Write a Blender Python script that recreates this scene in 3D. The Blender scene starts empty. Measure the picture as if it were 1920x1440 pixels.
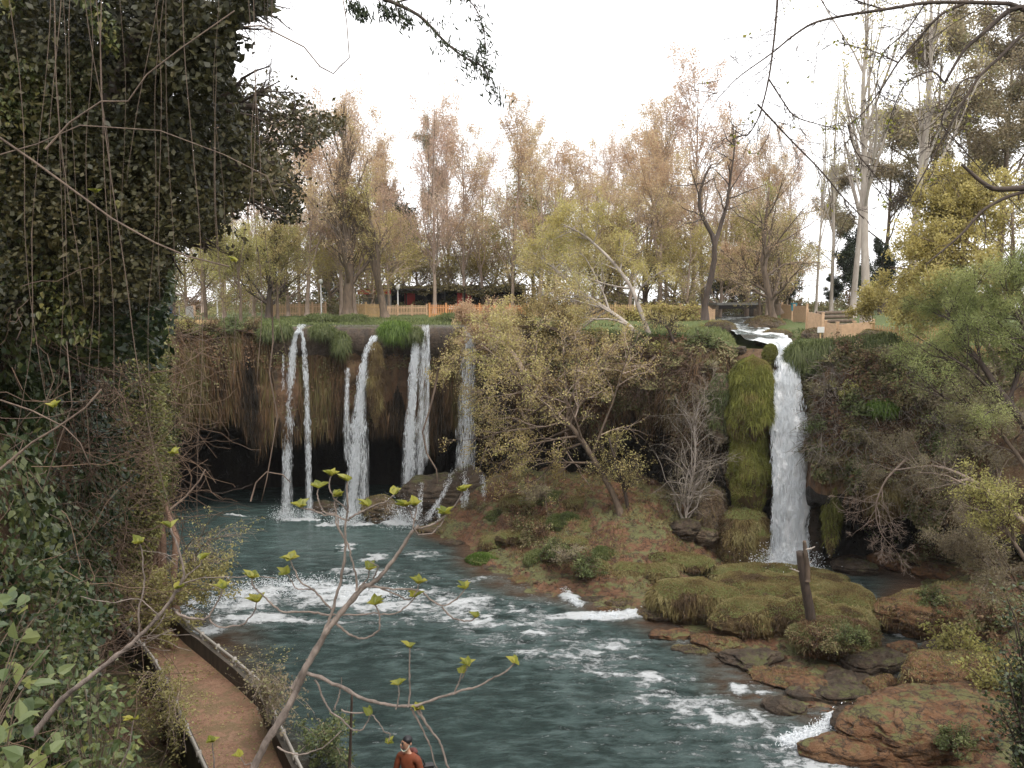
import bpy, math
import numpy as np
from math import radians, sin, cos, pi
from mathutils import Vector

# ------------------------------------------------------------------ camera, sky, sun, exposure
scn = bpy.context.scene
COL = scn.collection
EYE = np.array([0.0, 0.0, 16.3])
PITCH = math.atan(180 / 1600)
cam_d = bpy.data.cameras.new("camera")
cam_d.sensor_fit = 'HORIZONTAL'; cam_d.sensor_width = 36; cam_d.lens = 30.0
cam_d.clip_start = 0.1; cam_d.clip_end = 5000
cam = bpy.data.objects.new("camera", cam_d); COL.objects.link(cam)
cam.location = EYE; cam.rotation_euler = (pi / 2 - PITCH, 0, 0)
scn.camera = cam

SUN_EL, SUN_AZ = radians(58), radians(150)      # azimuth clockwise from +Y
w = bpy.data.worlds.new("World"); scn.world = w; w.use_nodes = True
nt = w.node_tree; nt.nodes.clear()
o_ = nt.nodes.new('ShaderNodeOutputWorld'); bg = nt.nodes.new('ShaderNodeBackground')
sky = nt.nodes.new('ShaderNodeTexSky'); sky.sky_type = 'NISHITA'; sky.sun_disc = False
sky.sun_elevation = SUN_EL; sky.sun_rotation = SUN_AZ; sky.air_density = 1.0; sky.dust_density = 4.0
tcw = nt.nodes.new('ShaderNodeTexCoord'); nz = nt.nodes.new('ShaderNodeTexNoise')
nz.inputs['Scale'].default_value = 2.2; nz.inputs['Detail'].default_value = 6
crw = nt.nodes.new('ShaderNodeValToRGB')
crw.color_ramp.elements[0].position = 0.3; crw.color_ramp.elements[0].color = (13.5, 13.4, 13.6, 1)
crw.color_ramp.elements[1].position = 0.75; crw.color_ramp.elements[1].color = (17.0, 16.9, 17.0, 1)
mxw = nt.nodes.new('ShaderNodeMix'); mxw.data_type = 'RGBA'; mxw.inputs[0].default_value = 0.9
nt.links.new(tcw.outputs['Generated'], nz.inputs['Vector']); nt.links.new(nz.outputs[0], crw.inputs[0])
nt.links.new(sky.outputs[0], mxw.inputs[6]); nt.links.new(crw.outputs[0], mxw.inputs[7])
nt.links.new(mxw.outputs[2], bg.inputs[0]); bg.inputs[1].default_value = 0.1
nt.links.new(bg.outputs[0], o_.inputs[0])

sd = bpy.data.lights.new("sun", 'SUN'); sd.energy = 1.5; sd.angle = radians(14); sd.color = (1, 0.95, 0.88)
sun = bpy.data.objects.new("sun", sd); COL.objects.link(sun); sun.location = (20, -20, 60)
sdir = Vector((sin(SUN_AZ) * cos(SUN_EL), cos(SUN_AZ) * cos(SUN_EL), sin(SUN_EL)))
sun.rotation_euler = (-sdir).to_track_quat('-Z', 'Y').to_euler()

vs = scn.view_settings
vs.view_transform = 'Standard'; vs.look = 'None'; vs.gamma = 1; vs.exposure = 0.6
scn.cycles.use_denoising = True
scn.cycles.max_bounces = 5; scn.cycles.diffuse_bounces = 3; scn.cycles.glossy_bounces = 2
scn.cycles.transmission_bounces = 3; scn.cycles.transparent_max_bounces = 8; scn.cycles.volume_bounces = 0
scn.cycles.caustics_reflective = False; scn.cycles.caustics_refractive = False
scn.cycles.sample_clamp_indirect = 4

# ------------------------------------------------------------------ maths helpers
FPX = 1600.0
cP, sP = cos(PITCH), sin(PITCH)
def ray(px, py):
    px, py = np.broadcast_arrays(np.asarray(px, float), np.asarray(py, float))
    u = (px - 960) / FPX; v = (720 - py) / FPX
    return np.stack([u, cP + v * sP, -sP + v * cP], -1)
def at(px, py, Y):
    d = ray(px, py); return EYE + d * (np.asarray(Y, float) / d[..., 1])[..., None]
def onz(px, py, z):
    d = ray(px, py); return EYE + d * ((np.asarray(z, float) - EYE[2]) / d[..., 2])[..., None]
def norm(a): return a / np.maximum(np.linalg.norm(a, axis=-1, keepdims=True), 1e-9)
def RNG(s): return np.random.default_rng(s)
def smooth(t): t = np.clip(t, 0, 1); return t * t * (3 - 2 * t)

def vnoise(P, seed=0):
    P = np.asarray(P, float); i = np.floor(P).astype(np.int64); f = P - i; f = f * f * (3 - 2 * f)
    def h(a, b, c):
        n = (a * 73856093) ^ (b * 19349663) ^ (c * 83492791) ^ (seed * 2654435761)
        n = (n ^ (n >> 13)) * 1274126177 & 0x7fffffff
        n = (n ^ (n >> 16)) & 0xffff
        return n / 65535.0
    x, y, z = i[..., 0], i[..., 1], i[..., 2]; r = 0
    for dx in (0, 1):
        for dy in (0, 1):
            for dz in (0, 1):
                wt = (f[..., 0] if dx else 1 - f[..., 0]) * (f[..., 1] if dy else 1 - f[..., 1]) * (f[..., 2] if dz else 1 - f[..., 2])
                r = r + wt * h(x + dx, y + dy, z + dz)
    return r
def fbm(P, oct=4, seed=0, gain=.5):
    P = np.asarray(P, float); a, s, t = 1.0, 0, 0
    for k in range(oct):
        s = s + a * (vnoise(P * 2 ** k + 17.3 * k, seed + k) - .5) * 2; t += a; a *= gain
    return s / t
def X3(x, y, z): return np.stack(np.broadcast_arrays(np.asarray(x, float), np.asarray(y, float), np.asarray(z, float)), -1)

# ------------------------------------------------------------------ mesh builder
class MB:
    def __init__(s): s.V = []; s.F3 = []; s.F4 = []; s.a3 = []; s.a4 = []; s.n = 0
    def add(s, V, F, a=0.5):
        V = np.asarray(V, float).reshape(-1, 3); F = np.asarray(F, np.int64)
        a = np.broadcast_to(np.asarray(a, float), (len(F),))
        if F.shape[1] == 3: s.F3.append(F + s.n); s.a3.append(a)
        else: s.F4.append(F + s.n); s.a4.append(a)
        s.V.append(V); s.n += len(V); return s
    def box(s, c, d, rz=0, a=.5, ry=0):
        q = np.array([[x, y, z] for x in (-.5, .5) for y in (-.5, .5) for z in (-.5, .5)]) * np.asarray(d, float)
        if ry: q = q @ np.array([[cos(ry), 0, -sin(ry)], [0, 1, 0], [sin(ry), 0, cos(ry)]])
        R = np.array([[cos(rz), sin(rz), 0], [-sin(rz), cos(rz), 0], [0, 0, 1]])
        return s.add(q @ R + np.asarray(c, float), [[0, 1, 3, 2], [4, 6, 7, 5], [0, 4, 5, 1], [2, 3, 7, 6], [0, 2, 6, 4], [1, 5, 7, 3]], a)
    def bar(s, p, q, wd, ht, a=.5):
        p = np.asarray(p, float); q = np.asarray(q, float); t = norm(q - p); sd_ = norm(np.cross(t, [0, 0, 1.0001])); up = np.cross(sd_, t)
        V = [e + sd_ * x * wd / 2 + up * z * ht / 2 for e in (p, q) for x, z in ((-1, -1), (1, -1), (1, 1), (-1, 1))]
        return s.add(V, [[0, 3, 2, 1], [4, 5, 6, 7], [0, 1, 5, 4], [1, 2, 6, 5], [2, 3, 7, 6], [3, 0, 4, 7]], a)
    def tubes(s, P, R, sides=5, a=.5, cap=True):
        P = np.asarray(P, float); N, K, _ = P.shape
        R = np.broadcast_to(np.asarray(R, float), (N, K))
        T = np.empty_like(P); T[:, 1:-1] = P[:, 2:] - P[:, :-2]; T[:, 0] = P[:, 1] - P[:, 0]; T[:, -1] = P[:, -1] - P[:, -2]
        T = norm(T); D = np.abs(norm(P[:, -1] - P[:, 0])); ref = np.eye(3)[np.argmin(D, 1)][:, None, :]
        A = norm(np.cross(T, ref)); B = np.cross(T, A)
        th = np.arange(sides) * 2 * pi / sides
        V = P[:, :, None] + R[:, :, None, None] * (A[:, :, None] * np.cos(th)[:, None] + B[:, :, None] * np.sin(th)[:, None])
        n, k, j = np.meshgrid(np.arange(N), np.arange(K - 1), np.arange(sides), indexing='ij'); j2 = (j + 1) % sides
        f = lambda k_, j_: ((n * K + k_) * sides + j_).ravel()
        F = np.stack([f(k, j), f(k, j2), f(k + 1, j2), f(k + 1, j)], 1)
        aa = np.broadcast_to(np.asarray(a, float), (N,)); s.add(V, F, np.repeat(aa, (K - 1) * sides))
        if cap:
            base = s.n - N * K * sides; m = np.arange(N)
            for kk in (0, K - 1):
                cidx = len(m); V0 = P[:, kk]; j = np.arange(sides); s.V.append(V0)
                F = np.stack([np.repeat(s.n + m, sides), (base + (m[:, None] * K + kk) * sides + j).ravel(), (base + (m[:, None] * K + kk) * sides + (j + 1) % sides).ravel()], 1)
                s.F3.append(F); s.a3.append(np.repeat(aa, sides)); s.n += N
        return s
    def tube(s, pts, r0, r1=None, sides=8, a=.5):
        P = np.asarray(pts, float)[None]; K = P.shape[1]
        R = r0 if np.ndim(r0) else np.linspace(r0, r0 if r1 is None else r1, K)
        return s.tubes(P, np.asarray(R)[None], sides, a)
    def leaves(s, C, L, W=None, N=None, D=None, rng=None, a=None, jit=.5, fold=.25, big=False):
        C = np.asarray(C, float).reshape(-1, 3); n = len(C); rng = rng or RNG(1)
        L = np.broadcast_to(np.asarray(L, float), (n,))[:, None]; W = L * .6 if W is None else np.broadcast_to(np.asarray(W, float), (n,))[:, None]
        Nv = norm(rng.normal(size=(n, 3))) if N is None else norm(np.broadcast_to(N, (n, 3)) + jit * rng.normal(size=(n, 3)))
        Dv = rng.normal(size=(n, 3)) if D is None else np.broadcast_to(D, (n, 3)) + .5 * jit * rng.normal(size=(n, 3))
        Dv = norm(Dv - (Dv * Nv).sum(-1, keepdims=True) * Nv); B = np.cross(Nv, Dv)
        a = rng.random(n) if a is None else np.broadcast_to(a, (n,))
        i = np.arange(n)[:, None]
        if big:
            h = fold * W
            V = np.stack([C, C + Dv * L * .18 + B * W * .5 + Nv * h * .5, C + Dv * L * .55 + B * W * .42 + Nv * h * .45, C + Dv * L - Nv * h * .4,
                          C + Dv * L * .55 - B * W * .42 + Nv * h * .45, C + Dv * L * .18 - B * W * .5 + Nv * h * .5], 1)
            s.add(V, np.concatenate([i * 6 + [0, 3, 2, 1], i * 6 + [0, 5, 4, 3]]), np.concatenate([a, a]))
        else:
            V = np.stack([C - Dv * L / 2, C + B * W / 2, C + Dv * L / 2, C - B * W / 2], 1)
            s.add(V, i * 4 + [0, 1, 2, 3], a)
        return s
    def blades(s, P, D, L, W, rng, a=None, droop=.3):
        n = len(P); L = np.broadcast_to(L, (n,))[:, None]; W = np.broadcast_to(W, (n,))[:, None]
        B = norm(np.cross(D, rng.normal(size=(n, 3)))); D = norm(D)
        mid = P + D * L * .6; tip = P + D * L + [0, 0, -1] * L * droop
        V = np.stack([P - B * W / 2, P + B * W / 2, mid + B * W * .35, mid - B * W * .35, tip], 1); i = np.arange(n)[:, None]
        a = rng.random(n) if a is None else a
        s.add(V, i * 5 + [0, 1, 2, 3], a)
        s.F3.append(i * 5 + [3, 2, 4] + s.n - n * 5); s.a3.append(np.broadcast_to(a, (n,))); return s
    def drops(s, P, D, L, W, rng):
        n = len(P); D = norm(D); L = np.broadcast_to(L, (n,))[:, None]; W = np.broadcast_to(W, (n,))[:, None]
        A = norm(np.cross(D, rng.normal(size=(n, 3)))); B = np.cross(D, A)
        V = [P - D * L / 2]
        for k in range(3): V.append(P + W / 2 * (A * cos(2.094 * k) + B * sin(2.094 * k)))
        V.append(P + D * L / 2); V = np.stack(V, 1); i = np.arange(n)[:, None]
        F = np.concatenate([i * 5 + q for q in ([0, 2, 1], [0, 3, 2], [0, 1, 3], [4, 1, 2], [4, 2, 3], [4, 3, 1])])
        return s.add(V, F, np.tile(rng.random(n), 6))
    def grid(s, G, a=.5, wrap=False):
        G = np.asarray(G, float); m, n, _ = G.shape
        i, j = np.meshgrid(np.arange(m - 1), np.arange(n if wrap else n - 1), indexing='ij'); j2 = (j + 1) % n
        F = np.stack([(i * n + j).ravel(), (i * n + j2).ravel(), ((i + 1) * n + j2).ravel(), ((i + 1) * n + j).ravel()], 1)
        return s.add(G, F, a)
    def build(s, name, mat, smooth_=False, origin=None, vattr=None):
        V = np.concatenate(s.V) if s.V else np.zeros((0, 3))
        if origin is not None: V = V - np.asarray(origin)
        me = bpy.data.meshes.new(name)
        me.vertices.add(len(V)); me.vertices.foreach_set("co", V.astype(np.float32).ravel())
        loops, starts, tot, at_ = [], [], 0, []
        for Fs, As, k in ((s.F3, s.a3, 3), (s.F4, s.a4, 4)):
            if not Fs: continue
            F = np.concatenate(Fs); loops.append(F.ravel()); starts.append(tot + np.arange(len(F)) * k); tot += F.size; at_.append(np.concatenate(As))
        if tot:
            lp = np.concatenate(loops); st = np.concatenate(starts)
            me.loops.add(len(lp)); me.loops.foreach_set("vertex_index", lp.astype(np.int32))
            me.polygons.add(len(st)); me.polygons.foreach_set("loop_start", st.astype(np.int32))
            me.update(calc_edges=True)
            t = me.attributes.new("v", 'FLOAT', 'FACE'); t.data.foreach_set("value", np.concatenate(at_).astype(np.float32))
            me.polygons.foreach_set("use_smooth", np.full(len(st), smooth_))
        if vattr:
            for kx, vx in vattr.items():
                t = me.attributes.new(kx, 'FLOAT', 'POINT'); t.data.foreach_set("value", np.asarray(vx, np.float32).ravel())
        if mat: me.materials.append(mat)
        ob = bpy.data.objects.new(name, me); COL.objects.link(ob)
        if origin is not None: ob.location = origin
        return ob

def tag(o, label=None, cat=None, group=None, kind=None):
    if label: o['label'] = label
    if cat: o['category'] = cat
    if group: o['group'] = group
    if kind: o['kind'] = kind
    return o
class Thing:
    def __init__(s, name, label, cat, loc, group=None):
        s.o = bpy.data.objects.new(name, None); COL.objects.link(s.o); s.o.location = loc; s.loc = np.asarray(loc, float)
        s.o.empty_display_size = .3
        tag(s.o, label, cat, group)
    def part(s, name, mb, mat, smooth_=False, parent=None, label=None):
        ob = mb.build(name, mat, smooth_, origin=s.loc); ob.location = (0, 0, 0); ob.parent = parent or s.o
        if label: ob['label'] = label
        return ob
def struct(name, mb, mat, smooth_=True, vattr=None):
    return tag(mb.build(name, mat, smooth_, vattr=vattr), kind='structure')
def stuff(name, label, mb, mat, smooth_=False):
    return tag(mb.build(name, mat, smooth_), label, None, None, 'stuff')
def copy_thing(root, loc, rz=0, sc=1, label=None, group=None):
    r = root.copy(); COL.objects.link(r); r.location = loc; r.rotation_euler = (0, 0, rz)
    r.scale = (sc, sc, sc) if np.ndim(sc) == 0 else sc
    if label: r['label'] = label
    if group: r['group'] = group
    for ch in list(root.children):
        c = ch.copy(); COL.objects.link(c); c.parent = r
        for g in ch.children:
            d = g.copy(); COL.objects.link(d); d.parent = c
    return r

# ------------------------------------------------------------------ materials
def newmat(name):
    m = bpy.data.materials.new(name); m.use_nodes = True; nt = m.node_tree; nt.nodes.clear()
    out = nt.nodes.new('ShaderNodeOutputMaterial'); p = nt.nodes.new('ShaderNodeBsdfPrincipled')
    nt.links.new(p.outputs[0], out.inputs[0]); return m, nt, p, out
def ramp(nt, stops, fac):
    r = nt.nodes.new('ShaderNodeValToRGB'); e = r.color_ramp.elements
    while len(e) < len(stops): e.new(.5)
    for i, (p, c) in enumerate(stops): e[i].position = p; e[i].color = (*c, 1)
    nt.links.new(fac, r.inputs[0]); return r.outputs[0]
def noise(nt, vec, scale, detail=5, rough=.6):
    n = nt.nodes.new('ShaderNodeTexNoise'); n.inputs['Scale'].default_value = scale; n.inputs['Detail'].default_value = detail
    n.inputs['Roughness'].default_value = rough; nt.links.new(vec, n.inputs['Vector']); return n.outputs[0]
def mapping(nt, sc=(1, 1, 1)):
    tc = nt.nodes.new('ShaderNodeTexCoord'); m = nt.nodes.new('ShaderNodeMapping'); m.inputs['Scale'].default_value = sc
    nt.links.new(tc.outputs['Object'], m.inputs[0]); return m.outputs[0]
def attr(nt, name):
    a = nt.nodes.new('ShaderNodeAttribute'); a.attribute_name = name; return a.outputs['Fac']
def mth(nt, op, a, b=None, clamp=False):
    n = nt.nodes.new('ShaderNodeMath'); n.operation = op; n.use_clamp = clamp
    for i, x in enumerate((a, b)):
        if x is None: continue
        if isinstance(x, (int, float)): n.inputs[i].default_value = x
        else: nt.links.new(x, n.inputs[i])
    return n.outputs[0]
def mix(nt, f, a, b):
    n = nt.nodes.new('ShaderNodeMix'); n.data_type = 'RGBA'
    for i, x in ((0, f), (6, a), (7, b)):
        if isinstance(x, (int, float)): n.inputs[i].default_value = x
        elif isinstance(x, tuple): n.inputs[i].default_value = (*x, 1)
        else: nt.links.new(x, n.inputs[i])
    return n.outputs[2]
def bump(nt, p, h, strength=.5, dist=.1):
    b = nt.nodes.new('ShaderNodeBump'); b.inputs['Strength'].default_value = strength; b.inputs['Distance'].default_value = dist
    nt.links.new(h, b.inputs['Height']); nt.links.new(b.outputs[0], p.inputs['Normal'])
def maprange(nt, v, a, b):
    n = nt.nodes.new('ShaderNodeMapRange'); n.inputs[1].default_value = a; n.inputs[2].default_value = b; nt.links.new(v, n.inputs[0]); return n.outputs[0]

def leafmat(name, cols, trans=.35, rough=.55):
    m, nt, p, out = newmat(name); k = len(cols)
    c = ramp(nt, [(i / max(k - 1, 1), x) for i, x in enumerate(cols)], attr(nt, 'v'))
    nt.links.new(c, p.inputs['Base Color']); p.inputs['Roughness'].default_value = rough; p.inputs['Specular IOR Level'].default_value = .35
    if trans:
        t = nt.nodes.new('ShaderNodeBsdfTranslucent'); mx = nt.nodes.new('ShaderNodeMixShader'); mx.inputs[0].default_value = trans
        nt.links.new(c, t.inputs[0]); nt.links.new(p.outputs[0], mx.inputs[1]); nt.links.new(t.outputs[0], mx.inputs[2]); nt.links.new(mx.outputs[0], out.inputs[0])
    return m
def barkmat(name, a, b, scale=6, stretch=.25, rough=.85):
    m, nt, p, out = newmat(name); v = mapping(nt, (1, 1, stretch)); n = noise(nt, v, scale, 6, .7)
    c = ramp(nt, [(.3, a), (.7, b)], n); nt.links.new(c, p.inputs['Base Color']); p.inputs['Roughness'].default_value = rough
    bump(nt, p, n, .6, .03); return m
def plain(name, col, rough=.6, var=.25, scale=12, spec=.4):
    m, nt, p, out = newmat(name); n = noise(nt, mapping(nt), scale, 4)
    d = tuple(x * (1 - var) for x in col); nt.links.new(ramp(nt, [(.3, d), (.7, col)], n), p.inputs['Base Color'])
    p.inputs['Roughness'].default_value = rough; p.inputs['Specular IOR Level'].default_value = spec; return m

def rockmat(name, dark, rust, pale, moss, mossamt=.5, streak=.22, wet=.45):
    """stone with vertical mineral streaks; moss grows on what faces up"""
    m, nt, p, out = newmat(name)
    v = mapping(nt, (1, 1, streak)); n1 = noise(nt, v, .9, 6, .65); n2 = noise(nt, mapping(nt), 3.5, 6, .7); n3 = noise(nt, mapping(nt, (1, 1, .12)), 5, 4, .6)
    c = ramp(nt, [(.32, dark), (.48, rust), (.66, pale)], n1)
    c = mix(nt, maprange(nt, n3, .5, .75), c, tuple(x * .35 for x in dark))
    c = mix(nt, .35, c, ramp(nt, [(.3, dark), (.7, pale)], n2))
    g = nt.nodes.new('ShaderNodeNewGeometry'); sx = nt.nodes.new('ShaderNodeSeparateXYZ'); nt.links.new(g.outputs['Normal'], sx.inputs[0])
    f = mth(nt, 'ADD', sx.outputs[2], mth(nt, 'MULTIPLY', mth(nt, 'SUBTRACT', n2, .5), 2.2))
    f = mth(nt, 'ADD', f, mth(nt, 'MULTIPLY', mth(nt, 'SUBTRACT', noise(nt, mapping(nt), .55, 3), .5), 2.5))
    f = maprange(nt, f, 1 - mossamt, 1.25 - mossamt)
    mc = mix(nt, n2, moss, tuple(x * 1.9 for x in moss)); c = mix(nt, f, c, mc)
    nt.links.new(c, p.inputs['Base Color'])
    rr = ramp(nt, [(.3, (wet,) * 3), (.7, (.9,) * 3)], n2); nt.links.new(rr, p.inputs['Roughness'])
    p.inputs['Specular IOR Level'].default_value = .4
    h = mth(nt, 'ADD', mth(nt, 'ADD', n2, noise(nt, mapping(nt), 14, 5, .7)), n1); bump(nt, p, h, .9, .12); return m

M = {}
M['cliff'] = rockmat('cliff_rock', (.03, .024, .018), (.15, .07, .032), (.22, .15, .08), (.07, .075, .02), .42)
M['wet_rock'] = rockmat('wet_rock', (.022, .018, .014), (.075, .048, .03), (.14, .105, .07), (.06, .06, .02), .12, .4, .18)
M['cave'] = rockmat('shade_toned_cave_rock', (.008, .008, .008), (.022, .016, .012), (.04, .032, .024), (.03, .03, .012), .02, .25, .2)  # wet rock, near-black so its colour also carries the shade of the recess
M['bed'] = rockmat('bank_earth', (.07, .035, .02), (.20, .09, .045), (.27, .15, .085), (.10, .10, .04), .25, 1, .3)
M['boulder'] = rockmat('boulder_stone', (.06, .05, .035), (.16, .10, .06), (.24, .19, .13), (.06, .06, .02), .3, .6, .2)
M['tufa'] = rockmat('tufa_stone', (.05, .026, .015), (.19, .085, .035), (.26, .15, .075), (.09, .085, .03), .13, 1.6, .2)
M['mossrock'] = rockmat('moss_rock', (.05, .032, .018), (.12, .07, .03), (.17, .13, .05), (.09, .10, .028), .75, .5, .5)
M['ground'] = rockmat('ground_earth', (.10, .065, .04), (.20, .13, .08), (.26, .19, .12), (.07, .09, .025), .65, 1, .8)
M['path'] = rockmat('path_earth', (.24, .13, .08), (.36, .205, .13), (.42, .26, .17), (.16, .11, .06), .1, 1, .9)
M['wallstone'] = barkmat('wall_concrete', (.035, .03, .025), (.12, .10, .075), 2.5, .3)
M['pipe'] = plain('pipe_paint', (.36, .33, .29), .45, .3, 20)
M['rust'] = plain('dark_post', (.06, .04, .03), .7)
M['fence'] = plain('fence_wood', (.60, .40, .25), .7, .25, 5)
M['fence_orange'] = plain('fence_orange_wood', (.62, .29, .12), .6, .25, 5)
M['fence_pale'] = plain('fence_pale_wood', (.6, .40, .2), .75, .3, 5)
M['white'] = plain('white_paint', (.72, .71, .68), .5, .15)
M['grey'] = plain('grey_stone', (.3, .29, .27), .8, .3, 4)
M['red'] = plain('red_fabric', (.42, .045, .04), .7, .2)
M['dark'] = plain('dark_timber', (.03, .022, .018), .7, .3)
M['roofvine'] = leafmat('vine_roof_leaf', [(.05, .045, .02), (.16, .13, .06), (.20, .17, .07)], .2)
M['teal'] = plain('teal_plastic', (.02, .16, .2), .5, .2)
M['blue'] = plain('blue_cloth', (.07, .12, .2), .8, .2)
M['bark_brown'] = barkmat('brown_bark', (.05, .035, .025), (.17, .12, .08))
M['bark_dark'] = barkmat('dark_bark', (.025, .018, .014), (.08, .055, .04))
M['bark_pale'] = barkmat('pale_bark', (.22, .18, .15), (.42, .37, .32), 3)
M['bark_tan'] = barkmat('tan_bark', (.22, .16, .12), (.40, .31, .25))
M['bark_fig'] = barkmat('fig_bark', (.055, .042, .034), (.25, .20, .165), 22, .5)
M['vine'] = barkmat('vine_bark', (.06, .04, .03), (.17, .12, .085), 20)
M['twig_grey'] = leafmat('grey_twig', [(.13, .11, .09), (.27, .23, .19)], 0, .9)
M['twig_brown'] = leafmat('brown_twig', [(.06, .04, .03), (.18, .12, .08)], 0, .9)
M['leaf_tan'] = leafmat('tan_leaf', [(.40, .26, .16), (.52, .37, .23), (.58, .45, .27), (.50, .43, .20)], .5)
M['leaf_pink'] = leafmat('pinkish_leaf', [(.42, .28, .21), (.54, .38, .29), (.58, .45, .33)], .5)
M['leaf_yg'] = leafmat('yellow_green_leaf', [(.19, .18, .06), (.32, .30, .10), (.44, .40, .14), (.27, .29, .09)], .5)
M['leaf_gold'] = leafmat('gold_leaf', [(.26, .22, .07), (.42, .35, .12), (.52, .44, .17), (.34, .33, .11)], .5)
M['leaf_mid'] = leafmat('spring_leaf', [(.24, .17, .07), (.37, .29, .12), (.47, .40, .17), (.37, .35, .12)], .4)
M['leaf_olive'] = leafmat('olive_leaf', [(.16, .13, .075), (.28, .225, .135), (.34, .27, .16), (.24, .24, .12)], .3)
M['leaf_willow'] = leafmat('willow_leaf', [(.17, .20, .07), (.28, .32, .11), (.36, .37, .15)], .5)
M['leaf_dark'] = leafmat('dark_evergreen_leaf', [(.012, .018, .01), (.03, .045, .018), (.05, .06, .025)], .2)
M['ivy'] = leafmat('ivy_leaf', [(.014, .026, .010), (.03, .05, .018), (.055, .075, .025), (.10, .11, .035), (.035, .05, .028)], .2, .38)
M['ivy_brown'] = leafmat('shade_toned_crown_leaf', [(.016, .018, .008), (.032, .032, .013), (.06, .055, .02), (.075, .06, .022)], .25, .5)  # dark leaf tones with the backlit crown's shade put into the colour
M['ivy_mid'] = leafmat('lit_toned_ivy_leaf', [(.03, .04, .012), (.065, .08, .025), (.11, .12, .035), (.15, .13, .04)], .25, .4)  # brighter copy of the ivy, the light on it painted into the colour
M['ivy_light'] = leafmat('sun_toned_ivy_leaf', [(.06, .07, .02), (.14, .15, .045), (.24, .23, .07), (.11, .09, .045)], .3, .45)  # brightest ivy copy, sunlight on the far corner painted into the leaf colour
M['leaf_fig'] = leafmat('fig_leaf', [(.13, .15, .025), (.24, .24, .035), (.32, .29, .05)], .45, .4)
M['leaf_bramble'] = leafmat('bramble_leaf', [(.05, .075, .03), (.09, .12, .045), (.14, .17, .07), (.20, .21, .06)], .35, .45)
M['leaf_pale'] = leafmat('pale_shrub_leaf', [(.20, .18, .06), (.36, .32, .12), (.46, .42, .18), (.3, .28, .1)], .45)
M['leaf_grey'] = leafmat('grey_shrub_leaf', [(.13, .10, .065), (.23, .185, .115), (.29, .255, .14), (.22, .22, .09)], .35)
M['grass'] = leafmat('grass_blade', [(.07, .09, .03), (.13, .16, .055), (.21, .23, .09)], .35)
M['grass_bright'] = leafmat('bright_grass_blade', [(.07, .12, .02), (.13, .21, .04), (.2, .28, .06)], .4)
M['moss'] = leafmat('moss_blade', [(.10, .065, .035), (.20, .145, .06), (.26, .22, .09), (.31, .27, .13)], .25, .8)
M['moss_green'] = leafmat('green_moss_blade', [(.11, .11, .025), (.18, .19, .04), (.25, .25, .06), (.24, .19, .07)], .25, .8)
M['strand'] = leafmat('hanging_root', [(.02, .015, .01), (.06, .04, .022), (.14, .08, .04), (.10, .09, .03), (.18, .13, .07)], .1, .85)
M['under'] = leafmat('undergrowth_leaf', [(.10, .06, .035), (.22, .125, .07), (.16, .14, .06), (.13, .155, .055), (.28, .21, .12), (.31, .29, .13)], .25, .7)
M['skin'] = plain('skin', (.42, .23, .15), .55, .1)
M['hair'] = plain('hair', (.012, .011, .014), .5, .3, 60)
M['jacket'] = plain('orange_jacket', (.20, .05, .018), .8, .45, 9)
M['jeans'] = plain('dark_jeans', (.03, .035, .05), .8, .2)
M['black'] = plain('black_plastic', (.015, .015, .016), .5, .2)
M['cream'] = plain('cream_cord', (.55, .52, .42), .6, .1)

for _m in ('tufa', 'bed', 'boulder', 'wet_rock'):
    nt = M[_m].node_tree; p = next(n_ for n_ in nt.nodes if n_.type == 'BSDF_PRINCIPLED'); src = p.inputs['Base Color'].links[0].from_socket
    vo = nt.nodes.new('ShaderNodeTexVoronoi'); vo.feature = 'DISTANCE_TO_EDGE'; vo.inputs['Scale'].default_value = 1.3; mp = mapping(nt, (1, 1, 2.2)); dn = nt.nodes.new('ShaderNodeTexNoise'); dn.inputs['Scale'].default_value = 2; dn.inputs['Detail'].default_value = 5; nt.links.new(mp, dn.inputs['Vector'])
    va = nt.nodes.new('ShaderNodeVectorMath'); va.operation = 'MULTIPLY_ADD'; va.inputs[1].default_value = (1.4, 1.4, 1.4); nt.links.new(dn.outputs['Color'], va.inputs[0]); nt.links.new(mp, va.inputs[2]); nt.links.new(va.outputs[0], vo.inputs['Vector'])
    ck = maprange(nt, vo.outputs['Distance'], .0, .07); nt.links.new(mix(nt, ck, (.035, .022, .014), src), p.inputs['Base Color'])

# white water
m, nt, p, out = newmat('falling_water'); p.inputs['Base Color'].default_value = (.90, .93, .95, 1); p.inputs['Roughness'].default_value = .45
t = nt.nodes.new('ShaderNodeBsdfTranslucent'); t.inputs[0].default_value = (.92, .94, .96, 1); mx = nt.nodes.new('ShaderNodeMixShader'); mx.inputs[0].default_value = .35
nt.links.new(p.outputs[0], mx.inputs[1]); nt.links.new(t.outputs[0], mx.inputs[2]); nt.links.new(mx.outputs[0], out.inputs[0]); M['fall'] = m
m, nt, p, out = newmat('water_veil'); v = mapping(nt, (5, 5, .35)); n = noise(nt, v, 2, 5, .7)
p.inputs['Base Color'].default_value = (.85, .88, .9, 1); p.inputs['Roughness'].default_value = .3
nt.links.new(mth(nt, 'MULTIPLY', maprange(nt, n, .42, .8), .35), p.inputs['Alpha']); M['veil'] = m
m, nt, p, out = newmat('rushing_water'); v = mapping(nt, (1.6, 1.6, .45)); n = noise(nt, v, 2.2, 7, .72); n2 = noise(nt, mapping(nt, (4, 4, 1.2)), 3, 6, .75)
s_ = mth(nt, 'ADD', mth(nt, 'MULTIPLY', n, .6), mth(nt, 'MULTIPLY', n2, .4))
nt.links.new(ramp(nt, [(.34, (.42, .48, .50)), (.42, (.76, .80, .82)), (.5, (.93, .94, .95))], s_), p.inputs['Base Color'])
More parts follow.
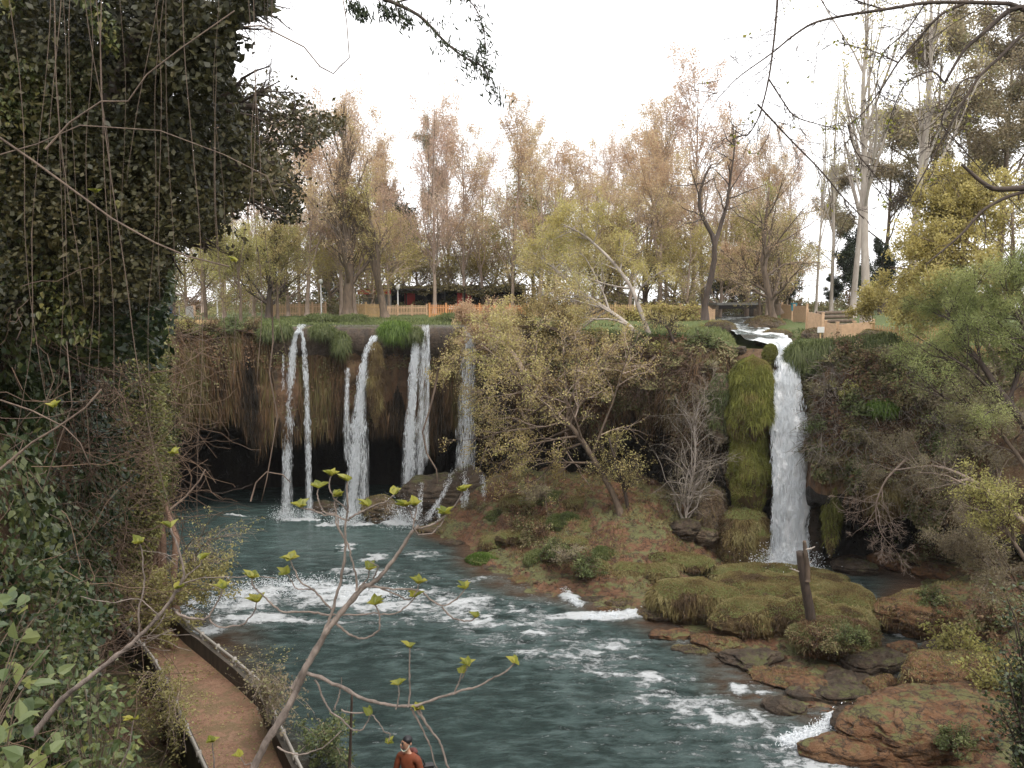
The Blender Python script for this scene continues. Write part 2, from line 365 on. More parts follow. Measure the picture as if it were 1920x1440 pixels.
p.inputs['Roughness'].default_value = .5; bump(nt, p, s_, 1, .35); M['rush'] = m

def watermat(name, deep, shallow, ripple=1.0, rough=.1):
    m, nt, p, out = newmat(name); v = mapping(nt); vs_ = mapping(nt, (.7, 1.9, 1))
    a = noise(nt, vs_, 1.0, 7, .66); b = noise(nt, mapping(nt, (.8, 1.8, 1)), 4.5, 5, .7); fn = noise(nt, mapping(nt, (.75, 1.9, 1)), 1.7, 10, .74); f2 = noise(nt, v, 6, 7, .8)
    fo = attr(nt, 'foam'); sh = attr(nt, 'shallow')
    k = mth(nt, 'ADD', mth(nt, 'MULTIPLY', fn, .65), mth(nt, 'MULTIPLY', f2, .35))
    f = mth(nt, 'ADD', mth(nt, 'MULTIPLY', fo, .36), mth(nt, 'SUBTRACT', k, .675)); f = maprange(nt, f, 0, .085)
    milk = maprange(nt, mth(nt, 'ADD', fo, mth(nt, 'MULTIPLY', mth(nt, 'SUBTRACT', a, .5), 1.6)), .15, 1.0)
    base = mix(nt, sh, mix(nt, maprange(nt, a, .35, .65), tuple(x * .45 for x in deep), deep), shallow)
    base = mix(nt, mth(nt, 'MULTIPLY', milk, .65), base, (.32, .42, .41))
    c = mix(nt, f, base, (.84, .87, .88)); nt.links.new(c, p.inputs['Base Color'])
    r = mix(nt, f, (rough,) * 3, (.7,) * 3); nt.links.new(r, p.inputs['Roughness']); p.inputs['IOR'].default_value = 1.33
    h = mth(nt, 'ADD', mth(nt, 'MULTIPLY', a, 1.0), mth(nt, 'ADD', mth(nt, 'MULTIPLY', b, .42), mth(nt, 'MULTIPLY', f, .22)))
    h = mth(nt, 'MULTIPLY', h, mth(nt, 'ADD', mth(nt, 'MULTIPLY', attr(nt, 'rough'), .9), .1))
    bump(nt, p, h, ripple, .75); return m
M['river'] = watermat('river_water', (.078, .12, .112), (.13, .075, .045))
M['stream'] = watermat('stream_water', (.06, .075, .075), (.16, .12, .08), .8)

# ------------------------------------------------------------------ canyon: rim, plateau, cliff, bed
CC = np.array([0.0, 32.0])
def pxy(px, Y): q = at(px, 540, Y); return q[0], q[1]
# profiles: (inward, z) from the rim down
PA = [(0, 13.4), (.35, 12.9), (.7, 11.2), (.55, 9.2), (.1, 7.4), (-5, 7.6), (-8.5, 5), (-8.5, -1.6)]
PA2 = [(0, 13.4), (.35, 12.9), (.7, 11), (.8, 8.6), (.5, 5.9), (-4, 6.2), (-8.5, 4.6), (-8.5, -1.6)]
PB = [(0, 13.2), (.8, 12.4), (1.6, 11), (1.7, 9), (.7, 7), (-1.5, 6.8), (-2, 4.5), (-1, 1.5)]
PB2 = [(0, 13.2), (1.3, 12.3), (2.2, 10.6), (1.9, 9), (1.1, 7.8), (-3, 7.6), (-3.5, 5), (-2, 1.5)]
PC = [(0, 13.2), (1.2, 12.6), (2.3, 11), (2.6, 9.2), (2.2, 7.4), (-1.6, 7), (-2, 4), (.6, -.5)]
PD = [(0, 12.6), (.3, 11.6), (.5, 9.5), (.6, 7.5), (.8, 5), (1, 3), (1.2, 1), (1.5, -1)]
PF = [(0, 12.9), (1.0, 12.2), (1.9, 10.4), (2.5, 8.2), (3.0, 5.8), (2.8, 4.0), (-2.0, 3.6), (-2.0, -1.2)]
PF2 = [(0, 12.0), (1.0, 11.3), (1.9, 9.8), (2.5, 7.8), (3.0, 5.2), (2.8, 3.4), (-2.0, 3.2), (-2.0, -1.2)]
PG = [(0, 12.9), (1.2, 11.6), (2.4, 9.8), (3.2, 7.4), (3.9, 5), (4.4, 3), (4.9, 1.2), (5.4, -1.5)]
PN = [(0, 14.6), (.15, 13.8), (.3, 9), (12.55, 7.84), (12.62, 7.8), (12.66, 5), (12.7, 2), (12.75, -1.5)]
PN2 = [(0, 14.6), (.15, 13.8), (.3, 9), (5.5, 7.84), (5.7, 7.8), (5.9, 5), (6.1, 2), (6.4, -1.5)]
PL = [(0, 16.4), (.4, 14.2), (.7, 12), (.6, 9), (.1, 6), (-.8, 4), (-2, 2), (-3, -1.5)]
sec = []
def S_(x, y, prof): sec.append((math.atan2(y - CC[1], x - CC[0]), math.hypot(x - CC[0], y - CC[1]), prof))
for px, Y, pr in ((310, 57, PA), (400, 59, PA), (500, 61, PA2), (700, 62, PA2), (880, 61.5, PA2), (950, 60, PB), (1080, 58, PB), (1180, 56, PB2), (1270, 54.5, PB2),
                  (1335, 53, PC), (1385, 53, PD), (1440, 52, PD), (1500, 51, PD), (1530, 50, PD), (1575, 49.5, PF), (1650, 49, PF), (1750, 48, PF), (1850, 46.5, PF2), (1930, 44.5, PF2)):
    S_(*pxy(px, Y), pr)
for x, y, pr in ((31, 40, PG), (30, 30, PG), (24, 16, PG), (18, 9, PG), (10, 3, PN2), (4, 1.2, PN2), (0, 1.0, PN), (-2.6, 1.2, PN), (-5.2, 4, PL), (-7.6, 12, PL), (-11.8, 20, PL), (-15.9, 30, PL), (-18, 41, PL), (-21.5, 48, PL), (-25, 56, PL)):
    S_(x, y, pr)
sec.sort(key=lambda q: q[0])
sa = np.array([q[0] for q in sec]); sr = np.array([q[1] for q in sec]); sp = np.array([q[2] for q in sec], float)
sa3 = np.concatenate([sa - 2 * pi, sa, sa + 2 * pi])
def rim_r(a): return np.interp(a, sa3, np.tile(sr, 3))
def rim_z(a): return np.interp(a, sa3, np.tile(sp[:, 0, 1], 3))
def prof(a, s):
    """a, s arrays (same shape), s in 0..7: inward, z"""
    out_ = []
    for c in (0, 1):
        ks = np.stack([np.interp(a, sa3, np.tile(sp[:, k, c], 3)) for k in range(8)], -1)
        i = np.clip(np.floor(s).astype(int), 0, 6); f = s - i
        g = lambda q: np.take_along_axis(ks, np.clip(q, 0, 7)[..., None], -1)[..., 0]
        p0, p1, p2, p3 = g(i - 1), g(i), g(i + 1), g(i + 2)
        cr = p1 + .5 * f * (p2 - p0 + f * (2 * p0 - 5 * p1 + 4 * p2 - p3 + f * (3 * (p1 - p2) + p3 - p0)))
        out_.append(.55 * (p1 * (1 - f) + p2 * f) + .45 * cr)
    return out_
def near_mask(a):   # behind and below the camera: keep it smooth
    d = np.abs((a + pi / 2 + pi) % (2 * pi) - pi); return smooth((d - .25) / .2)
def cliff_pt(a, s):
    a = np.asarray(a, float); s = np.asarray(s, float)
    inn, z = prof(a, s); r = rim_r(a) - inn; q = X3(CC[0] + r * np.cos(a), CC[1] + r * np.sin(a), z)
    arc = a * 28.0; nm = near_mask(a)
    bell = np.interp(s, [0, .6, 4, 4.6, 7], [.15, 1, 1, .5, .5])
    d = fbm(X3(arc * .28, z * .16, s * .0), 3, 11) * 1.1 + fbm(X3(arc * 1.1, z * .16, 0), 3, 21) * .55 + fbm(X3(arc * .6, z * .9, s * .5), 4, 31) * .45
    hang = np.exp(-((s - 4.15) / .55) ** 2) * fbm(X3(arc * .75, 0, 3), 3, 41) * 2.6
    d = d * bell * nm
    q[..., 0] -= np.cos(a) * d; q[..., 1] -= np.sin(a) * d; q[..., 2] += hang * nm
    return q
NA = 1500
ang = np.linspace(-pi, pi, NA + 1)[:-1]
# finer steps where the camera looks
wgt = 1 + 3.0 * ((ang > -.3) & (ang < 2.75)); cw = np.cumsum(wgt); ang = -pi + 2 * pi * (cw - wgt[0]) / cw[-1]
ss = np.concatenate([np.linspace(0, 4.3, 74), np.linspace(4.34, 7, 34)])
Ag, Sg = np.meshgrid(ang, ss)
Cg = cliff_pt(Ag, Sg)
struct('cliff', MB().grid(Cg[:79], wrap=True), M['cliff'])
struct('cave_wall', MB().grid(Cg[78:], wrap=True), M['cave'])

# stream bed line (upper stream behind the big fall)
stream_pts = np.array([onz(1480, 652, 12.62)[:2], at(1450, 640, 53.5)[:2], at(1425, 620, 59)[:2], at(1392, 603, 66)[:2], at(1385, 592, 74)[:2], at(1375, 586, 84)[:2], at(1365, 582, 100)[:2]])
def dist_poly(P, pts):
    P = np.asarray(P, float); best = np.full(P.shape[:-1], 1e9); tt = np.zeros(P.shape[:-1])
    L = 0
    for a_, b_ in zip(pts[:-1], pts[1:]):
        ab = b_ - a_; l = np.linalg.norm(ab); t = np.clip(((P - a_) @ ab) / (l * l), 0, 1); d = np.linalg.norm(P - a_ - t[..., None] * ab, axis=-1)
        m_ = d < best; best = np.where(m_, d, best); tt = np.where(m_, L + t * l, tt); L += l
    return best, tt
def plateau_z(x, y):
    a = np.arctan2(y - CC[1], x - CC[0]); r = np.hypot(x - CC[0], y - CC[1]); e = r - rim_r(a)
    base = rim_z(a); far = 13.55 + 0 * r
    z = base + (far - base) * smooth(e / 14)
    z = z + fbm(X3(x * .25, y * .25, 0), 3, 5) * .22 * smooth(e / 2) * (1 - smooth((e - 60) / 60)) - 27 * smooth((e - 62) / 130)
    d, t = dist_poly(X3(x, y, 0)[..., :2], stream_pts)
    z = z - 1.1 * (1 - smooth((d - 1.3) / 1.5)) * near_mask(a)
    return z
rr = np.concatenate([[0, .15, .35, .6, .9, 1.3], np.arange(1.8, 30, .6), np.geomspace(31, 1500, 30)])
Ar, Er = np.meshgrid(ang, rr); Rr = rim_r(Ar) + Er
gx, gy = CC[0] + Rr * np.cos(Ar), CC[1] + Rr * np.sin(Ar); gz = plateau_z(gx, gy); gz[0] = cliff_pt(ang, 0 * ang)[:, 2]
gx[0], gy[0] = cliff_pt(ang, 0 * ang)[:, 0], cliff_pt(ang, 0 * ang)[:, 1]
struct('ground', MB().grid(X3(gx, gy, gz), wrap=True), M['ground'])

# bed and banks of the river
cp = []
def K(px, py, z): q = onz(px, py, z); cp.append((q[0], q[1], z))
for q in ((340, 960, -1.6), (450, 1000, -1.6), (600, 1010, -1.6), (720, 1010, -1.3), (380, 1060, -1.4), (560, 1120, -1.2), (700, 1180, -1.3), (850, 1200, -1.3), (800, 1300, -1.4), (1000, 1300, -1.4),
          (1200, 1300, -1.3), (1000, 1180, -1.2), (1100, 1420, -1.4), (1330, 1440, -1.2), (800, 1440, -1.4), (620, 1430, -.6), (700, 1120, -1.0), (800, 1060, -.9), (1330, 1300, -.35), (1250, 1230, -.5),
          (560, 960, -1.6), (780, 1000, -.6), (880, 1080, -.4), (1000, 1130, -.12), (1100, 1150, -.15), (1180, 1175, -.3), (930, 1085, -.08),
          (800, 985, .15), (870, 1005, .2), (900, 1050, .12), (960, 1075, .1), (1040, 1090, .15), (1140, 1115, .25), (1190, 1140, .2),
          (900, 980, 1.0), (960, 1000, .9), (1000, 1040, .9), (1100, 1060, .9), (1180, 1080, .8), (930, 930, 2.4), (1000, 960, 2.0), (1080, 990, 1.8), (1160, 970, 2.9), (1230, 1000, 2.2), (1280, 1015, 1.6),
          (950, 900, 3.3), (1040, 905, 3.4), (1120, 915, 3.6), (1220, 925, 3.6), (1290, 965, 2.4), (1330, 1020, .9),
          (1390, 1055, .06), (1440, 1080, -.3), (1480, 1085, -.5), (1560, 1085, -.5), (1620, 1100, -.6), (1640, 1150, -.5), (1680, 1190, -.45), (1730, 1225, -.4), (1715, 1270, -.4), (1660, 1310, -.4), (1610, 1345, -.4),
          (1340, 1070, .1), (1300, 1090, .3), (1400, 1130, 0), (1500, 1170, 0), (1580, 1230, .02), (1660, 1240, .08), (1600, 1290, .08), (1500, 1290, -.04), (1420, 1260, -.15), (1560, 1330, .06), (1470, 1340, -.1),
          (1540, 1390, -.3), (1480, 1410, -.8), (1580, 1350, .0), (1380, 1220, .0), (1440, 1400, -.5),
          (1700, 1130, .2), (1780, 1150, .5), (1790, 1200, .4), (1800, 1260, .3), (1700, 1310, .2), (1620, 1370, .1), (1700, 1380, .3), (1800, 1340, .6), (1880, 1380, .8), (1900, 1250, 1.3), (1880, 1120, 1.5),
          (1650, 1440, .1), (1800, 1440, .4), (1560, 1440, -.6), (1900, 1440, .7), (1600, 1075, -.2), (1750, 1080, .1), (1850, 1060, 1.0)):
    K(*q)
for x, y, z in ((-16, 38, .2), (-15, 34, .2), (-13.5, 30, .1), (-11.5, 27, .1), (-10, 24, .2), (-20, 44, -1), (-9.5, 32, -.6), (-7.5, 28, -.4), (-6, 25, -.2), (-8, 20, .3), (0, 18, -.5), (8, 18, -1),
                (12, 22, -.6), (16, 24, .5), (-22, 60, -1.6), (-10, 68, -1.6), (0, 68, -1.4), (8, 62, 2), (14, 58, 1), (20, 50, -.3), (25, 47, .6), (30, 40, 2), (27, 30, 2), (22, 22, 1), (-26, 52, -1.4), (-14, 66, -1.6), (-4, 25, -1.0), (-3.6, 22, -.6)):
    cp.append((x, y, z))
cp = np.array(cp)
def tps(P2, z, lam=.4):
    n = len(P2); d = np.linalg.norm(P2[:, None] - P2[None], axis=-1); Kk = np.where(d > 0, d * d * np.log(d + 1e-12), 0) + lam * np.eye(n)
    Pm = np.c_[np.ones(n), P2]; A = np.block([[Kk, Pm], [Pm.T, np.zeros((3, 3))]]); return np.linalg.solve(A, np.r_[z, 0, 0, 0])
tw = tps(cp[:, :2], cp[:, 2])
def bank_base(x, y):
    sh = np.shape(x); x = np.ravel(x); y = np.ravel(y); o = np.empty(len(x))
    for i in range(0, len(x), 40000):
        q = np.c_[x[i:i + 40000], y[i:i + 40000]]; d = np.linalg.norm(q[:, None] - cp[None, :, :2], axis=-1)
        o[i:i + 40000] = np.where(d > 0, d * d * np.log(d + 1e-12), 0) @ tw[:-3] + tw[-3] + q @ tw[-2:]
    return np.clip(o, -2, 5.5).reshape(sh)
def bank(x, y):
    b = bank_base(x, y); q = X3(x, y, 0)
    n = fbm(q * .5, 4, 61) * .6 + fbm(q * 1.7, 4, 62) * .3 + .35 * (.3 - np.abs(fbm(q * 1.2, 3, 64)))
    lump = np.abs(fbm(q * .8, 2, 63)) * .7
    amp = np.clip(.25 + b * .5, .12, 1.0)
    z = b + (n + lump - .12) * amp
    t = z / .38; st = (np.floor(t) + smooth((t - np.floor(t) - .3) / .45)) * .38        # tufa ledges
    return np.where(z > .1, z * .45 + st * .55, z)
bx = np.arange(-28, 33, .14); by = np.arange(12, 72, .14); BX, BY = np.meshgrid(bx, by); BZ = bank(BX, BY)
struct('riverbank', MB().grid(X3(BX, BY, BZ)), M['bed'])
def bank_at(x, y):
    return bank(np.asarray(x, float), np.asarray(y, float))

# foam: where the current breaks
foam = []
def FO(px, py, rx, ry, k=1.0, rot=0): q = onz(px, py, 0); foam.append((q[0], q[1], rx, ry, k if k >= 1.2 else min(k, .8 if len(foam) > 40 else .68), rot))
for q in ((470, 1130, 4.5, 2.4, .72), (620, 1130, 4.5, 2.2, .7), (780, 1125, 4, 2.2, .6), (680, 1075, 3, 1.6, .6), (480, 1110, 3.2, 1.1, .9), (400, 1130, 2.2, 1.3, 1.0), (560, 1100, 2.6, 1.2, 1.15), (640, 1110, 2.4, 1.1, 1.1), (720, 1120, 2.2, .9, .85), (440, 1165, 2.2, .9, 1.0), (520, 1160, 2.2, .8, .8), (600, 1165, 2.0, .6, .6),
          (390, 1180, 1.3, 1.0, .9), (800, 1110, 2.2, 1.2, .62), (870, 1130, 2.0, 1.2, .62), (940, 1150, 2.0, 1.2, .55), (1000, 1190, 1.4, .6, .8), (900, 1090, 1.4, 1.2, .5), (650, 1030, 1.6, 1.3, .66), (700, 1045, 1.8, 1.5, .6), (780, 1040, 2, 1.6, .45),
          (650, 1070, 1.0, 1.2, .6), (1070, 1120, .7, 1.0, 1.0), (1085, 1130, .6, .5, 1.1), (1060, 1160, 1.5, .5, .6), (1110, 1160, 1.4, .6, 1.25), (1160, 1158, 1.3, .5, 1.3), (1200, 1150, .9, .5, 1.3), (1080, 1185, 1.2, .8, .75), (990, 1170, 1.3, .8, .6),
          (900, 1240, 3, 3, .28), (1000, 1220, 2, 2, .42), (1130, 1230, 1.5, 1.5, .4), (1180, 1280, 1.5, 2, .3), (1300, 1275, .35, .5, .95), (1310, 1300, .5, .8, .6), (1390, 1300, .7, .35, .95), (1430, 1300, .7, .25, .7), (1420, 1345, .5, .9, .75), (1440, 1380, .6, .6, .9),
          (1480, 1385, .8, .5, 1.15), (1530, 1375, .9, .45, 1.35), (1580, 1350, .7, .4, 1.35), (1500, 1410, .5, .7, 1.1), (1470, 1420, .5, .8, .8), (1380, 1290, .5, .5, .7), (1330, 1400, 2, 1.5, .35), (1520, 1440, .5, .6, .7),
          (560, 975, 1.5, .45, 1.25), (530, 973, 1.2, .3, 1.1), (620, 985, 1.0, .4, 1.2), (680, 985, 1.3, .5, .9), (440, 968, 1.0, .12, .8), (480, 969, 1.6, .12, .7), (760, 982, 1.6, .8, 1.45), (735, 985, .9, .5, 1.2), (800, 978, 1.1, .4, 1.0),
          (1480, 1072, 1.7, 1.4, 1.9), (1440, 1068, 1.0, .8, 1.2), (1590, 1100, .9, 1.4, .62), (1630, 1125, .6, 1.2, .6), (1690, 1190, .5, .35, .8), (1720, 1210, .4, .3, .9), (1700, 1265, .5, .5, .8), (1650, 1310, .4, .5, .7), (700, 1400, 3, 3, .2), (1060, 1400, 4, 3, .2)):
    FO(*q)
def foam_at(x, y):
    f = 0 * x
    for fx, fy, rx, ry, k, _r in foam: f = np.maximum(f, k * np.exp(-(((x - fx) / rx) ** 2 + ((y - fy) / ry) ** 2)) * 1.15)
    cur = [onz(a_, b_, 0)[:2] for a_, b_ in ((380, 1130), (560, 1120), (760, 1130), (950, 1170), (1100, 1215), (1250, 1290), (1400, 1370), (1520, 1440))]
    d, _t = dist_poly(np.stack([x, y], -1), cur); f = np.maximum(f, .60 * np.exp(-(d / 3.2) ** 2)); f = np.maximum(f, .34 * np.exp(-(d / 7.5) ** 2))
    f = np.where((y < 52.5) & (x < 2), np.minimum(f, .76), f); qn = np.stack([x * .5, y * .9, 0 * x], -1); f = f * np.clip(1.0 + 1.15 * fbm(qn + .8 * fbm(qn * 1.7, 2, 78)[..., None], 4, 77), .1, 1.6)
    return f
wx = np.arange(-26, 28, .11); wy = np.arange(18, 70, .13); WX, WY = np.meshgrid(wx, wy); fo = foam_at(WX, WY); dep = -bank_base(WX, WY)
calm = smooth((WY - 47) / 6) * smooth((-5 - WX) / 4)                       # the sheltered pool under the falls
q = X3(WX * .8, WY * 1.3, 0); fo = fo * (1 - .8 * calm * (fo < .6)); rf = np.clip(1 - .85 * calm + fo, 0.05, 1.3)
WZ = (fbm(q * .55, 3, 71) * .10 + fbm(q * 1.6, 3, 72) * .055) * rf + np.clip(fo, 0, 1.2) * (.06 + .30 * np.abs(fbm(q * 1.8, 4, 73)))
# little stream running down behind the island stays a touch higher
shal = smooth((.75 - dep) / .7) * (1 - np.clip(fo * .6, 0, .8))
struct('river', MB().grid(X3(WX, WY, WZ)), M['river'], vattr={'foam': fo, 'shallow': shal, 'rough': rf})

# upper stream: runs under the bridge down to the lip of the big fall
def ribbon(c, wd, z, nj=12, dz=.06, seed=0):
    c = np.asarray(c, float); n = len(c); t = np.linspace(0, n - 1, n * 14); C = np.stack([np.interp(t, range(n), c[:, k]) for k in (0, 1)], 1)
    Z = np.interp(t, range(n), z); Wd = np.interp(t, range(n), wd); T = norm(np.gradient(C, axis=0)); Nn = np.stack([T[:, 1], -T[:, 0]], 1)
    v = np.linspace(-.5, .5, nj); G = np.zeros((len(t), nj, 3)); G[..., :2] = C[:, None] + Nn[:, None] * v[None, :, None] * Wd[:, None, None]
    G[..., 2] = Z[:, None] + fbm(X3(G[..., 0] * 1.3, G[..., 1] * .9, 0), 3, seed) * dz; return G
G = ribbon(stream_pts, [1.7, 2.4, 3.2, 3.6, 4.2, 5, 6], [12.55, 12.95, 13.2, 13.35, 13.4, 13.42, 13.45], 16, .22, 81)
fz = np.clip(.55 + 1.2 * fbm(G * [.8, .35, 1], 3, 82) - .25 * smooth((G[..., 1] - 68) / 8) + .7 * smooth((57 - G[..., 1]) / 3), 0, 1.3)
struct('stream', MB().grid(G), M['stream'], vattr={'foam': fz, 'shallow': 0 * fz + .2, 'rough': 0 * fz + 1})
# shallow water standing behind the long lip, and the stone weir it slides over
def rimpt(px, Yoff=0.0):
    q = np.array(pxy(px, 60)) ; d = q - CC
    for _ in range(4):
        a = math.atan2(q[1] - CC[1], q[0] - CC[0]); r = float(rim_r(a)) + Yoff; P_ = CC + r * np.array([cos(a), sin(a)])
        q = np.array(pxy(px, P_[1]))
    return np.array([q[0], P_[1]])
wl = [rimpt(p) for p in range(515, 1000, 40)]
top = MB(); back = np.array(wl) + [0, 3.2]; front = np.array(wl) - [0, .1]
rows = [np.c_[front[:, 0], front[:, 1], np.full(len(wl), 13.50)], np.c_[back[:, 0], back[:, 1], np.full(len(wl), 13.52)]]
top.grid(np.array(rows)); struct('pond_water', top, M['stream'], vattr={'foam': np.full(2 * len(wl), .1), 'shallow': np.full(2 * len(wl), .4), 'rough': np.full(2 * len(wl), .3)})
wr = MB(); f2 = np.array(wl); u = np.linspace(0, len(wl) - 1, 300); fx = np.interp(u, range(len(wl)), f2[:, 0]); fy = np.interp(u, range(len(wl)), f2[:, 1])
rowz = [(.25, 13.47), (-.15, 13.5), (-.45, 13.38), (-.7, 12.9), (-.75, 12.3), (-.6, 11.6), (-.2, 11.2)]
wr.grid(np.array([np.c_[fx, fy + dy + .22 * fbm(X3(fx * 1.3, z_ * .4, 0), 3, 91), z_ + .06 * fbm(X3(fx, z_, 0), 2, 92)] for dy, z_ in rowz]))
struct('rock_ledge_water_edge', wr, M['wet_rock'])

# path with parapets and pipe rails, brown yard left of it
Rr_ = np.array([onz(x, y, 2.1)[:2] for x, y in ((325, 1140), (350, 1165), (400, 1205), (445, 1240), (490, 1280), (530, 1370), (575, 1460), (620, 1560))])
Lr_ = np.array([onz(x, y, 2.1)[:2] for x, y in ((215, 1150), (235, 1175), (265, 1205), (285, 1230), (305, 1262), (342, 1345), (395, 1460), (440, 1560))])
g = MB(); k = 12; G = np.array([Lr_ + (Rr_ - Lr_) * t for t in np.linspace(0, 1, k)]); Gz = 1.2 + .03 * fbm(X3(G[..., 0], G[..., 1], 0), 2, 3)
Gf = np.concatenate([G, Gz[..., None]], -1); g.grid(Gf)
struct('path', g, M['path'])
def parapet(line, name, label, out_sign, posts):
    t = Thing(name, label, 'railing', (line[4][0], line[4][1], 0))
    a, b = MB(), MB()
    for p, q in zip(line[:-1], line[1:]):
        d = norm(q - p); n_ = np.array([d[1], -d[0]]) * out_sign
        for s0, s1, mbq in ((0, .16, a),):
            V = [np.r_[e + n_ * s_, z_] for e in (p - d * .01, q + d * .01) for s_ in (s0, s1) for z_ in (-.3, 1.86)]
            mbq.add(V, [[0, 1, 3, 2], [4, 6, 7, 5], [0, 4, 5, 1], [2, 3, 7, 6], [1, 5, 7, 3]])
    t.part('wall', a, M['wallstone'])
    L3 = np.c_[line, np.full(len(line), 2.08)] + np.r_[0, 0, 0]; sm = np.array([L3[0] + 0 * L3[0]] + list(L3[1:]))
    t.part('rail', MB().tube(sm, .055, sides=8), M['pipe'], True)
    seg = np.r_[0, np.cumsum(np.linalg.norm(np.diff(line, axis=0), axis=1))]
    for s_ in np.arange(.5, seg[-1], posts):
        x = np.interp(s_, seg, line[:, 0]); y = np.interp(s_, seg, line[:, 1])
        c = MB(); c.tube([[x, y, 2.0], [x, y, 2.17]], .085, sides=8); c.tube([[x, y, 1.8], [x, y, 2.05]], .04, sides=6); t.part('coupling', c, M['pipe'], True)
    return t
parapet(Rr_, 'parapet_railing', 'stone parapet with pale pipe rail between the brown path and the river', 1, 1.6)
parapet(Lr_, 'parapet_railing', 'dark parapet with pale pipe rail between the path and the earth yard', -1, 1.9)
g = MB(); V = [np.r_[Lr_[0] + [-8, 6], .35], np.r_[Lr_[0] + [-.15, 0], .35], np.r_[Lr_[-1] + [-.15, 0], .35], np.r_[Lr_[-1] + [-8, 0], .35]]
G = np.array([[V[0] * (1 - u) + V[1] * u, V[3] * (1 - u) + V[2] * u] for u in np.linspace(0, 1, 30)])
G = np.array([[r[0] * (1 - v_) + r[1] * v_ for v_ in np.linspace(0, 1, 60)] for r in G]); G[..., 2] += .12 * fbm(G * .8, 3, 4) + .25
struct('earth_yard_ground', g.grid(G), M['bed'])

# ------------------------------------------------------------------ rocks
def blob(mb, c, rx, ry, h, seed=0, under=.55, flat=1.6, rz=0, n=46, m=84, rough=.16, ledge=0):
    """a rounded rock: dome on top, widest at about half height, drawn in underneath; c is its foot"""
    q_ = min(2.4, max(1, (rx * ry) ** .5 / 1.1)); n, m = int(n * q_), int(m * q_); t = np.linspace(0, 1, n); th = np.linspace(0, 2 * pi, m, endpoint=False)
    rad = np.where(t < .5, under + (1 - under) * smooth(t / .42), np.clip(1 - ((t - .5) / .5) ** (flat * 1.6), 0, 1) ** (1 / 1.7)); zz = h * t
    T, Rd = np.meshgrid(th, rad); Z = np.repeat(zz[:, None], m, 1)
    x, y = rx * Rd * np.cos(T), ry * Rd * np.sin(T)
    x, y = x * cos(rz) - y * sin(rz), x * sin(rz) + y * cos(rz); P = X3(x + c[0], y + c[1], Z + c[2])
    sc = (rx * ry) ** .5; o = seed * 7.7
    d = fbm(P * (.9 / sc) + o, 2, seed) * 1.5 + fbm(P * (2.4 / sc) + o, 3, seed + 3) * .8 + fbm(P * [2.2, 2.2, .8] + o, 4, seed + 5) * .5 + (.3 - np.abs(fbm(P * [1.3, 1.3, 3.2] + o, 3, seed + 6))) * .6
    d = d + (.55 - 2.2 * np.abs(fbm(P * (1.5 / sc ** .6) + o, 2, seed + 9))) * .55
    dirv = norm(P - [c[0], c[1], c[2] + h * .4])
    d = d + ((.22 - np.abs(fbm(P * 2.3 + o, 3, seed + 12))) * .55 + fbm(P * 5 + o, 2, seed + 13) * .2) / max(sc, .8) * (.5 + 6 * ledge)
    if ledge: zz_ = P[..., 2] / .34 + 1.3 * fbm(P * .7 + o, 2, seed + 8); fr = zz_ - np.floor(zz_); d = d + (np.where(fr < .7, 0, -1.0) + .5 * fr) * ledge / rough / max(sc, .8)
    P = P + dirv * (d * rough * sc)[..., None] * np.array([1, 1, .6 if h > sc * .5 else .4])
    mb.grid(P, wrap=True); mb.add(np.r_[P[-1], [P[-1].mean(0)]], [[i, (i + 1) % m, m] for i in range(m)])
    return P
def moss_on(mb, P, rng, dens, L=.14, W=.035, thr=.15, fringe=0, fl=.5):
    """short blades over a rock's grid, and long ones hanging from where it turns under"""
    m, n, _ = P.shape; i = np.arange(m - 1)
    A = P[:-1]; B = P[1:]; Cc = np.roll(P, -1, 1)[:-1]; nr = np.cross(Cc - A, B - A); ar = np.linalg.norm(nr, axis=-1); nr = norm(nr)
    cen = P.reshape(-1, 3).mean(0); sgn = np.sign(((A - cen) * nr).sum(-1)).mean(); nr = nr * (1 if sgn > 0 else -1)
    def pick(wt, k):
        if wt.sum() <= 0 or k < 1: return np.zeros((0, 3)), np.zeros((0, 3))
        q = rng.choice(wt.size, k, p=(wt / wt.sum()).ravel()); a_, b_ = np.unravel_index(q, wt.shape); u, v_ = rng.random((2, k, 1))
        return A[a_, b_] * (1 - u - v_ + u * v_) + B[a_, b_] * u * (1 - v_) + Cc[a_, b_] * v_ * (1 - u) + np.roll(P, -1, 1)[1:][a_, b_] * u * v_, nr[a_, b_]
    noise_ = fbm(A * 1.1, 3, 7)
    wt = ar * np.clip(nr[..., 2] - thr + noise_ * .6, 0, 1) ** .5; k = int(dens * ar[nr[..., 2] > thr].sum())
    p, nn = pick(wt, k); a = np.clip(.5 + fbm(p * .9, 2, 9) * .9 + rng.normal(0, .16, len(p)), 0, 1)
    mb.blades(p, nn + rng.normal(0, .45, p.shape) + [0, 0, .2], rng.uniform(.5, 1.2, len(p)) * L, W, rng, a, .35)
    if fringe:
        wt = ar * (np.abs(nr[..., 2] - .0) < .5) * np.clip(A[..., 2] - A[..., 2].min() - .15 * np.ptp(A[..., 2]), 0, 9) * np.clip(.6 + noise_ * 1.5, .05, 2); p, nn = pick(wt, fringe)
        a = np.clip(.3 + fbm(p * 1.1, 3, 12) * 1.3 + rng.normal(0, .1, len(p)), 0, 1)
        mb.blades(p + nn * .02, nn * .5 + [0, 0, -.9] + rng.normal(0, .35, p.shape), rng.uniform(.3, 1.3, len(p)) ** 1.5 * fl * .55, W * 1.1, rng, a, .5)
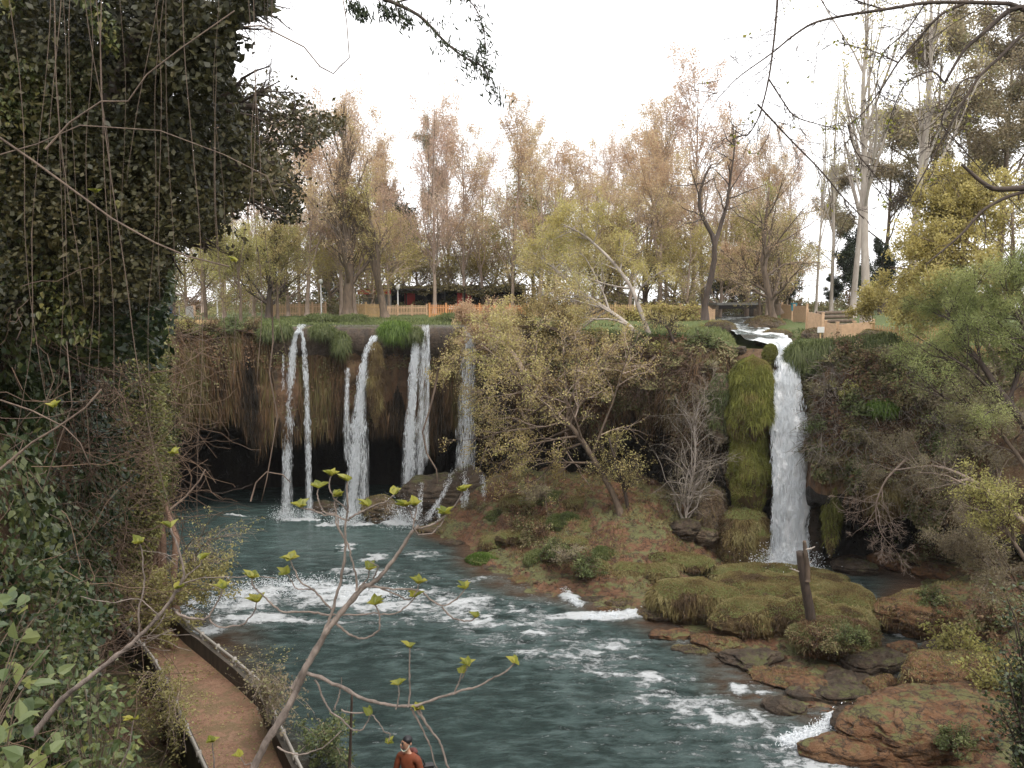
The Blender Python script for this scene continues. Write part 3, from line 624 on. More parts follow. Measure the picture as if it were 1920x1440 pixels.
def mossy_rock(label, px, py, z, rx, ry, h, seed, rz=0, dens=420, fringe=2500, under=.55, rock='mossrock', moss='moss', L=.13, fl=.45, rough=.16, group=None, name='mossy_rock', flat=1.6, cat='rock'):
    c = onz(px, py, z); t = Thing(name, label, cat, c, group); mb = MB(); P = blob(mb, c, rx, ry, h, seed, under, flat, rz, rough=rough, ledge=.09 if rock in ('tufa', 'wet_rock', 'boulder') else .03)
    t.part('stone', mb, M[rock], True)
    if dens > 70: k = MB(); moss_on(k, P, RNG(seed), int(dens * 1.4), L * (.65 if moss == 'moss' else 1), fringe=fringe, fl=fl * .8); t.part('moss', k, M[moss])
    return t
# island: z at the foot is just below the water
t = Thing('mossy_rock', 'broad moss mound carrying the broken trunk in front of the tall waterfall', 'rock', onz(1480, 1155, -.1)); mb, k_ = MB(), MB()
for i, (px, py, rx, ry, h) in enumerate(((1480, 1140, 3.0, 2.0, 1.75), (1560, 1165, 1.9, 1.6, 1.7), (1420, 1150, 2.0, 1.5, 1.65), (1440, 1195, 1.6, 1.1, 1.8), (1510, 1200, 1.6, 1.1, 1.9), (1580, 1205, 1.4, 1.1, 1.6), (1610, 1180, 1.0, 1.0, 1.3), (1385, 1120, 1.5, 1.0, 1.2), (1530, 1120, 1.7, 1.0, 1.3))):
    c_ = onz(px, py, -.1); P = blob(mb, c_, rx, ry, h, 11 + i * 5, .8, 2.0, RNG(i).uniform(-.5, .5), rough=.17); moss_on(k_, P, RNG(i), 800, .09, fringe=1800, fl=.42)
t.part('stone', mb, M['mossrock'], True); t.part('moss', k_, M['moss'])
mossy_rock('long overhanging moss rock with shaggy brown underside beside the foam tongue', 1305, 1168, -.1, 2.35, 1.2, 2.2, 12, rz=-.15, dens=520, fringe=4500, under=.6, flat=2, rough=.12, fl=.6)
mossy_rock('low moss ledge between the moss mound and the foot of the tall waterfall', 1430, 1090, .0, 3.2, 1.0, .95, 13, dens=420, fringe=1500, rough=.12)
mossy_rock('rounded moss hummock at the back corner of the moss mound by the dark pool', 1540, 1105, .1, 1.3, .8, .95, 14, dens=450, fringe=1400)
mossy_rock('bright green moss cushion between two shaggy rocks at the river edge', 1395, 1200, -.1, 1.5, 1.0, 1.9, 15, dens=520, fringe=1600)
mossy_rock('wide green moss cushion below the leaning tree bank and above the foam', 1265, 1070, .5, 2.1, 1.0, 1.05, 16, rz=-.3, dens=480, fringe=2600, fl=.4)
mossy_rock('small drooping moss rock at the tip of the red earth bank', 1188, 1095, .1, 1.15, .8, 1.2, 17, dens=480, fringe=2400, fl=.5)
mossy_rock('pale round moss cushion on the red earth bank', 1180, 1050, .9, .65, .5, .85, 18, dens=480, fringe=700, moss='moss')
mossy_rock('dark green leafy hummock on the red earth bank', 1137, 1062, .6, .8, .7, 1.1, 19, dens=480, fringe=700, moss='grass', L=.2)
mossy_rock('dark wet knob of rock at the root of the foam tongue', 1240, 1165, -.15, 1.1, .6, .75, 20, dens=120, fringe=300, rock='boulder')
mossy_rock('small yellow moss stones in the shallows beside the bank', 1165, 1140, -.1, .8, .4, .5, 21, dens=160, fringe=200, rock='boulder')
mossy_rock('brown layered rock with moss cap across the side stream from the mound', 1720, 1185, -.1, 2.0, 1.2, 1.9, 22, rz=.1, dens=170, fringe=1200, rock='tufa', under=.8)
mossy_rock('rust brown slab of tufa with mossy steps at the river bend', 1760, 1395, -.2, 4.0, 1.9, 1.9, 23, rz=.2, dens=60, fringe=500, rock='tufa', under=.85, rough=.12)
mossy_rock('lower shelf of dark tufa washed by the river beside the rust slab', 1700, 1440, -.3, 3.6, 1.0, 1.1, 24, rz=-.12, dens=30, fringe=300, rock='tufa', under=.85)
mossy_rock('mossy upper step of tufa above the rust slab', 1810, 1300, .2, 2.4, 1.4, 1.5, 25, dens=140, fringe=900, rock='tufa', under=.85)
mossy_rock('dark brown stone alone in the rapids by the island foot', 1472, 1342, -.2, .85, .45, .65, 26, rz=-.4, dens=0, rock='wet_rock', name='river_stone')
mossy_rock('wet brown dome of rock with water sliding round it beside the mound', 1640, 1255, -.15, 1.5, 1.1, .8, 27, dens=0, rock='wet_rock', name='river_stone', under=.9)
mossy_rock('smooth dark rock hump below the wet brown dome', 1560, 1310, -.15, 1.7, .8, .6, 28, dens=0, rock='wet_rock', name='river_stone', under=.9)
mossy_rock('bushy shoulder of rock hanging over the rapids under the mound', 1560, 1235, -.1, 1.9, 1.2, 1.8, 29, dens=380, fringe=2200, moss='under', L=.25, fl=.4)
mossy_rock('low rock spit running out under the leaning twigs', 838, 1000, -.1, 2.2, .5, .55, 30, dens=120, fringe=400, rock='boulder')
mossy_rock('small flat dark rock in the water beside the rock spit', 848, 1024, -.15, .75, .35, .4, 31, dens=60, fringe=0, rock='wet_rock', name='river_stone')
mossy_rock('yellow green moss patch at the waterline of the red bank', 915, 1052, -.05, 1.2, .9, .35, 32, dens=420, fringe=400, moss='grass_bright')
for i, (px, py, z, r, h, ms) in enumerate(((930, 990, .8, 1.0, .8, 'grass'), (965, 1020, .8, 1.1, .7, 'moss'), (1005, 1000, 1.2, 1.2, .9, 'moss'), (1045, 1055, .8, .9, .8, 'grass'), (1090, 1040, 1.0, 1.0, .9, 'moss'), (1110, 1085, .6, .9, .8, 'moss'), (1010, 1060, .6, .8, .6, 'grass'), (1060, 1000, 1.4, 1.3, .9, 'grass'), (1120, 1010, 1.5, 1.2, .8, 'moss'), (1210, 1045, 1.0, 1.1, .9, 'moss'), (970, 960, 1.9, 1.2, .9, 'moss'), (1030, 950, 2.3, 1.3, .9, 'grass'), (1240, 1100, .5, .9, 1.0, 'moss'), (1085, 960, 2.3, 1.2, .8, 'moss'), (925, 1030, .4, .8, .6, 'moss'))):
    mossy_rock(('grey green' if ms == 'grass' else 'olive') + ' hummock on the red earth bank', px, py, z - .25, r, r * .8, h + .2, 170 + i, dens=420, fringe=700, moss=ms, L=.16, fl=.4, name='moss_hummock', group='hummocks on the red bank, ' + ms, rough=.2)
# boulders under the middle falls
mossy_rock('rust orange moss boulder between two thin waterfalls', 712, 985, -.2, 1.25, 1.0, 2.2, 33, dens=160, fringe=900, rock='boulder', moss='moss')
bA = mossy_rock('big wet grey boulder with white water running down it under the waterfall', 818, 982, -.2, 2.6, 1.6, 3.5, 34, dens=0, rock='wet_rock', under=.9, name='boulder', rough=.13)
bB = mossy_rock('tall dark wet boulder beside the red earth slope with trickling cascades', 878, 975, -.2, 1.5, 1.4, 4.1, 35, dens=30, fringe=300, rock='wet_rock', under=.95, name='boulder', rough=.13)
mossy_rock('dark rock knob standing in the pool behind the fig twigs', 608, 965, -.3, 1.1, .8, 1.0, 36, dens=0, rock='wet_rock', name='boulder')
for i, (px, py, z, r, h, lab) in enumerate(((1320, 1010, 1.2, .8, 1.0, 'grey white mottled boulder at the foot of the moss column'), (1285, 1000, 1.6, .9, 1.2, 'dark grey boulder under the grey twiggy shrub'),
        (1390, 655, 12.2, .35, .55, 'black stone in the spillway beside the moss column'))):
    mossy_rock(lab, px, py + 10, z, r, r * .8, h, 40 + i, dens=0, rock='boulder' if i == 0 else 'wet_rock', name='boulder')
k = 0
rg = RNG(50)
bush_spots = [(900, 955), (935, 975), (975, 1000), (1040, 1035), (1065, 1045), (1100, 1065), (1010, 1015), (960, 955), (1060, 975), (1110, 1000), (1150, 1020), (1220, 1025), (1000, 930), (1085, 930), (985, 975), (1190, 1005), (1250, 1015), (1130, 960)]

# moss column left of the tall fall
def buttress(label, px0, px1, ytop, ybot, Y, seed, name='moss_column', dens=300, fringe=5000, moss='moss', rock='mossrock', depth=1.0, prof_=None, fl=1.0, cat='rock', rough=.1):
    a, b = at(px0, ytop, Y), at(px1, ytop, Y); zt = a[2]; zb = at(px0, ybot, Y)[2]; c = (a + b) / 2; rx = (b[0] - a[0]) / 2
    t = Thing(name, label, cat, (c[0], c[1], zb)); mb = MB(); n, m = 90, 80
    tt = np.linspace(0, 1, n); th = np.linspace(0, 2 * pi, m, endpoint=False); pr = np.interp(tt, *(prof_ or ([0, .1, .3, .5, .62, .8, .92, 1], [.8, .85, .7, .95, .82, 1.0, .8, .05])))
    T, Rd = np.meshgrid(th, pr); Z = zb + (zt - zb) * np.repeat(tt[:, None], m, 1)
    P = X3(c[0] + rx * Rd * np.cos(T), c[1] + rx * depth * Rd * np.sin(T), Z)
    d = fbm(P * .7, 3, seed) * .5 + fbm(P * [2.2, 2.2, .35], 4, seed + 2) * .45
    P = P + norm(P - X3(c[0], c[1], Z)) * (d * rough * 4 * rx ** .5)[..., None]
    mb.grid(P, wrap=True); mb.add(np.r_[P[-1], [P[-1].mean(0)]], [[i, (i + 1) % m, m] for i in range(m)])
    t.part('stone', mb, M[rock], True); k = MB(); moss_on(k, P, RNG(seed), dens, .10, fringe=fringe, fl=fl * .55, thr=-.3); t.part('moss', k, M[moss]); return t
buttress('tall smooth green moss column just beside the white waterfall', 1370, 1453, 666, 985, 49.9, 101, fringe=15000, dens=1300, moss='moss_green', prof_=([0, .06, .2, .34, .42, .5, .6, .66, .75, .88, .96, 1], [.35, .62, .8, .9, .72, .62, .86, .98, 1.0, .92, .6, .05]), fl=.8, rough=.17)
buttress('brown lower foot of the moss column with yellow hanging moss', 1340, 1450, 940, 1052, 49.7, 102, fringe=5000, dens=200, rock='mossrock', prof_=([0, .5, .8, 1], [1, .95, .7, .1]))
buttress('green moss knob at the lip where the stream turns into the waterfall', 1432, 1458, 645, 690, 51, 103, fringe=2500, dens=700, moss='moss_green', prof_=([0, .6, .9, 1], [.7, 1, .6, .05]), fl=.35)
buttress('narrow green moss drape hanging in the undercut beside the waterfall', 1547, 1577, 905, 1045, 47.6, 104, fringe=3500, dens=200, moss='moss_green', prof_=([0, .2, .6, 1], [.1, .6, 1, .6]), fl=.9)
buttress('rusty mossy pillar of rock next to the tall waterfall', 1508, 1585, 690, 900, 50, 105, fringe=6000, dens=120, rock='cliff', prof_=([0, .3, .7, .9, 1], [.5, .8, 1, .8, .2]), fl=.9)
buttress('black wet rock pillar behind the waterfall spray', 1496, 1548, 850, 1085, 49.6, 106, fringe=0, dens=0, rock='wet_rock', prof_=([0, .5, .9, 1], [1, .9, .7, .2]))
buttress('red brown rock shoulder left of the moss column', 1328, 1378, 700, 830, 50.6, 107, fringe=2500, dens=120, rock='boulder', prof_=([0, .3, .8, 1], [.5, 1, .9, .2]), moss='grass')
buttress('mottled grey rock wall under the rock shoulder', 1295, 1370, 905, 1025, 50.6, 108, fringe=900, dens=60, rock='boulder', prof_=([0, .6, .9, 1], [1, .9, .6, .1]))
buttress('olive moss tongue hanging between two thin waterfalls', 690, 714, 640, 805, 59.8, 109, fringe=6000, dens=300, moss='moss', prof_=([0, .15, .5, .85, 1], [.05, .5, 1, .8, .3]), fl=1.2)
for i, (a_, b_, y0, y1, lab) in enumerate(((1620, 1700, 880, 985, 'broad brown moss beard hanging over the black undercut'), (1700, 1745, 870, 965, 'rust coloured moss beard at the end of the undercut'), (1768, 1850, 840, 930, 'dull green moss beard behind the bare twigs'))):
    buttress(lab, a_, b_, y0, y1, 46.4, 110 + i, fringe=6000, dens=100, name='moss_beard', moss='strand' if i == 1 else 'moss', prof_=([0, .2, .6, 1], [.15, .55, 1, .8]), fl=1.0)

# broken tufa along the water's edge
rg = RNG(130)
edge = [('dark ledge stone', 1345, 1215, 1.2, .5), ('brown shelf stone', 1410, 1245, 1.3, .5), ('wet shelf stone', 1470, 1280, 1.5, .45), ('rust shelf stone', 1530, 1300, 1.4, .5), ('flat dark stone', 1590, 1290, 1.2, .5), ('round brown stone', 1650, 1300, .9, .6), ('pale brown stone', 1690, 1330, 1.0, .6), ('cracked stone', 1610, 1365, 1.1, .7), ('long wet stone', 1650, 1400, 1.6, .6), ('rust orange stone', 1760, 1350, 1.4, .8),
        ('layered stone', 1830, 1390, 1.5, .9), ('dark corner stone', 1880, 1430, 1.3, .8), ('mossy edge stone', 1800, 1440, 1.4, .6), ('low stone', 1740, 1430, 1.2, .5), ('square stone', 1690, 1225, .7, .5), ('small wet stone', 1740, 1255, .8, .5), ('brown bend stone', 1770, 1225, .9, .6), ('tilted stone', 1655, 1165, .7, .6), ('dark pool stone', 1610, 1140, .6, .4), ('black pool stone', 1600, 1075, 1.2, .8),
        ('back pool stone', 1680, 1065, 1.4, .9), ('shaded pool stone', 1760, 1085, 1.5, .9), ('bank toe stone', 1120, 1128, .8, .3), ('red bank toe stone', 1050, 1105, .8, .3), ('flat red stone', 985, 1092, .9, .25), ('mud coloured stone', 930, 1068, .7, .25), ('dark spit stone', 880, 1012, .8, .4), ('knobbly spit stone', 905, 1000, .9, .6), ('ledge stone below the boulders', 945, 985, 1.0, .8), ('stone beside the small wave', 1140, 1150, .5, .3), ('brown islet stone', 1255, 1195, .8, .35), ('sunken stone', 1300, 1225, .8, .3)]
for i, (lb, px, py, r, h) in enumerate(edge):
    wh = 'by the side stream below the moss mound' if px > 1330 and py > 1200 else 'at the dark pool behind the mound' if px > 1330 else 'along the water edge of the red bank'
    mossy_rock(lb + ' ' + wh, px, py, -.1, r, r * rg.uniform(.5, .75), h, 140 + i, rz=rg.uniform(-.5, .5), dens=int(rg.choice([0, 60, 150])), fringe=0, under=.85, rock=('tufa', 'wet_rock', 'tufa')[i % 3], name='tufa_rock', rough=.27, L=.09)

# ------------------------------------------------------------------ waterfalls: falling drops and veils
def fall_path(pts, Y):
    """pixel points at distance(s) Y -> smooth 3-D path"""
    P = np.array([at(x, y, Yk) for (x, y), Yk in zip(pts, np.broadcast_to(Y, (len(pts),)))]); return P
def waterfall(label, strands, spray=(), name='waterfall', veil=True, group=None):
    t = Thing(name, label, 'waterfall', strands[0][0][-1], group); rg = RNG(abs(hash(label)) % 9999 if False else len(label) * 31)
    mb = MB(); vl = MB()
    for P, w0, w1, n, L, W in strands:
        n = int(n * 1.0); W = W * .5; L = L * 1.15; w1 = w1 * 1.2; w0 = w0 * 1.5
        u = rg.random(n) ** .9; k = len(P); ui = u * (k - 1); C = np.stack([np.interp(ui, range(k), P[:, c]) for c in range(3)], 1)
        wd = w0 + (w1 - w0) * u; off = rg.normal(0, .42, n).clip(-1, 1); C[:, 0] += off * wd * (.75 + .5 * fbm(C * [0, 0, 1.1], 2, 3)); C[:, 1] += rg.normal(0, .4, n) * wd
        cl = fbm(C * [4, 2.0, 1.1], 3, 5) + .3 * fbm(C * [9, 3, 3], 2, 8); keep = cl > rg.uniform(-.6, .32, n); C = C[keep]; uu = u[keep]
        D = np.tile([0, 0, -1.0], (len(C), 1)); C2 = np.stack([np.interp(np.minimum(ui[keep] + .05, k - 1), range(k), P[:, c]) - np.interp(ui[keep] - .05, range(k), P[:, c]) for c in range(3)], 1)
        D = norm(C2 + [0, 0, -.01]) + rg.normal(0, .05, C.shape)
        mb.drops(C, D, rg.uniform(.4, 1.3, len(C)) * L * (.5 + .8 * uu), rg.uniform(.5, 1.3, len(C)) * W, rg)
        if veil:
            s_ = np.linspace(0, 1, 60); si = s_ * (k - 1); A = np.stack([np.interp(si, range(k), P[:, c]) for c in range(3)], 1); wv = (w0 + (w1 - w0) * s_) * .8
            th = np.linspace(0, 2 * pi, 14, endpoint=False); G = np.zeros((60, 14, 3)) + A[:, None]
            G[..., 0] += wv[:, None] * np.cos(th); G[..., 1] += .4 * wv[:, None] * np.sin(th); G[..., :2] += .12 * fbm(G * [3, 3, .6], 3, 4)[..., None] * wv[:, None, None] * 3; vl.grid(G, wrap=True)
    for c, rad, h, n in spray:
        q = rg.normal(0, .5, (n, 3)) * [rad, rad * .6, 1]; q[:, 2] = np.abs(rg.normal(0, .5, n)) * h; q = q + c
        mb.drops(q, rg.normal(size=(n, 3)), rg.uniform(.02, .09, n), rg.uniform(.015, .05, n), rg)
    t.part('falling_water', mb, M['fall'])
    if veil: t.part('veil', vl, M['veil'], True)
    return t
Yf = 60.6
waterfall('thin waterfall of two strands dropping into the dark pool', [
    (fall_path([(556, 622), (551, 640), (546, 700), (541, 800), (537, 975)], Yf), .10, .42, 5200, .34, .05), (fall_path([(566, 622), (571, 660), (575, 740), (578, 850), (580, 972)], Yf), .09, .30, 3000, .34, .05),
    (fall_path([(531, 665), (531, 740), (533, 860), (536, 970)], Yf), .06, .22, 900, .3, .045), (fall_path([(566, 608), (560, 622), (556, 626)], Yf), .25, .25, 500, .2, .06)],
    [(onz(537, 975, 0), 1.0, .9, 1500), (onz(580, 973, 0), .7, .6, 700)], veil=True)
waterfall('slanting waterfall that springs from beside the round grass tuft', [
    (fall_path([(702, 630), (693, 655), (683, 700), (674, 760), (668, 830), (664, 900), (655, 985)], Yf - .8), .20, .72, 9500, .34, .065),
    (fall_path([(678, 690), (680, 800), (682, 985)], Yf - .6), .15, .5, 1500, .5, .05), (fall_path([(652, 690), (650, 760), (652, 860)], Yf - .4), .12, .3, 500, .5, .05)],
    [(onz(650, 985, 0), 1.3, 1.2, 2500)], veil=True)
waterfall('bright straight waterfall landing in foam beside the wet boulders', [
    (fall_path([(780, 640), (776, 690), (771, 780), (767, 880), (762, 985)], Yf - .5), .16, .62, 9000, .36, .06),
    (fall_path([(797, 612), (792, 700), (790, 820), (784, 940)], Yf - .3), .22, .35, 1500, .7, .045), (fall_path([(803, 610), (802, 700), (800, 860)], Yf - .2), .1, .2, 700, .7, .04)],
    [(onz(760, 985, 0), 1.7, 1.6, 4500)], veil=True)
waterfall('faint trickling waterfall half hidden behind the leaning tree crown', [
    (fall_path([(880, 610), (878, 680), (874, 790), (870, 900)], Yf - 1.2), .3, .75, 2600, .5, .045)], [], veil=True)
casc = []
for x0, y0, x1, y1, n, w_ in ((850, 880, 800, 975, 700, .25), (870, 885, 868, 975, 900, .3), (790, 905, 775, 975, 700, .3), (815, 925, 822, 985, 350, .12), (865, 930, 866, 985, 500, .12), (885, 940, 884, 985, 300, .12), (905, 890, 900, 960, 500, .25)):
    casc.append((fall_path([(x0, y0), ((x0 + x1) / 2 + 6, (y0 + y1) / 2), (x1, y1)], (57.4, 56.9, 56.5)), .25, w_ * 1.9, int(n * 1.5), .12, .05))
waterfall('white trickles running over the wet boulders at the pool edge', casc, [(onz(770, 978, .1), 1.5, .5, 1500), (onz(866, 985, .1), .7, .4, 700)], name='cascade', veil=False)

# the tall white fall: solid rushing body, ragged edges of drops
t = Thing('waterfall', 'tall solid white waterfall beside the green moss column', 'waterfall', onz(1480, 1070, 0), None)
ys = np.array([640, 655, 668, 680, 720, 790, 860, 930, 1000, 1040, 1075]); xl = np.array([1458, 1462, 1456, 1453, 1452, 1449, 1452, 1455, 1449, 1446, 1438]); xr = np.array([1480, 1484, 1488, 1494, 1495, 1505, 1513, 1511, 1508, 1508, 1512])
Yd = np.array([51.6, 51.0, 50.7, 50.2, 49.6, 49.0, 48.8, 48.7, 48.6, 48.6, 48.6])
yy = np.linspace(640, 1080, 320); L_ = at(np.interp(yy, ys, xl), yy, np.interp(yy, ys, Yd)); R_ = at(np.interp(yy, ys, xr), yy, np.interp(yy, ys, Yd)); mid = (L_ + R_) / 2; hw = (R_[:, 0] - L_[:, 0]) / 2
th = np.linspace(-pi, pi, 72, endpoint=False); G = mid[:, None] + np.stack([hw[:, None] * np.sin(th), -hw[:, None] * .5 * np.cos(th), 0 * hw[:, None] * th], -1)
G[..., :2] += (norm(G - mid[:, None])[..., :2]) * ((fbm(G * [1.6, 1.6, .5], 4, 3) * .5 + fbm(G * [5, 5, 1.8], 3, 6) * .28) * np.interp(yy, [640, 690, 1080], [.3, .9, .8])[:, None])[..., None]
t.part('water_body', MB().grid(G, wrap=True), M['rush'], True)
rg = RNG(77); n = 22000; u = rg.random(n) ** .85; yq = 645 + 430 * u; A = at(np.interp(yq, ys, xl), yq, np.interp(yq, ys, Yd)); B = at(np.interp(yq, ys, xr), yq, np.interp(yq, ys, Yd)); s_ = rg.beta(.7, .7, n)[:, None] * 1.16 - .08
C = A + (B - A) * s_; C[:, 1] -= (np.sin(np.clip(s_[:, 0], 0, 1) * pi) * .6 + .05) * (B - A)[:, 0] * .5 + rg.random(n) * .15; keep = fbm(C * [2, 2, .7], 3, 2) > rg.uniform(-.4, .2, n); C = C[keep]
C = C[::2] + rg.normal(0, .05, C[::2].shape); mbd = MB().drops(C, np.tile([0, 0, -1.], (len(C), 1)) + rg.normal(0, .12, C.shape), rg.uniform(.15, .6, len(C)), rg.uniform(.015, .045, len(C)), rg)
q = rg.normal(0, .5, (6000, 3)) * [1.7, 1.3, 0] + [0, 0, 0]; q[:, 2] = np.abs(rg.normal(0, .45, 6000)) * 1.3; q = q + onz(1470, 1072, .1); mbd.drops(q, rg.normal(size=(6000, 3)), rg.uniform(.03, .12, 6000), rg.uniform(.02, .06, 6000), rg)
t.part('spray', mbd, M['fall'])
# low white chute where the side stream meets the river, and the broken surf crests
def crest(label, pts, n, wd, h, z=.05, name='rapid'):
    P = np.array([onz(x, y, z) for x, y in pts]); rg = RNG(n); u = rg.random(n) * (len(P) - 1); C = np.stack([np.interp(u, range(len(P)), P[:, c]) for c in range(3)], 1)
    C += rg.normal(0, .45, (n, 3)) * [wd, wd * .8, 0]; C[:, 2] += np.abs(rg.normal(0, .5, n)) * h; t = Thing(name, label, 'rapids', P[0]); d = norm(P[-1] - P[0])
    t.part('surf', MB().drops(C, d + rg.normal(0, .5, (n, 3)), rg.uniform(.04, .14, n), rg.uniform(.02, .05, n), rg), M['fall']); return t
crest('white chute pouring from the side stream past the rust slab', [(1610, 1335), (1570, 1352), (1530, 1378), (1495, 1390), (1478, 1398)], 5200, .42, .22)
crest('bright foam tongue pouring out from under the shaggy moss rock', [(1222, 1146), (1190, 1153), (1150, 1158), (1105, 1160)], 4200, .5, .18)
crest('small white wave standing off the shallow brown bank', [(1060, 1108), (1070, 1122), (1086, 1138)], 1500, .25, .2)
crest('line of white broken water along the rapids beside the parapet', [(390, 1140), (450, 1110), (520, 1100), (600, 1098), (660, 1110), (740, 1122)], 5000, 2.2, .16)

# ------------------------------------------------------------------ plants on the cliff
ta = np.linspace(2.3, -.1, 900); _x, _y = CC[0] + rim_r(ta) * np.cos(ta), CC[1] + rim_r(ta) * np.sin(ta); tp = np.maximum.accumulate(960 + FPX * _x / (_y * cP))
def cliff_samples(rg, px0, px1, s0, s1, n, clump=0, thr=0, sc=(.35, .35)):
    a = np.interp(rg.uniform(px0, px1, n), tp, ta); s = rg.uniform(s0, s1, n)
    P = cliff_pt(a, s); e = .006; N = norm(np.cross(cliff_pt(a, s + .02) - P, cliff_pt(a + e, s) - P))
    inw = norm(X3(CC[0], CC[1], 0) - P * [1, 1, 0]); N = N * np.sign((N * (inw + [0, 0, .5])).sum(-1, keepdims=True))
    if clump:
        k = fbm(P * [sc[0], sc[0], sc[1]], 3, clump) > thr; P, N = P[k], N[k]
    return P, N
# roots, dead reeds and moss threads that curtain the rock
rg = RNG(201); mb = MB()
P, N = cliff_samples(rg, 300, 1000, .3, 3.9, 30000, 301, -.22, (.5, .08))
col = np.clip(.45 + 1.1 * fbm(P * [.6, .6, .12], 3, 302) + rg.normal(0, .13, len(P)), 0, 1)
mb.blades(P + N * .08, N * .12 + [0, 0, -1] + rg.normal(0, .10, P.shape), rg.uniform(.3, 1.5, len(P)), rg.uniform(.03, .09, len(P)), rg, col, .1)
P, N = cliff_samples(rg, 900, 1390, .4, 4.0, 9000, 303, -.1, (.5, .2))
mb.blades(P + N * .1, N * .3 + [0, 0, -1] + rg.normal(0, .2, P.shape), rg.uniform(.4, 1.6, len(P)), rg.uniform(.03, .08, len(P)), rg, np.clip(.4 + .9 * fbm(P * .5, 3, 304) + rg.normal(0, .15, len(P)), 0, 1), .1)
P, N = cliff_samples(rg, 1515, 1925, .5, 4.2, 14000, 305, -.05, (.4, .2))
mb.blades(P + N * .1, N * .3 + [0, 0, -1] + rg.normal(0, .2, P.shape), rg.uniform(.4, 1.5, len(P)), rg.uniform(.03, .09, len(P)), rg, np.clip(.45 + .9 * fbm(P * .5, 3, 306) + rg.normal(0, .15, len(P)), 0, 1), .1)
# long fringe along the lower edge of the overhang
P, N = cliff_samples(rg, 300, 1360, 3.5, 4.25, 5200, 307, -.15, (.7, .05))
mb.blades(P, N * .05 + [0, 0, -1] + rg.normal(0, .05, P.shape), rg.uniform(.2, 1.3, len(P)) ** 1.5, rg.uniform(.03, .09, len(P)), rg, np.clip(.15 + rg.normal(0, .2, len(P)), 0, 1), .05)
stuff('hanging_foliage', 'brown roots, dead reeds and moss threads curtaining the cliff', mb, M['strand'])
# leafy undergrowth: dense on the middle and the right, thin on the left
mb = MB()
for a_, b_, s0, s1, n, cs, th, L in ((300, 1000, 0, 2.2, 12000, 311, -.05, .17), (300, 1000, 2, 4, 5000, 317, .05, .15), (860, 1390, 0, 3.9, 26000, 312, -.25, .19), (1500, 1930, 0, 4.3, 52000, 313, -.25, .19), (300, 420, 0, 4.2, 4000, 315, -.3, .16)):
    P, N = cliff_samples(rg, a_, b_, s0, s1, n, cs, th); c = np.clip(.5 + 1.2 * fbm(P * .33, 3, 314) + rg.normal(0, .14, len(P)), 0, 1)
    P = P + N * (rg.random(len(P)) ** 1.5)[:, None] * (.25 + .5 * np.abs(fbm(P * .8, 2, 316)))[:, None]
    mb.leaves(P, rg.uniform(.5, 1.3, len(P)) * L, None, N + [0, 0, .4], None, rg, c, .7)
stuff('undergrowth', 'low mixed undergrowth covering the cliff face', mb, M['under'])
# dry twigs over the middle and right slopes
def twigs(rg, P, N, L, r=.012, k=5, droop=.4, out=.6):
    n = len(P); t = np.linspace(0, 1, k)[None, :, None]; d = norm(N * out + rg.normal(0, .7, P.shape)); L = np.broadcast_to(L, (n,))[:, None, None]
    return P[:, None] + d[:, None] * t * L + np.cumsum(rg.normal(0, .06, (n, k, 3)), 1) * L * (t > 0) + [0, 0, -1] * (t ** 2) * L * droop
mb = MB(); P, N = cliff_samples(rg, 980, 1340, .6, 4, 5200, 321, -.05); mb.tubes(twigs(rg, P, N, rg.uniform(.5, 1.9, len(P))), np.linspace(.022, .007, 5), 3, rg.random(len(P)), cap=False)
stuff('dry_undergrowth', 'tangle of dry brown stems on the cliff between the falls', mb, M['twig_brown'])
mb = MB(); P, N = cliff_samples(rg, 1560, 1930, .8, 4, 3600, 322, 0); mb.tubes(twigs(rg, P, N, rg.uniform(.5, 1.8, len(P)), droop=.2), np.linspace(.02, .006, 5), 3, rg.random(len(P)), cap=False)
stuff('twiggy_undergrowth', 'grey bare twigs over the slope beside the tall waterfall', mb, M['twig_grey'])
# grass on the plateau edge and on the bank
mb = MB()
aa_ = np.interp(rg.uniform(900, 1930, 26000), tp, ta); ee = rg.random(26000) ** 1.5 * 9 - .3; r_ = rim_r(aa_) + ee; x, y = CC[0] + r_ * np.cos(aa_), CC[1] + r_ * np.sin(aa_)
d, _t = dist_poly(np.c_[x, y], stream_pts); k = (d > 2.0) & (fbm(X3(x * .3, y * .3, 0), 3, 331) > -.15); x, y = x[k], y[k]; P = X3(x, y, plateau_z(x, y) - .02)
mb.blades(P, rg.normal(0, .35, P.shape) + [0, 0, 1], rg.uniform(.15, .45, len(P)), .05, rg, np.clip(.5 + fbm(P * .4, 2, 332) + rg.normal(0, .2, len(P)), 0, 1), .3)
aa_ = np.interp(rg.uniform(300, 1000, 12000), tp, ta); ee = rg.random(12000) ** 1.5 * 12 + 3.4; r_ = rim_r(aa_) + ee; x, y = CC[0] + r_ * np.cos(aa_), CC[1] + r_ * np.sin(aa_); P = X3(x, y, plateau_z(x, y) - .02)
mb.blades(P, rg.normal(0, .35, P.shape) + [0, 0, 1], rg.uniform(.15, .4, len(P)), .06, rg, None, .3)
stuff('grass', 'green grass along the cliff top', mb, M['grass'])
mb = MB(); n = 90000; x = rg.uniform(-6, 24, n); y = rg.uniform(34, 57, n); z = bank(x, y); k = (z > .45) & (fbm(X3(x * .55, y * .55, 0), 3, 341) > -.2 + .45 * (x > 9) * (y < 46)); x, y, z = x[k], y[k], z[k]
P = X3(x, y, z - .03); mb.blades(P, rg.normal(0, .45, P.shape) + [0, 0, 1], rg.uniform(.08, .32, len(P)), .045, rg, np.clip(.45 + 1.1 * fbm(P * .7, 3, 342) + rg.normal(0, .15, len(P)), 0, 1), .45)
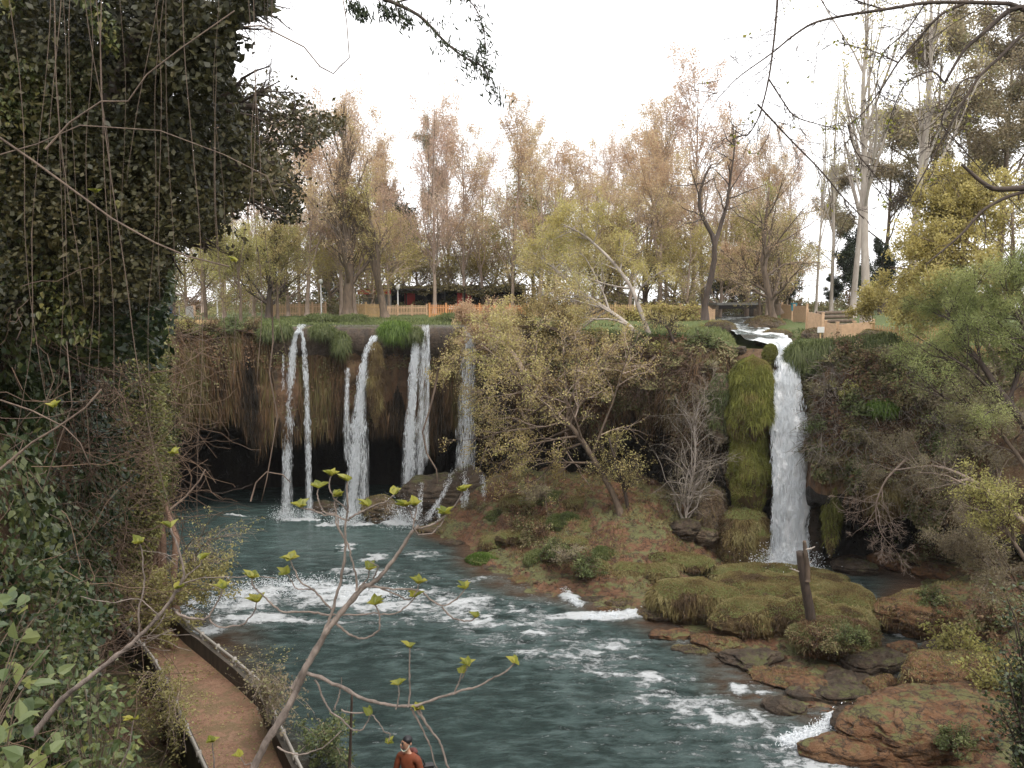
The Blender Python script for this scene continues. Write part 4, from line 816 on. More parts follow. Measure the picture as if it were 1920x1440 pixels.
stuff('bank_grass', 'olive moss and low grass over the red earth bank', mb, M['moss'])

n = 5200; x = rg.uniform(-5, 22, n); y = rg.uniform(30, 55, n); z = bank(x, y); k = (z > -.05) & (z < 3.5) & (fbm(X3(x * .6, y * .6, 3), 3, 351) > .0); P = X3(x, y, z)[k]
stuff('rubble', 'small brown stones and crumbs of tufa strewn over the banks', MB().drops(P, rg.normal(size=P.shape) * [1, 1, .2], rg.uniform(.05, .32, len(P)), rg.uniform(.05, .22, len(P)), rg), M['tufa'])
# ------------------------------------------------------------------ woody plants
def grow(rg, P, R, n, t0, t1, ang, L, k=6, up=0., curl=.15, rr=.55, tip=.25, asp=.2, droop=0.):
    N, K_, _ = P.shape; idx = np.repeat(np.arange(N), n); m = len(idx); t = rg.uniform(t0, t1, m) * (K_ - 1); i = np.minimum(t.astype(int), K_ - 2); f = (t - i)[:, None]
    p0 = P[idx, i] * (1 - f) + P[idx, i + 1] * f; r0 = R[idx, i] * (1 - f[:, 0]) + R[idx, i + 1] * f[:, 0]; tg = norm(P[idx, i + 1] - P[idx, i])
    v = rg.normal(size=(m, 3)); v = norm(v - (v * tg).sum(-1, keepdims=True) * tg); a = rg.normal(ang, asp, m)[:, None]; d = norm(tg * np.cos(a) + v * np.sin(a) + [0, 0, up])
    ln = (np.linalg.norm(P[idx, -1] - P[idx, 0], axis=-1) * L * (1.15 - .6 * t / (K_ - 1)) * rg.uniform(.6, 1.25, m)); st = (ln / (k - 1))[:, None]
    Q = [p0]; dd = d
    for j in range(k - 1):
        dd = norm(dd + rg.normal(0, curl, (m, 3)) + [0, 0, up * .25 - droop * (j + 1) / k]); Q.append(Q[-1] + dd * st)
    r1 = np.minimum(r0 * rr, .9 * r0); return np.stack(Q, 1), r1[:, None] * np.linspace(1, tip, k)[None]
def tips(rg, P, n, t0=.3, spread=.1):
    N, K_, _ = P.shape; idx = rg.integers(0, N, n); t = rg.uniform(t0, 1, n) * (K_ - 1); i = np.minimum(t.astype(int), K_ - 2); f = (t - i)[:, None]
    return P[idx, i] * (1 - f) + P[idx, i + 1] * f + rg.normal(0, spread, (n, 3))
def tree(name, label, base, spine, r0, lv, bark, leaf, nleaf, L, cat='tree', group=None, seed=1, spread=.15, r1=.25, twigmat=None, asp=.45, dark_v=None):
    """spine: trunk points relative to the base; lv: list of grow() settings, the last ones belong to the crown"""
    rg = RNG(seed); t = Thing(name, label, cat, base, group); base = np.asarray(base, float)
    S = base + np.asarray(spine, float); u = np.linspace(0, len(S) - 1, 14); S = np.stack([np.interp(u, range(len(S)), S[:, c]) for c in range(3)], 1); S[1:-1] = (S[:-2] + 2 * S[1:-1] + S[2:]) / 4
    S[1:] += np.cumsum(rg.normal(0, r0 * .12, (13, 3)), 0)
    P = S[None]; R = (r0 * np.linspace(1, r1, 14))[None]; R[0, 0] *= 1.35; tr = MB(); tr.tubes(P, R, 9); tw = MB(); cur = [(P, R)]; last = P
    for q, kw in enumerate(lv):
        kw = dict(kw); P, R = grow(rg, P, R, **kw); last = P
        (tr if q < max(1, len(lv) - 2) else tw).tubes(P, np.maximum(R, kw.get('k', 6) * 0 + .006), 5 if q == 0 else 3, rg.random(len(P)), cap=False)
    t.part('trunk', tr, M[bark], True)
    cr = MB()
    if nleaf:
        C = tips(rg, last, nleaf, .15, spread); v = np.clip(.5 + .8 * fbm((C - base) * .35, 3, seed) + rg.normal(0, .2, len(C)), 0, 1)
        cr.leaves(C, rg.uniform(.5, 1.3, len(C)) * L, rg.uniform(.5, 1.3, len(C)) * L * asp, None, None, rg, v); c = t.part('crown', cr, M[leaf])
    if len(tw.V): t.part('twigs', tw, M[twigmat or bark])
    return t
def G_(n, t0, t1, ang, L, **k): return dict(n=n, t0=t0, t1=t1, ang=ang, L=L, **k)
tall = [G_(30, .18, .97, .6, .34, up=.35, curl=.10), G_(7, .15, 1, .55, .5, up=.2, curl=.14), G_(6, .2, 1, .6, .5, k=4, up=.1, curl=.2)]
wide = [G_(17, .1, .9, .9, .55, up=.15, curl=.14), G_(8, .2, 1, .65, .5, up=.1, curl=.16), G_(7, .2, 1, .6, .5, k=4, curl=.2)]
fork = [G_(8, .15, .8, .45, .75, up=.3, curl=.10, rr=.7), G_(9, .2, 1, .6, .45, up=.15, curl=.16), G_(8, .2, 1, .6, .45, k=4, curl=.2)]
def gz_(x, y): return float(plateau_z(np.array([x]), np.array([y]))[0]) - .1
FAR = (0, 0, -400)
protos = {}
def proto(key, h, lv, bark, leaf, nl, L, seed, r=.22, lean=0., spread=.2, asp=.5, tm=None):
    def mk(loc, label, group): return tree(key.split('|')[0], label, loc, [(0, 0, 0), (lean * .3, .1, h * .33), (lean, -.1, h * .66), (lean * .8, 0, h)], r, lv, bark, leaf, nl, L, 'tree', group, seed, spread, .12, tm, asp)
    protos[key] = [mk, None, h]
proto('spring_tree|a', 16, tall, 'bark_tan', 'leaf_pink', 9500, .15, 401, r=.15)
proto('spring_tree|b', 16, tall, 'bark_tan', 'leaf_tan', 10500, .15, 402, lean=.7, r=.15)
proto('spring_tree|c', 13, fork, 'bark_tan', 'leaf_tan', 11000, .15, 403, r=.2, lean=-.6)
proto('spring_tree|d', 10, wide, 'bark_tan', 'leaf_gold', 11000, .15, 404, r=.16)
proto('spring_tree|e', 9, wide, 'bark_brown', 'leaf_mid', 11000, .15, 405, r=.16, lean=.8)
proto('willow_tree|f', 9, [G_(16, .3, .95, .8, .5, up=.3, curl=.12), G_(9, .2, 1, .7, .55, droop=.35), G_(8, .1, 1, .6, .6, droop=.6)], 'bark_brown', 'leaf_yg', 13000, .17, 406, r=.15, asp=.3)
proto('evergreen_tree|g', 9, [G_(26, .1, .95, .9, .32, up=.1), G_(9, .2, 1, .6, .5), G_(6, .2, 1, .6, .5, k=4)], 'bark_dark', 'leaf_dark', 15000, .24, 407)
proto('bare_tree|h', 20, [G_(12, .3, .9, .4, .45, up=.3, curl=.07, rr=.6), G_(7, .3, 1, .5, .45, up=.2), G_(5, .3, 1, .5, .4, k=4)], 'bark_pale', 'leaf_gold', 900, .2, 408, r=.27, lean=-.9)
proto('olive_crowned_tree|i', 22, [G_(22, .35, 1, .8, .3, up=.25, rr=.5), G_(8, .45, 1, .6, .4, up=.1), G_(8, .4, 1, .6, .4, k=4)], 'bark_brown', 'leaf_olive', 30000, .24, 409, r=.3, spread=.35)
def plant(key, px, Y, topy=None, label='', group=None, rz=0, sx=1.0):
    q = at(px, 560, Y); x, y = q[0], q[1]; z = gz_(x, y); mk, p, h = protos[key]
    s = 1.0 if topy is None else (at(px, topy, Y)[2] - z) / h
    if p is None:
        p = mk(np.array([x, y, z]), label, group); protos[key][1] = p; p.o.rotation_euler = (0, 0, rz); p.o.scale = (s * sx, s * sx, s); return p.o
    return copy_thing(p.o, (x, y, z), rz, (s * sx, s * sx, s), label, group)
gt = 'tall spring trees behind the falls'; rg = RNG(500)
spt = [('a', 560, 88, 235), ('b', 600, 95, 240), ('a', 640, 84, 215), ('b', 690, 100, 235), ('b', 730, 92, 280), ('a', 815, 90, 225), ('a', 840, 108, 260), ('b', 870, 98, 265), ('a', 905, 112, 300), ('b', 960, 90, 215), ('b', 1000, 104, 255),
      ('a', 1040, 96, 300), ('b', 1085, 110, 310), ('a', 1130, 98, 300), ('a', 1165, 115, 290), ('b', 1210, 100, 240), ('b', 1250, 92, 215), ('a', 1300, 88, 165), ('b', 1350, 100, 250), ('a', 1395, 94, 300), ('b', 1440, 84, 265), ('a', 1475, 98, 290), ('b', 530, 105, 250), ('a', 470, 92, 250), ('b', 420, 100, 260), ('a', 380, 90, 260)]
for i, (k, px, Y, ty) in enumerate(spt):
    tint = 'pinkish' if k == 'a' else 'tan'; plant('spring_tree|' + k, px, Y, ty, f'tall slender spring tree with sparse {tint} buds behind the falls', gt + ', ' + tint, rg.uniform(0, 6.28), rg.uniform(.8, 1.2))
spt = [('c', 665, 79, 330), ('c', 1010, 84, 330), ('c', 1110, 88, 340), ('c', 1240, 84, 320), ('c', 575, 82, 350), ('c', 905, 100, 400), ('c', 1180, 80, 360), ('c', 1320, 96, 330), ('c', 1400, 88, 370), ('c', 760, 104, 400)]
for k, px, Y, ty in spt: plant('spring_tree|' + k, px, Y, ty, 'forked spring tree with tan buds above the park fence', 'forked spring trees by the fence', rg.uniform(0, 6.28), 1.2)
spt = [('d', 540, 84, 420), ('d', 620, 90, 400), ('d', 700, 88, 400), ('d', 780, 106, 430), ('d', 870, 104, 440), ('d', 960, 106, 400), ('d', 1080, 80, 400), ('d', 1160, 92, 380), ('d', 1290, 80, 430), ('d', 1350, 84, 420), ('d', 1440, 80, 400), ('d', 420, 78, 420), ('d', 350, 72, 430), ('d', 475, 80, 440)]
for k, px, Y, ty in spt: plant('spring_tree|' + k, px, Y, ty, 'round low tree with golden spring buds in the park', 'round golden spring trees', rg.uniform(0, 6.28), 1.35)
spt = [('e', 640, 96, 430), ('e', 735, 104, 430), ('e', 830, 108, 450), ('e', 920, 108, 440), ('e', 1020, 90, 420), ('e', 1130, 78, 420), ('e', 1210, 88, 400), ('e', 1390, 92, 430), ('e', 1475, 88, 430), ('e', 1260, 98, 450)]
for k, px, Y, ty in spt: plant('spring_tree|' + k, px, Y, ty, 'low spreading tree with olive tan buds in the park', 'low olive tan spring trees', rg.uniform(0, 6.28), 1.4)
plant('willow_tree|f', 1000, 96, 350, 'pale green willow behind the café roof', None, 1, 1.0); plant('willow_tree|f', 1425, 78, 390, 'yellow green willow beside the stream bridge', None, 2, .8)
plant('willow_tree|f', 385, 68, 400, 'yellow green bushy tree over the café chairs', None, 3, 1.2); plant('willow_tree|f', 520, 74, 430, 'yellow green tree at the end of the first picket fence', None, 4, 1.1)
plant('willow_tree|f', 450, 66, 450, 'low yellow green tree at the cliff corner', None, 5, 1.3); plant('willow_tree|f', 325, 70, 430, 'yellow green tree half behind the ivy wall', None, 6, 1.2)
for px, Y, ty, lb in ((520, 100, 520, 'dark evergreen shrub tree near the white lamp post'), (735, 120, 360, 'dark narrow evergreen between spring trees'), (1375, 100, 480, 'dark evergreen behind the stream bridge'), (1345, 110, 500, 'dark evergreen left of the bridge end'), (1480, 96, 500, 'dark evergreen beside the stepped fence'), (1600, 84, 440, 'dark evergreen at the foot of the pale trunks'), (1650, 88, 460, 'dark evergreen behind the golden tree'), (1560, 100, 520, 'low dark evergreen behind the log steps'), (620, 108, 510, 'dark evergreen behind the first trunk')):
    plant('evergreen_tree|g', px, Y, ty, lb, None, rg.uniform(0, 6), 1.3 if Y > 90 else .9)
for px, Y, ty, lb, rz, sx in ((1625, 66, -60, 'tall pale bare tree with trunk leaning over the golden tree', 0, 1.0), (1705, 70, -80, 'tall pale bare tree nearest the olive crowned trees', 1.9, .9), (1600, 78, 20, 'slim pale bare tree at the edge of the open sky', 3.6, .8), (1530, 80, 180, 'thin bare tree in the open gap beside the stepped fence', 2.2, .5), (1560, 84, 120, 'thin dark stemmed bare tree near the log steps', 5, .6)):
    plant('bare_tree|h', px, Y, ty, lb, None, rz, sx)
for px, Y, ty, lb, sx in ((1740, 84, 70, 'tall olive crowned tree behind the pale trunks', 1.0), (1870, 88, 60, 'tall olive crowned tree at the edge of the grove', 1.1), (1660, 98, 230, 'shorter olive crowned tree left of the pale trunks', 1.1), (1800, 96, 200, 'olive crowned tree filling the grove behind', 1.3), (1940, 80, 130, 'olive crowned tree last in the grove', 1.2), (815, 110, 250, 'brown crowned columnar tree between the slender spring trees', .55), (1560, 104, 330, 'low olive crowned tree beside the open gap', .9)):
    plant('olive_crowned_tree|i', px, Y, ty, lb, None, rg.uniform(0, 6), sx)
# trunks standing by the fences
def rel(pts, Y): P = np.array([at(x, y, Yk) for (x, y), Yk in zip(pts, np.broadcast_to(Y, (len(pts),)))]); return P[0], P - P[0]
def at_tree(name, label, pts, Y, r0, lv, bark, leaf, nl, L, seed, **kw):
    b, s_ = rel(pts, Y); return tree(name, label, b, s_, r0, lv, bark, leaf, nl, L, seed=seed, **kw)
at_tree('park_tree', 'thick brown trunk standing between two picket fences', [(652, 596), (650, 540), (655, 470), (640, 380), (650, 300), (640, 230)], 77, .5, tall, 'bark_brown', 'leaf_tan', 9000, .17, 601)
at_tree('park_tree', 'leaning brown trunk in front of the café awning', [(722, 596), (712, 550), (700, 500), (670, 440), (655, 400)], 77, .38, fork, 'bark_brown', 'leaf_mid', 8000, .17, 602)
at_tree('park_tree', 'thin dark trunk at the end of the first picket fence', [(503, 598), (506, 550), (512, 490), (520, 430)], 74, .28, wide, 'bark_dark', 'leaf_mid', 7000, .17, 603)
at_tree('dark_forked_tree', 'dark twisted forked tree at the head of the tall waterfall', [(1322, 600), (1322, 560), (1333, 510), (1342, 455), (1330, 430), (1312, 400), (1306, 370), (1318, 330), (1330, 305)], 60, .24,
        [G_(8, .5, 1, .8, .35, up=.1, curl=.25), G_(5, .2, 1, .7, .45, curl=.25), G_(4, .2, 1, .7, .45, k=4, curl=.2)], 'bark_dark', 'leaf_tan', 1200, .13, 604, r1=.3)
t = Thing('dark_forked_tree', 'dark upright limb leaning on the twisted forked tree', 'tree', at(1342, 455, 60)); P = np.array([at(x, y, 60) for x, y in ((1340, 460), (1352, 420), (1363, 385), (1368, 345), (1376, 290), (1380, 240))]); k = MB().tube(P, .17, .03, 7)
P2, R2 = grow(RNG(5), P[None], np.full((1, 6), .1), **G_(12, .3, 1, .7, .4, curl=.2)); k.tubes(P2, R2, 4, cap=False); t.part('trunk', k, M['bark_dark'], True)
for lb, pts, Y, sd in (('brown tree leaning over the stream by the bridge', [(1448, 598), (1440, 560), (1428, 500), (1432, 430), (1440, 350)], 66, 605), ('thin brown tree rooted in the bank by the stepped fence', [(1462, 590), (1450, 555), (1420, 520), (1390, 500), (1350, 470)], 70, 606)):
    at_tree('stream_tree', lb, pts, Y, .3, wide, 'bark_brown', 'leaf_tan', 6000, .14, sd)
# trees hanging over the cliff
lean = [G_(16, .25, .98, .8, .42, up=.05, curl=.16), G_(9, .15, 1, .7, .5, curl=.2, droop=.05), G_(8, .2, 1, .65, .5, k=4, curl=.2)]
at_tree('leaning_tree', 'leaning tree with thick spotted trunk and full tan green crown over the pool bank', [(1168, 972), (1145, 920), (1105, 850), (1060, 790), (1000, 740), (950, 690), (900, 650)], [50, 50.5, 51, 52, 53, 53.5, 54], .21,
        [G_(26, .28, 1, 1.0, .5, up=.0, curl=.15), G_(10, .15, 1, .75, .5, curl=.2, droop=.1), G_(9, .2, 1, .65, .5, k=4, curl=.2)], 'bark_brown', 'leaf_mid', 21000, .135, 611, r1=.3, twigmat='bark_tan', asp=.7)
at_tree('leaning_tree', 'slim dark second stem beside the leaning tree', [(1180, 968), (1168, 910), (1155, 870), (1140, 820)], 50.2, .12, lean, 'bark_dark', 'leaf_mid', 2500, .13, 612, r1=.4)
at_tree('rim_tree', 'pale limbed tree leaning left from the cliff top, tan budded crown', [(1235, 665), (1190, 620), (1140, 580), (1085, 545), (1050, 510), (1000, 470)], [55, 56, 57, 58, 59, 60], .2, lean, 'bark_pale', 'leaf_mid', 13000, .15, 613, r1=.3)
at_tree('rim_tree', 'slender pale tree rising from the cliff top in front of the pale fence', [(1222, 640), (1205, 590), (1180, 530), (1140, 480), (1095, 440), (1050, 420)], [56, 56.5, 57, 58, 58, 58], .17, lean, 'bark_pale', 'leaf_gold', 13000, .15, 614, r1=.3)
at_tree('rim_tree', 'small dark tree bent like a hook on the rusty cliff edge', [(1264, 688), (1266, 650), (1258, 620), (1240, 600), (1220, 598)], 54, .12, lean, 'bark_dark', 'leaf_mid', 900, .12, 615, r1=.4)
at_tree('rim_tree', 'dense pinkish brown bush tree draped over the middle of the lip', [(985, 700), (960, 660), (930, 630), (900, 615), (870, 600)], [57, 57.5, 58, 58.5, 59], .2, lean, 'bark_tan', 'leaf_tan', 15000, .14, 616, r1=.4)
at_tree('rim_tree', 'brown leaning bush tree along the cliff top under the orange fence', [(1130, 690), (1100, 650), (1060, 625), (1020, 610), (980, 590)], [56, 56.5, 57, 58, 59], .2, lean, 'bark_brown', 'leaf_mid', 13000, .14, 617, r1=.4)
at_tree('rim_tree', 'grey brown tangled bush hanging right of the leaning tree', [(1200, 780), (1190, 740), (1170, 700), (1150, 670)], 54.5, .14, lean, 'bark_brown', 'leaf_tan', 4500, .13, 618, r1=.4)
# hillside right of the tall fall
at_tree('golden_tree', 'golden budded tree spreading over the stepped fence', [(1990, 760), (1960, 640), (1900, 540), (1830, 470), (1760, 430)], [40, 41, 42, 43, 44], .3, [G_(26, .25, 1, 1.0, .55, curl=.15), G_(10, .15, 1, .7, .5, curl=.18), G_(9, .2, 1, .6, .5, k=4)], 'bark_brown', 'leaf_gold', 48000, .15, 621, asp=.6)
at_tree('golden_tree', 'second golden budded tree low over the log steps', [(1880, 690), (1840, 630), (1780, 580), (1710, 560), (1640, 560)], [46, 47, 48, 49, 50], .2, lean, 'bark_brown', 'leaf_gold', 20000, .15, 622, asp=.6)
at_tree('feathery_tree', 'feathery pale green tree with dark branches on the slope', [(1960, 860), (1890, 760), (1840, 690), (1800, 640), (1770, 590)], [38, 38.5, 39, 39.5, 40], .2, [G_(20, .2, 1, .8, .55, up=.1), G_(10, .15, 1, .6, .5, up=.1), G_(9, .2, 1, .5, .5, k=4)], 'bark_dark', 'leaf_willow', 46000, .11, 623, asp=.3)
at_tree('feathery_tree', 'feathery green tree at the edge of the slope under the golden tree', [(2030, 800), (1980, 700), (1930, 620), (1890, 570)], [38, 38.5, 39, 39.5], .2, [G_(20, .2, 1, .8, .6, up=.1), G_(10, .15, 1, .6, .5, up=.1), G_(9, .2, 1, .5, .5, k=4)], 'bark_dark', 'leaf_willow', 30000, .12, 624, asp=.3)
bare = [G_(18, .2, 1, .8, .5, curl=.22), G_(8, .2, 1, .7, .5, curl=.22), G_(6, .2, 1, .6, .5, k=5, curl=.2)]
at_tree('bare_bush', 'grey bare branched bush with twigs reaching toward the waterfall', [(1960, 1010), (1900, 960), (1830, 900), (1760, 870), (1680, 880)], [37, 38, 39, 41, 42], .13, bare, 'bark_tan', 'leaf_grey', 14000, .08, 625, cat='bush', twigmat='twig_grey')
at_tree('bare_bush', 'large mauve grey twiggy bush above the side stream', [(1960, 1130), (1880, 1080), (1830, 1040), (1790, 1000)], [33, 33.5, 34, 34.5], .12, bare, 'bark_brown', 'leaf_grey', 20000, .07, 626, cat='bush', twigmat='twig_grey')
at_tree('bare_bush', 'mauve bush on the slope under the feathery tree', [(1940, 900), (1890, 830), (1840, 780), (1800, 740)], [38, 38.5, 39, 39.5], .12, bare, 'bark_brown', 'leaf_grey', 14000, .08, 627, cat='bush', twigmat='twig_grey')
at_tree('bare_bush', 'dead pale branch hanging below the undercut', [(1700, 860), (1660, 900), (1640, 950), (1650, 1000), (1680, 1030)], 44.5, .06, bare, 'bark_tan', None, 0, .1, 628, cat='bush')
at_tree('bare_bush', 'tall pale tangle of dry stems against the cliff left of the moss column', [(1285, 985), (1290, 930), (1305, 860), (1300, 800), (1310, 760)], 49.8, .08, [G_(50, 0, 1, .5, .5, curl=.3), G_(8, .1, 1, .7, .5, curl=.3), G_(4, .2, 1, .6, .5, k=5, curl=.2)], 'bark_pale', 'leaf_grey', 6000, .07, 629, cat='bush', twigmat='twig_grey')
at_tree('leafy_bush', 'light leafed bush in front of the black undercut', [(1930, 1060), (1890, 1000), (1860, 960), (1840, 900)], [31, 31.5, 32, 32.5], .08, bare, 'bark_brown', 'leaf_yg', 4200, .12, 630, cat='bush')
# low shrubs, copied
def shrub_proto(name, label, leaf, nl, L, seed, size=1.0, ntw=26, tm='twig_brown'):
    rg = RNG(seed); t = Thing(name, label, 'shrub', FAR); b = np.array(FAR, float); d = norm(rg.normal(size=(ntw, 3)) * [1, 1, .6] + [0, 0, .75]); P = b + d[:, None] * np.linspace(0, size, 5)[None, :, None] * rg.uniform(.6, 1.1, (ntw, 1, 1)); P[:, 1:] += np.cumsum(rg.normal(0, .05, (ntw, 4, 3)), 1) * size
    R = np.tile(np.linspace(.03, .01, 5) * size, (ntw, 1)); m_ = MB().tubes(P, R, 3, rg.random(ntw), cap=False); P2, R2 = grow(rg, P, R, **G_(7, .2, 1, .6, .5, k=4)); m_.tubes(P2, np.maximum(R2, .005), 3, rg.random(len(P2)), cap=False)
    C = tips(rg, P2, nl, .1, .08 * size); C[:, 2] = np.maximum(C[:, 2], b[2] - .1); lf = MB().leaves(C, rg.uniform(.5, 1.3, nl) * L, None, norm(C - b + [0, 0, .5]), None, rg, np.clip(.5 + .9 * fbm((C - b) * 1.6 / size, 2, seed) + rg.normal(0, .18, nl), 0, 1), .8)
    t.part('foliage', lf, M[leaf]); t.part('stems', m_, M[tm]); return t
SP = {k: shrub_proto('shrub', 'x', lf, n, L, sd, 1.0, tm=tm) for k, lf, n, L, sd, tm in (('green', 'grass', 2600, .10, 701, 'twig_brown'), ('olive', 'under', 2800, .10, 702, 'twig_brown'), ('bright', 'leaf_yg', 2400, .10, 703, 'twig_brown'), ('grey', 'leaf_grey', 2200, .09, 704, 'twig_grey'), ('gold', 'leaf_gold', 2400, .10, 706, 'twig_brown'))}
used_sp = set(); rs = RNG(710)
def shrub(kind, x, y, z, s, label, group=None, sx=1.0):
    loc = (x, y, z); rz = rs.uniform(0, 6.28); scl = (s * sx, s * sx, s)
    if kind not in used_sp: used_sp.add(kind); o = SP[kind].o; o.location = loc; o.rotation_euler = (0, 0, rz); o.scale = scl
    else: o = copy_thing(SP[kind].o, loc, rz, scl)
    o['label'] = label
    if group: o['group'] = group
    elif 'group' in o: del o['group']
    return o
for i, (px, s_, kd, s) in enumerate(((1540, 1.2, 'green', 1.0), (1600, .9, 'olive', 1.3), (1660, 1.3, 'olive', 1.2), (1720, 1.0, 'grey', 1.5), (1790, 1.2, 'olive', 1.5), (1860, .9, 'grey', 1.4), (1570, 2.0, 'grey', 1.0), (1630, 2.1, 'bright', 1.1), (1665, 2.4, 'green', 1.4), (1730, 2.2, 'olive', 1.4), (1800, 2.1, 'grey', 1.6), (1880, 2.0, 'olive', 1.6),
        (1590, 3.0, 'green', 1.0), (1650, 3.1, 'olive', 1.2), (1710, 3.2, 'grey', 1.3), (1780, 3.1, 'olive', 1.4), (1850, 3.2, 'green', 1.4), (1910, 3.0, 'grey', 1.4), (1560, 3.6, 'olive', .8), (1620, 3.8, 'grey', 1.0), (1690, 3.7, 'green', .9), (1760, 3.9, 'grey', 1.0), (1840, 3.8, 'olive', 1.2))):
    P = cliff_pt(np.interp([px], tp, ta), np.array([s_]))[0]; shrub(kd, P[0], P[1], P[2], s, f'{ {"olive":"olive brown","green":"dark green","grey":"mauve grey","bright":"bright yellow green"}[kd]} shrub on the slope beside the tall waterfall', f'{kd} shrubs on the slope')
for i, (px, s_, kd, s) in enumerate(((1000, 1.0, 'olive', 1.1), (1050, 1.8, 'olive', 1.2), (1120, 1.2, 'olive', 1.3), (1180, 1.5, 'olive', 1.4), (1240, 1.1, 'bright', .9), (1230, 2.2, 'olive', 1.4), (1290, 1.4, 'olive', 1.1), (1330, .7, 'green', 1.1), (1345, 1.6, 'grey', .9), (1300, 2.6, 'olive', 1.2), (1150, 2.8, 'olive', 1.3), (1080, 2.9, 'olive', 1.2), (1350, 2.6, 'green', .9), (1200, .6, 'green', .9), (1120, .4, 'bright', .8), (900, 1.3, 'olive', 1.1), (940, 2.0, 'olive', 1.1))):
    P = cliff_pt(np.interp([px], tp, ta), np.array([s_]))[0]; shrub(kd, P[0], P[1], P[2], s, f'{ {"olive":"rusty brown","green":"green","grey":"grey","bright":"bright green"}[kd]} shrub on the middle cliff', f'{kd} shrubs on the middle cliff')
for i, (px, s, kd) in enumerate(((320, 1.2, 'bright'), (350, 1.0, 'olive'), (390, 1.0, 'olive'), (430, 1.1, 'green'), (470, 1.0, 'olive'))):
    P = cliff_pt(np.interp([px], tp, ta), np.array([.3]))[0]; shrub(kd, P[0], P[1], P[2], s, 'low bush spilling over the cliff corner', 'bushes on the cliff corner')
for i, (px, py) in enumerate(bush_spots):
    q = onz(px, py, 1.5)
    for _ in range(6): zz = float(bank_at([q[0]], [q[1]])[0]); q = onz(px, py, max(zz, .2))
    kd = ('grey', 'green', 'olive', 'green')[i % 4]; shrub(kd, q[0], q[1], q[2] - .1, (1.1, 1.0, 1.3, .9)[i % 4], f'{ {"olive":"rusty brown","green":"grey green","grey":"dry mauve"}[kd]} low bush on the red earth bank', f'{kd} bushes on the red bank')
for px, Y, s, lb in ((1080, 74, 1.3, 'yellow bush in front of the pale picket fence'), (1180, 72, 1.4, 'golden bush under the pale picket fence'), (1230, 72, 1.6, 'golden bush along the pale picket fence beside the lamp post'), (1275, 72, 1.6, 'bright golden bush nearest the dark forked tree')):
    q = at(px, 560, Y); shrub('gold', q[0], q[1], gz_(q[0], q[1]), s, lb, sx=1.5)
for px, py, s, kd, lb in ((1330, 620, 1.0, 'bright', 'fresh green bush at the cliff edge beside the dark forked tree'), (1275, 625, .8, 'bright', 'fresh green bush on the grassy rim'), (1365, 1250, .01, 'olive', ''),):
    if lb: q = onz(px, py, 13.2); shrub(kd, q[0], q[1], 13.0, s, lb)
for px, py, z, s, kd, lb in ((1745, 1130, 1.6, .9, 'green', 'dark leafy bush on the brown layered rock'), (1800, 1230, 1.0, 1.5, 'bright', 'leafy green bush above the mossy upper step'), (1860, 1180, 1.3, 1.6, 'olive', 'olive bush beside the mauve grey bush'), (1870, 1290, 1.4, 1.4, 'bright', 'green bush over the rust slab'), (1790, 1390, 1.4, .7, 'green', 'small plant on the rust slab'), (1690, 1360, .9, .5, 'bright', 'grassy tuft plant on the rust slab'), (1600, 1200, 1.5, .8, 'green', 'leafy plant at the foot of the broken trunk'), (1545, 1205, 1.3, .9, 'olive', 'brown leafed plant below the broken trunk'), (1655, 1010, 1.0, 1.4, 'green', 'dark green bank plants under the undercut'), (1730, 1050, .8, 1.3, 'olive', 'brown bushes at the back of the dark pool')):
    q = onz(px, py, z); shrub(kd, q[0], q[1], z - .1, s, lb)

# fallen leaves on the path and the yard; low scrub at the back of the park
rg = RNG(760); u = rg.random(2600); v_ = rg.random(2600); i_ = np.interp(u, np.linspace(0, 1, 8), np.arange(8)); f = lambda L: np.stack([np.interp(i_, range(8), L[:, c]) for c in (0, 1)], 1); q = f(Lr_) + (f(Rr_) - f(Lr_)) * (v_ ** 1.0)[:, None]
k = fbm(X3(q[:, 0], q[:, 1], 0) * .8, 3, 8) > -.1; q = q[k]; mb = MB().leaves(X3(q[:, 0], q[:, 1], 1.24), rg.uniform(.04, .1, len(q)), None, [0, 0, 1], None, rg, None, .25)
q = np.stack([rg.uniform(-16, -9.5, 2600), rg.uniform(23, 36, 2600)], 1); mb.leaves(X3(q[:, 0], q[:, 1], .72), rg.uniform(.05, .12, len(q)), None, [0, 0, 1], None, rg, None, .4)
stuff('fallen_leaves', 'pale fallen leaves on the path and earth yard', mb, M['leaf_pale'])
mb = MB(); n = 110000; px = rg.uniform(280, 1960, n); Y = rg.uniform(98, 124, n); q = at(px, 560, Y); hgt = np.clip(1.6 + 2.4 * fbm(X3(px * .02, Y * .1, 0), 3, 761) + 5.5 * (Y > 112), .3, 9) * np.where(np.abs(px - 1535) < 30, .15, 1); z = plateau_z(q[:, 0], q[:, 1]) + hgt * rg.random(n) ** .7
mb.leaves(X3(q[:, 0], q[:, 1], z), rg.uniform(.14, .34, n), None, None, None, rg, np.clip(.45 + .9 * fbm(X3(px * .03, Y * .1, z * .3), 3, 762) + rg.normal(0, .15, n), 0, 1)); n = 42000; px = rg.uniform(300, 1480, n); Y = rg.uniform(86, 95, n); q = at(px, 560, Y); hgt = np.clip(.1 + 4.5 * fbm(X3(px * .013, Y * .15, 7), 3, 763) + 1.0 * (px < 540) + .8 * (px > 1020), 0, 3.4) * ((px < 655) | (px > 1000)); k = hgt > .25; z = plateau_z(q[:, 0], q[:, 1]) + hgt * rg.random(n) ** .8
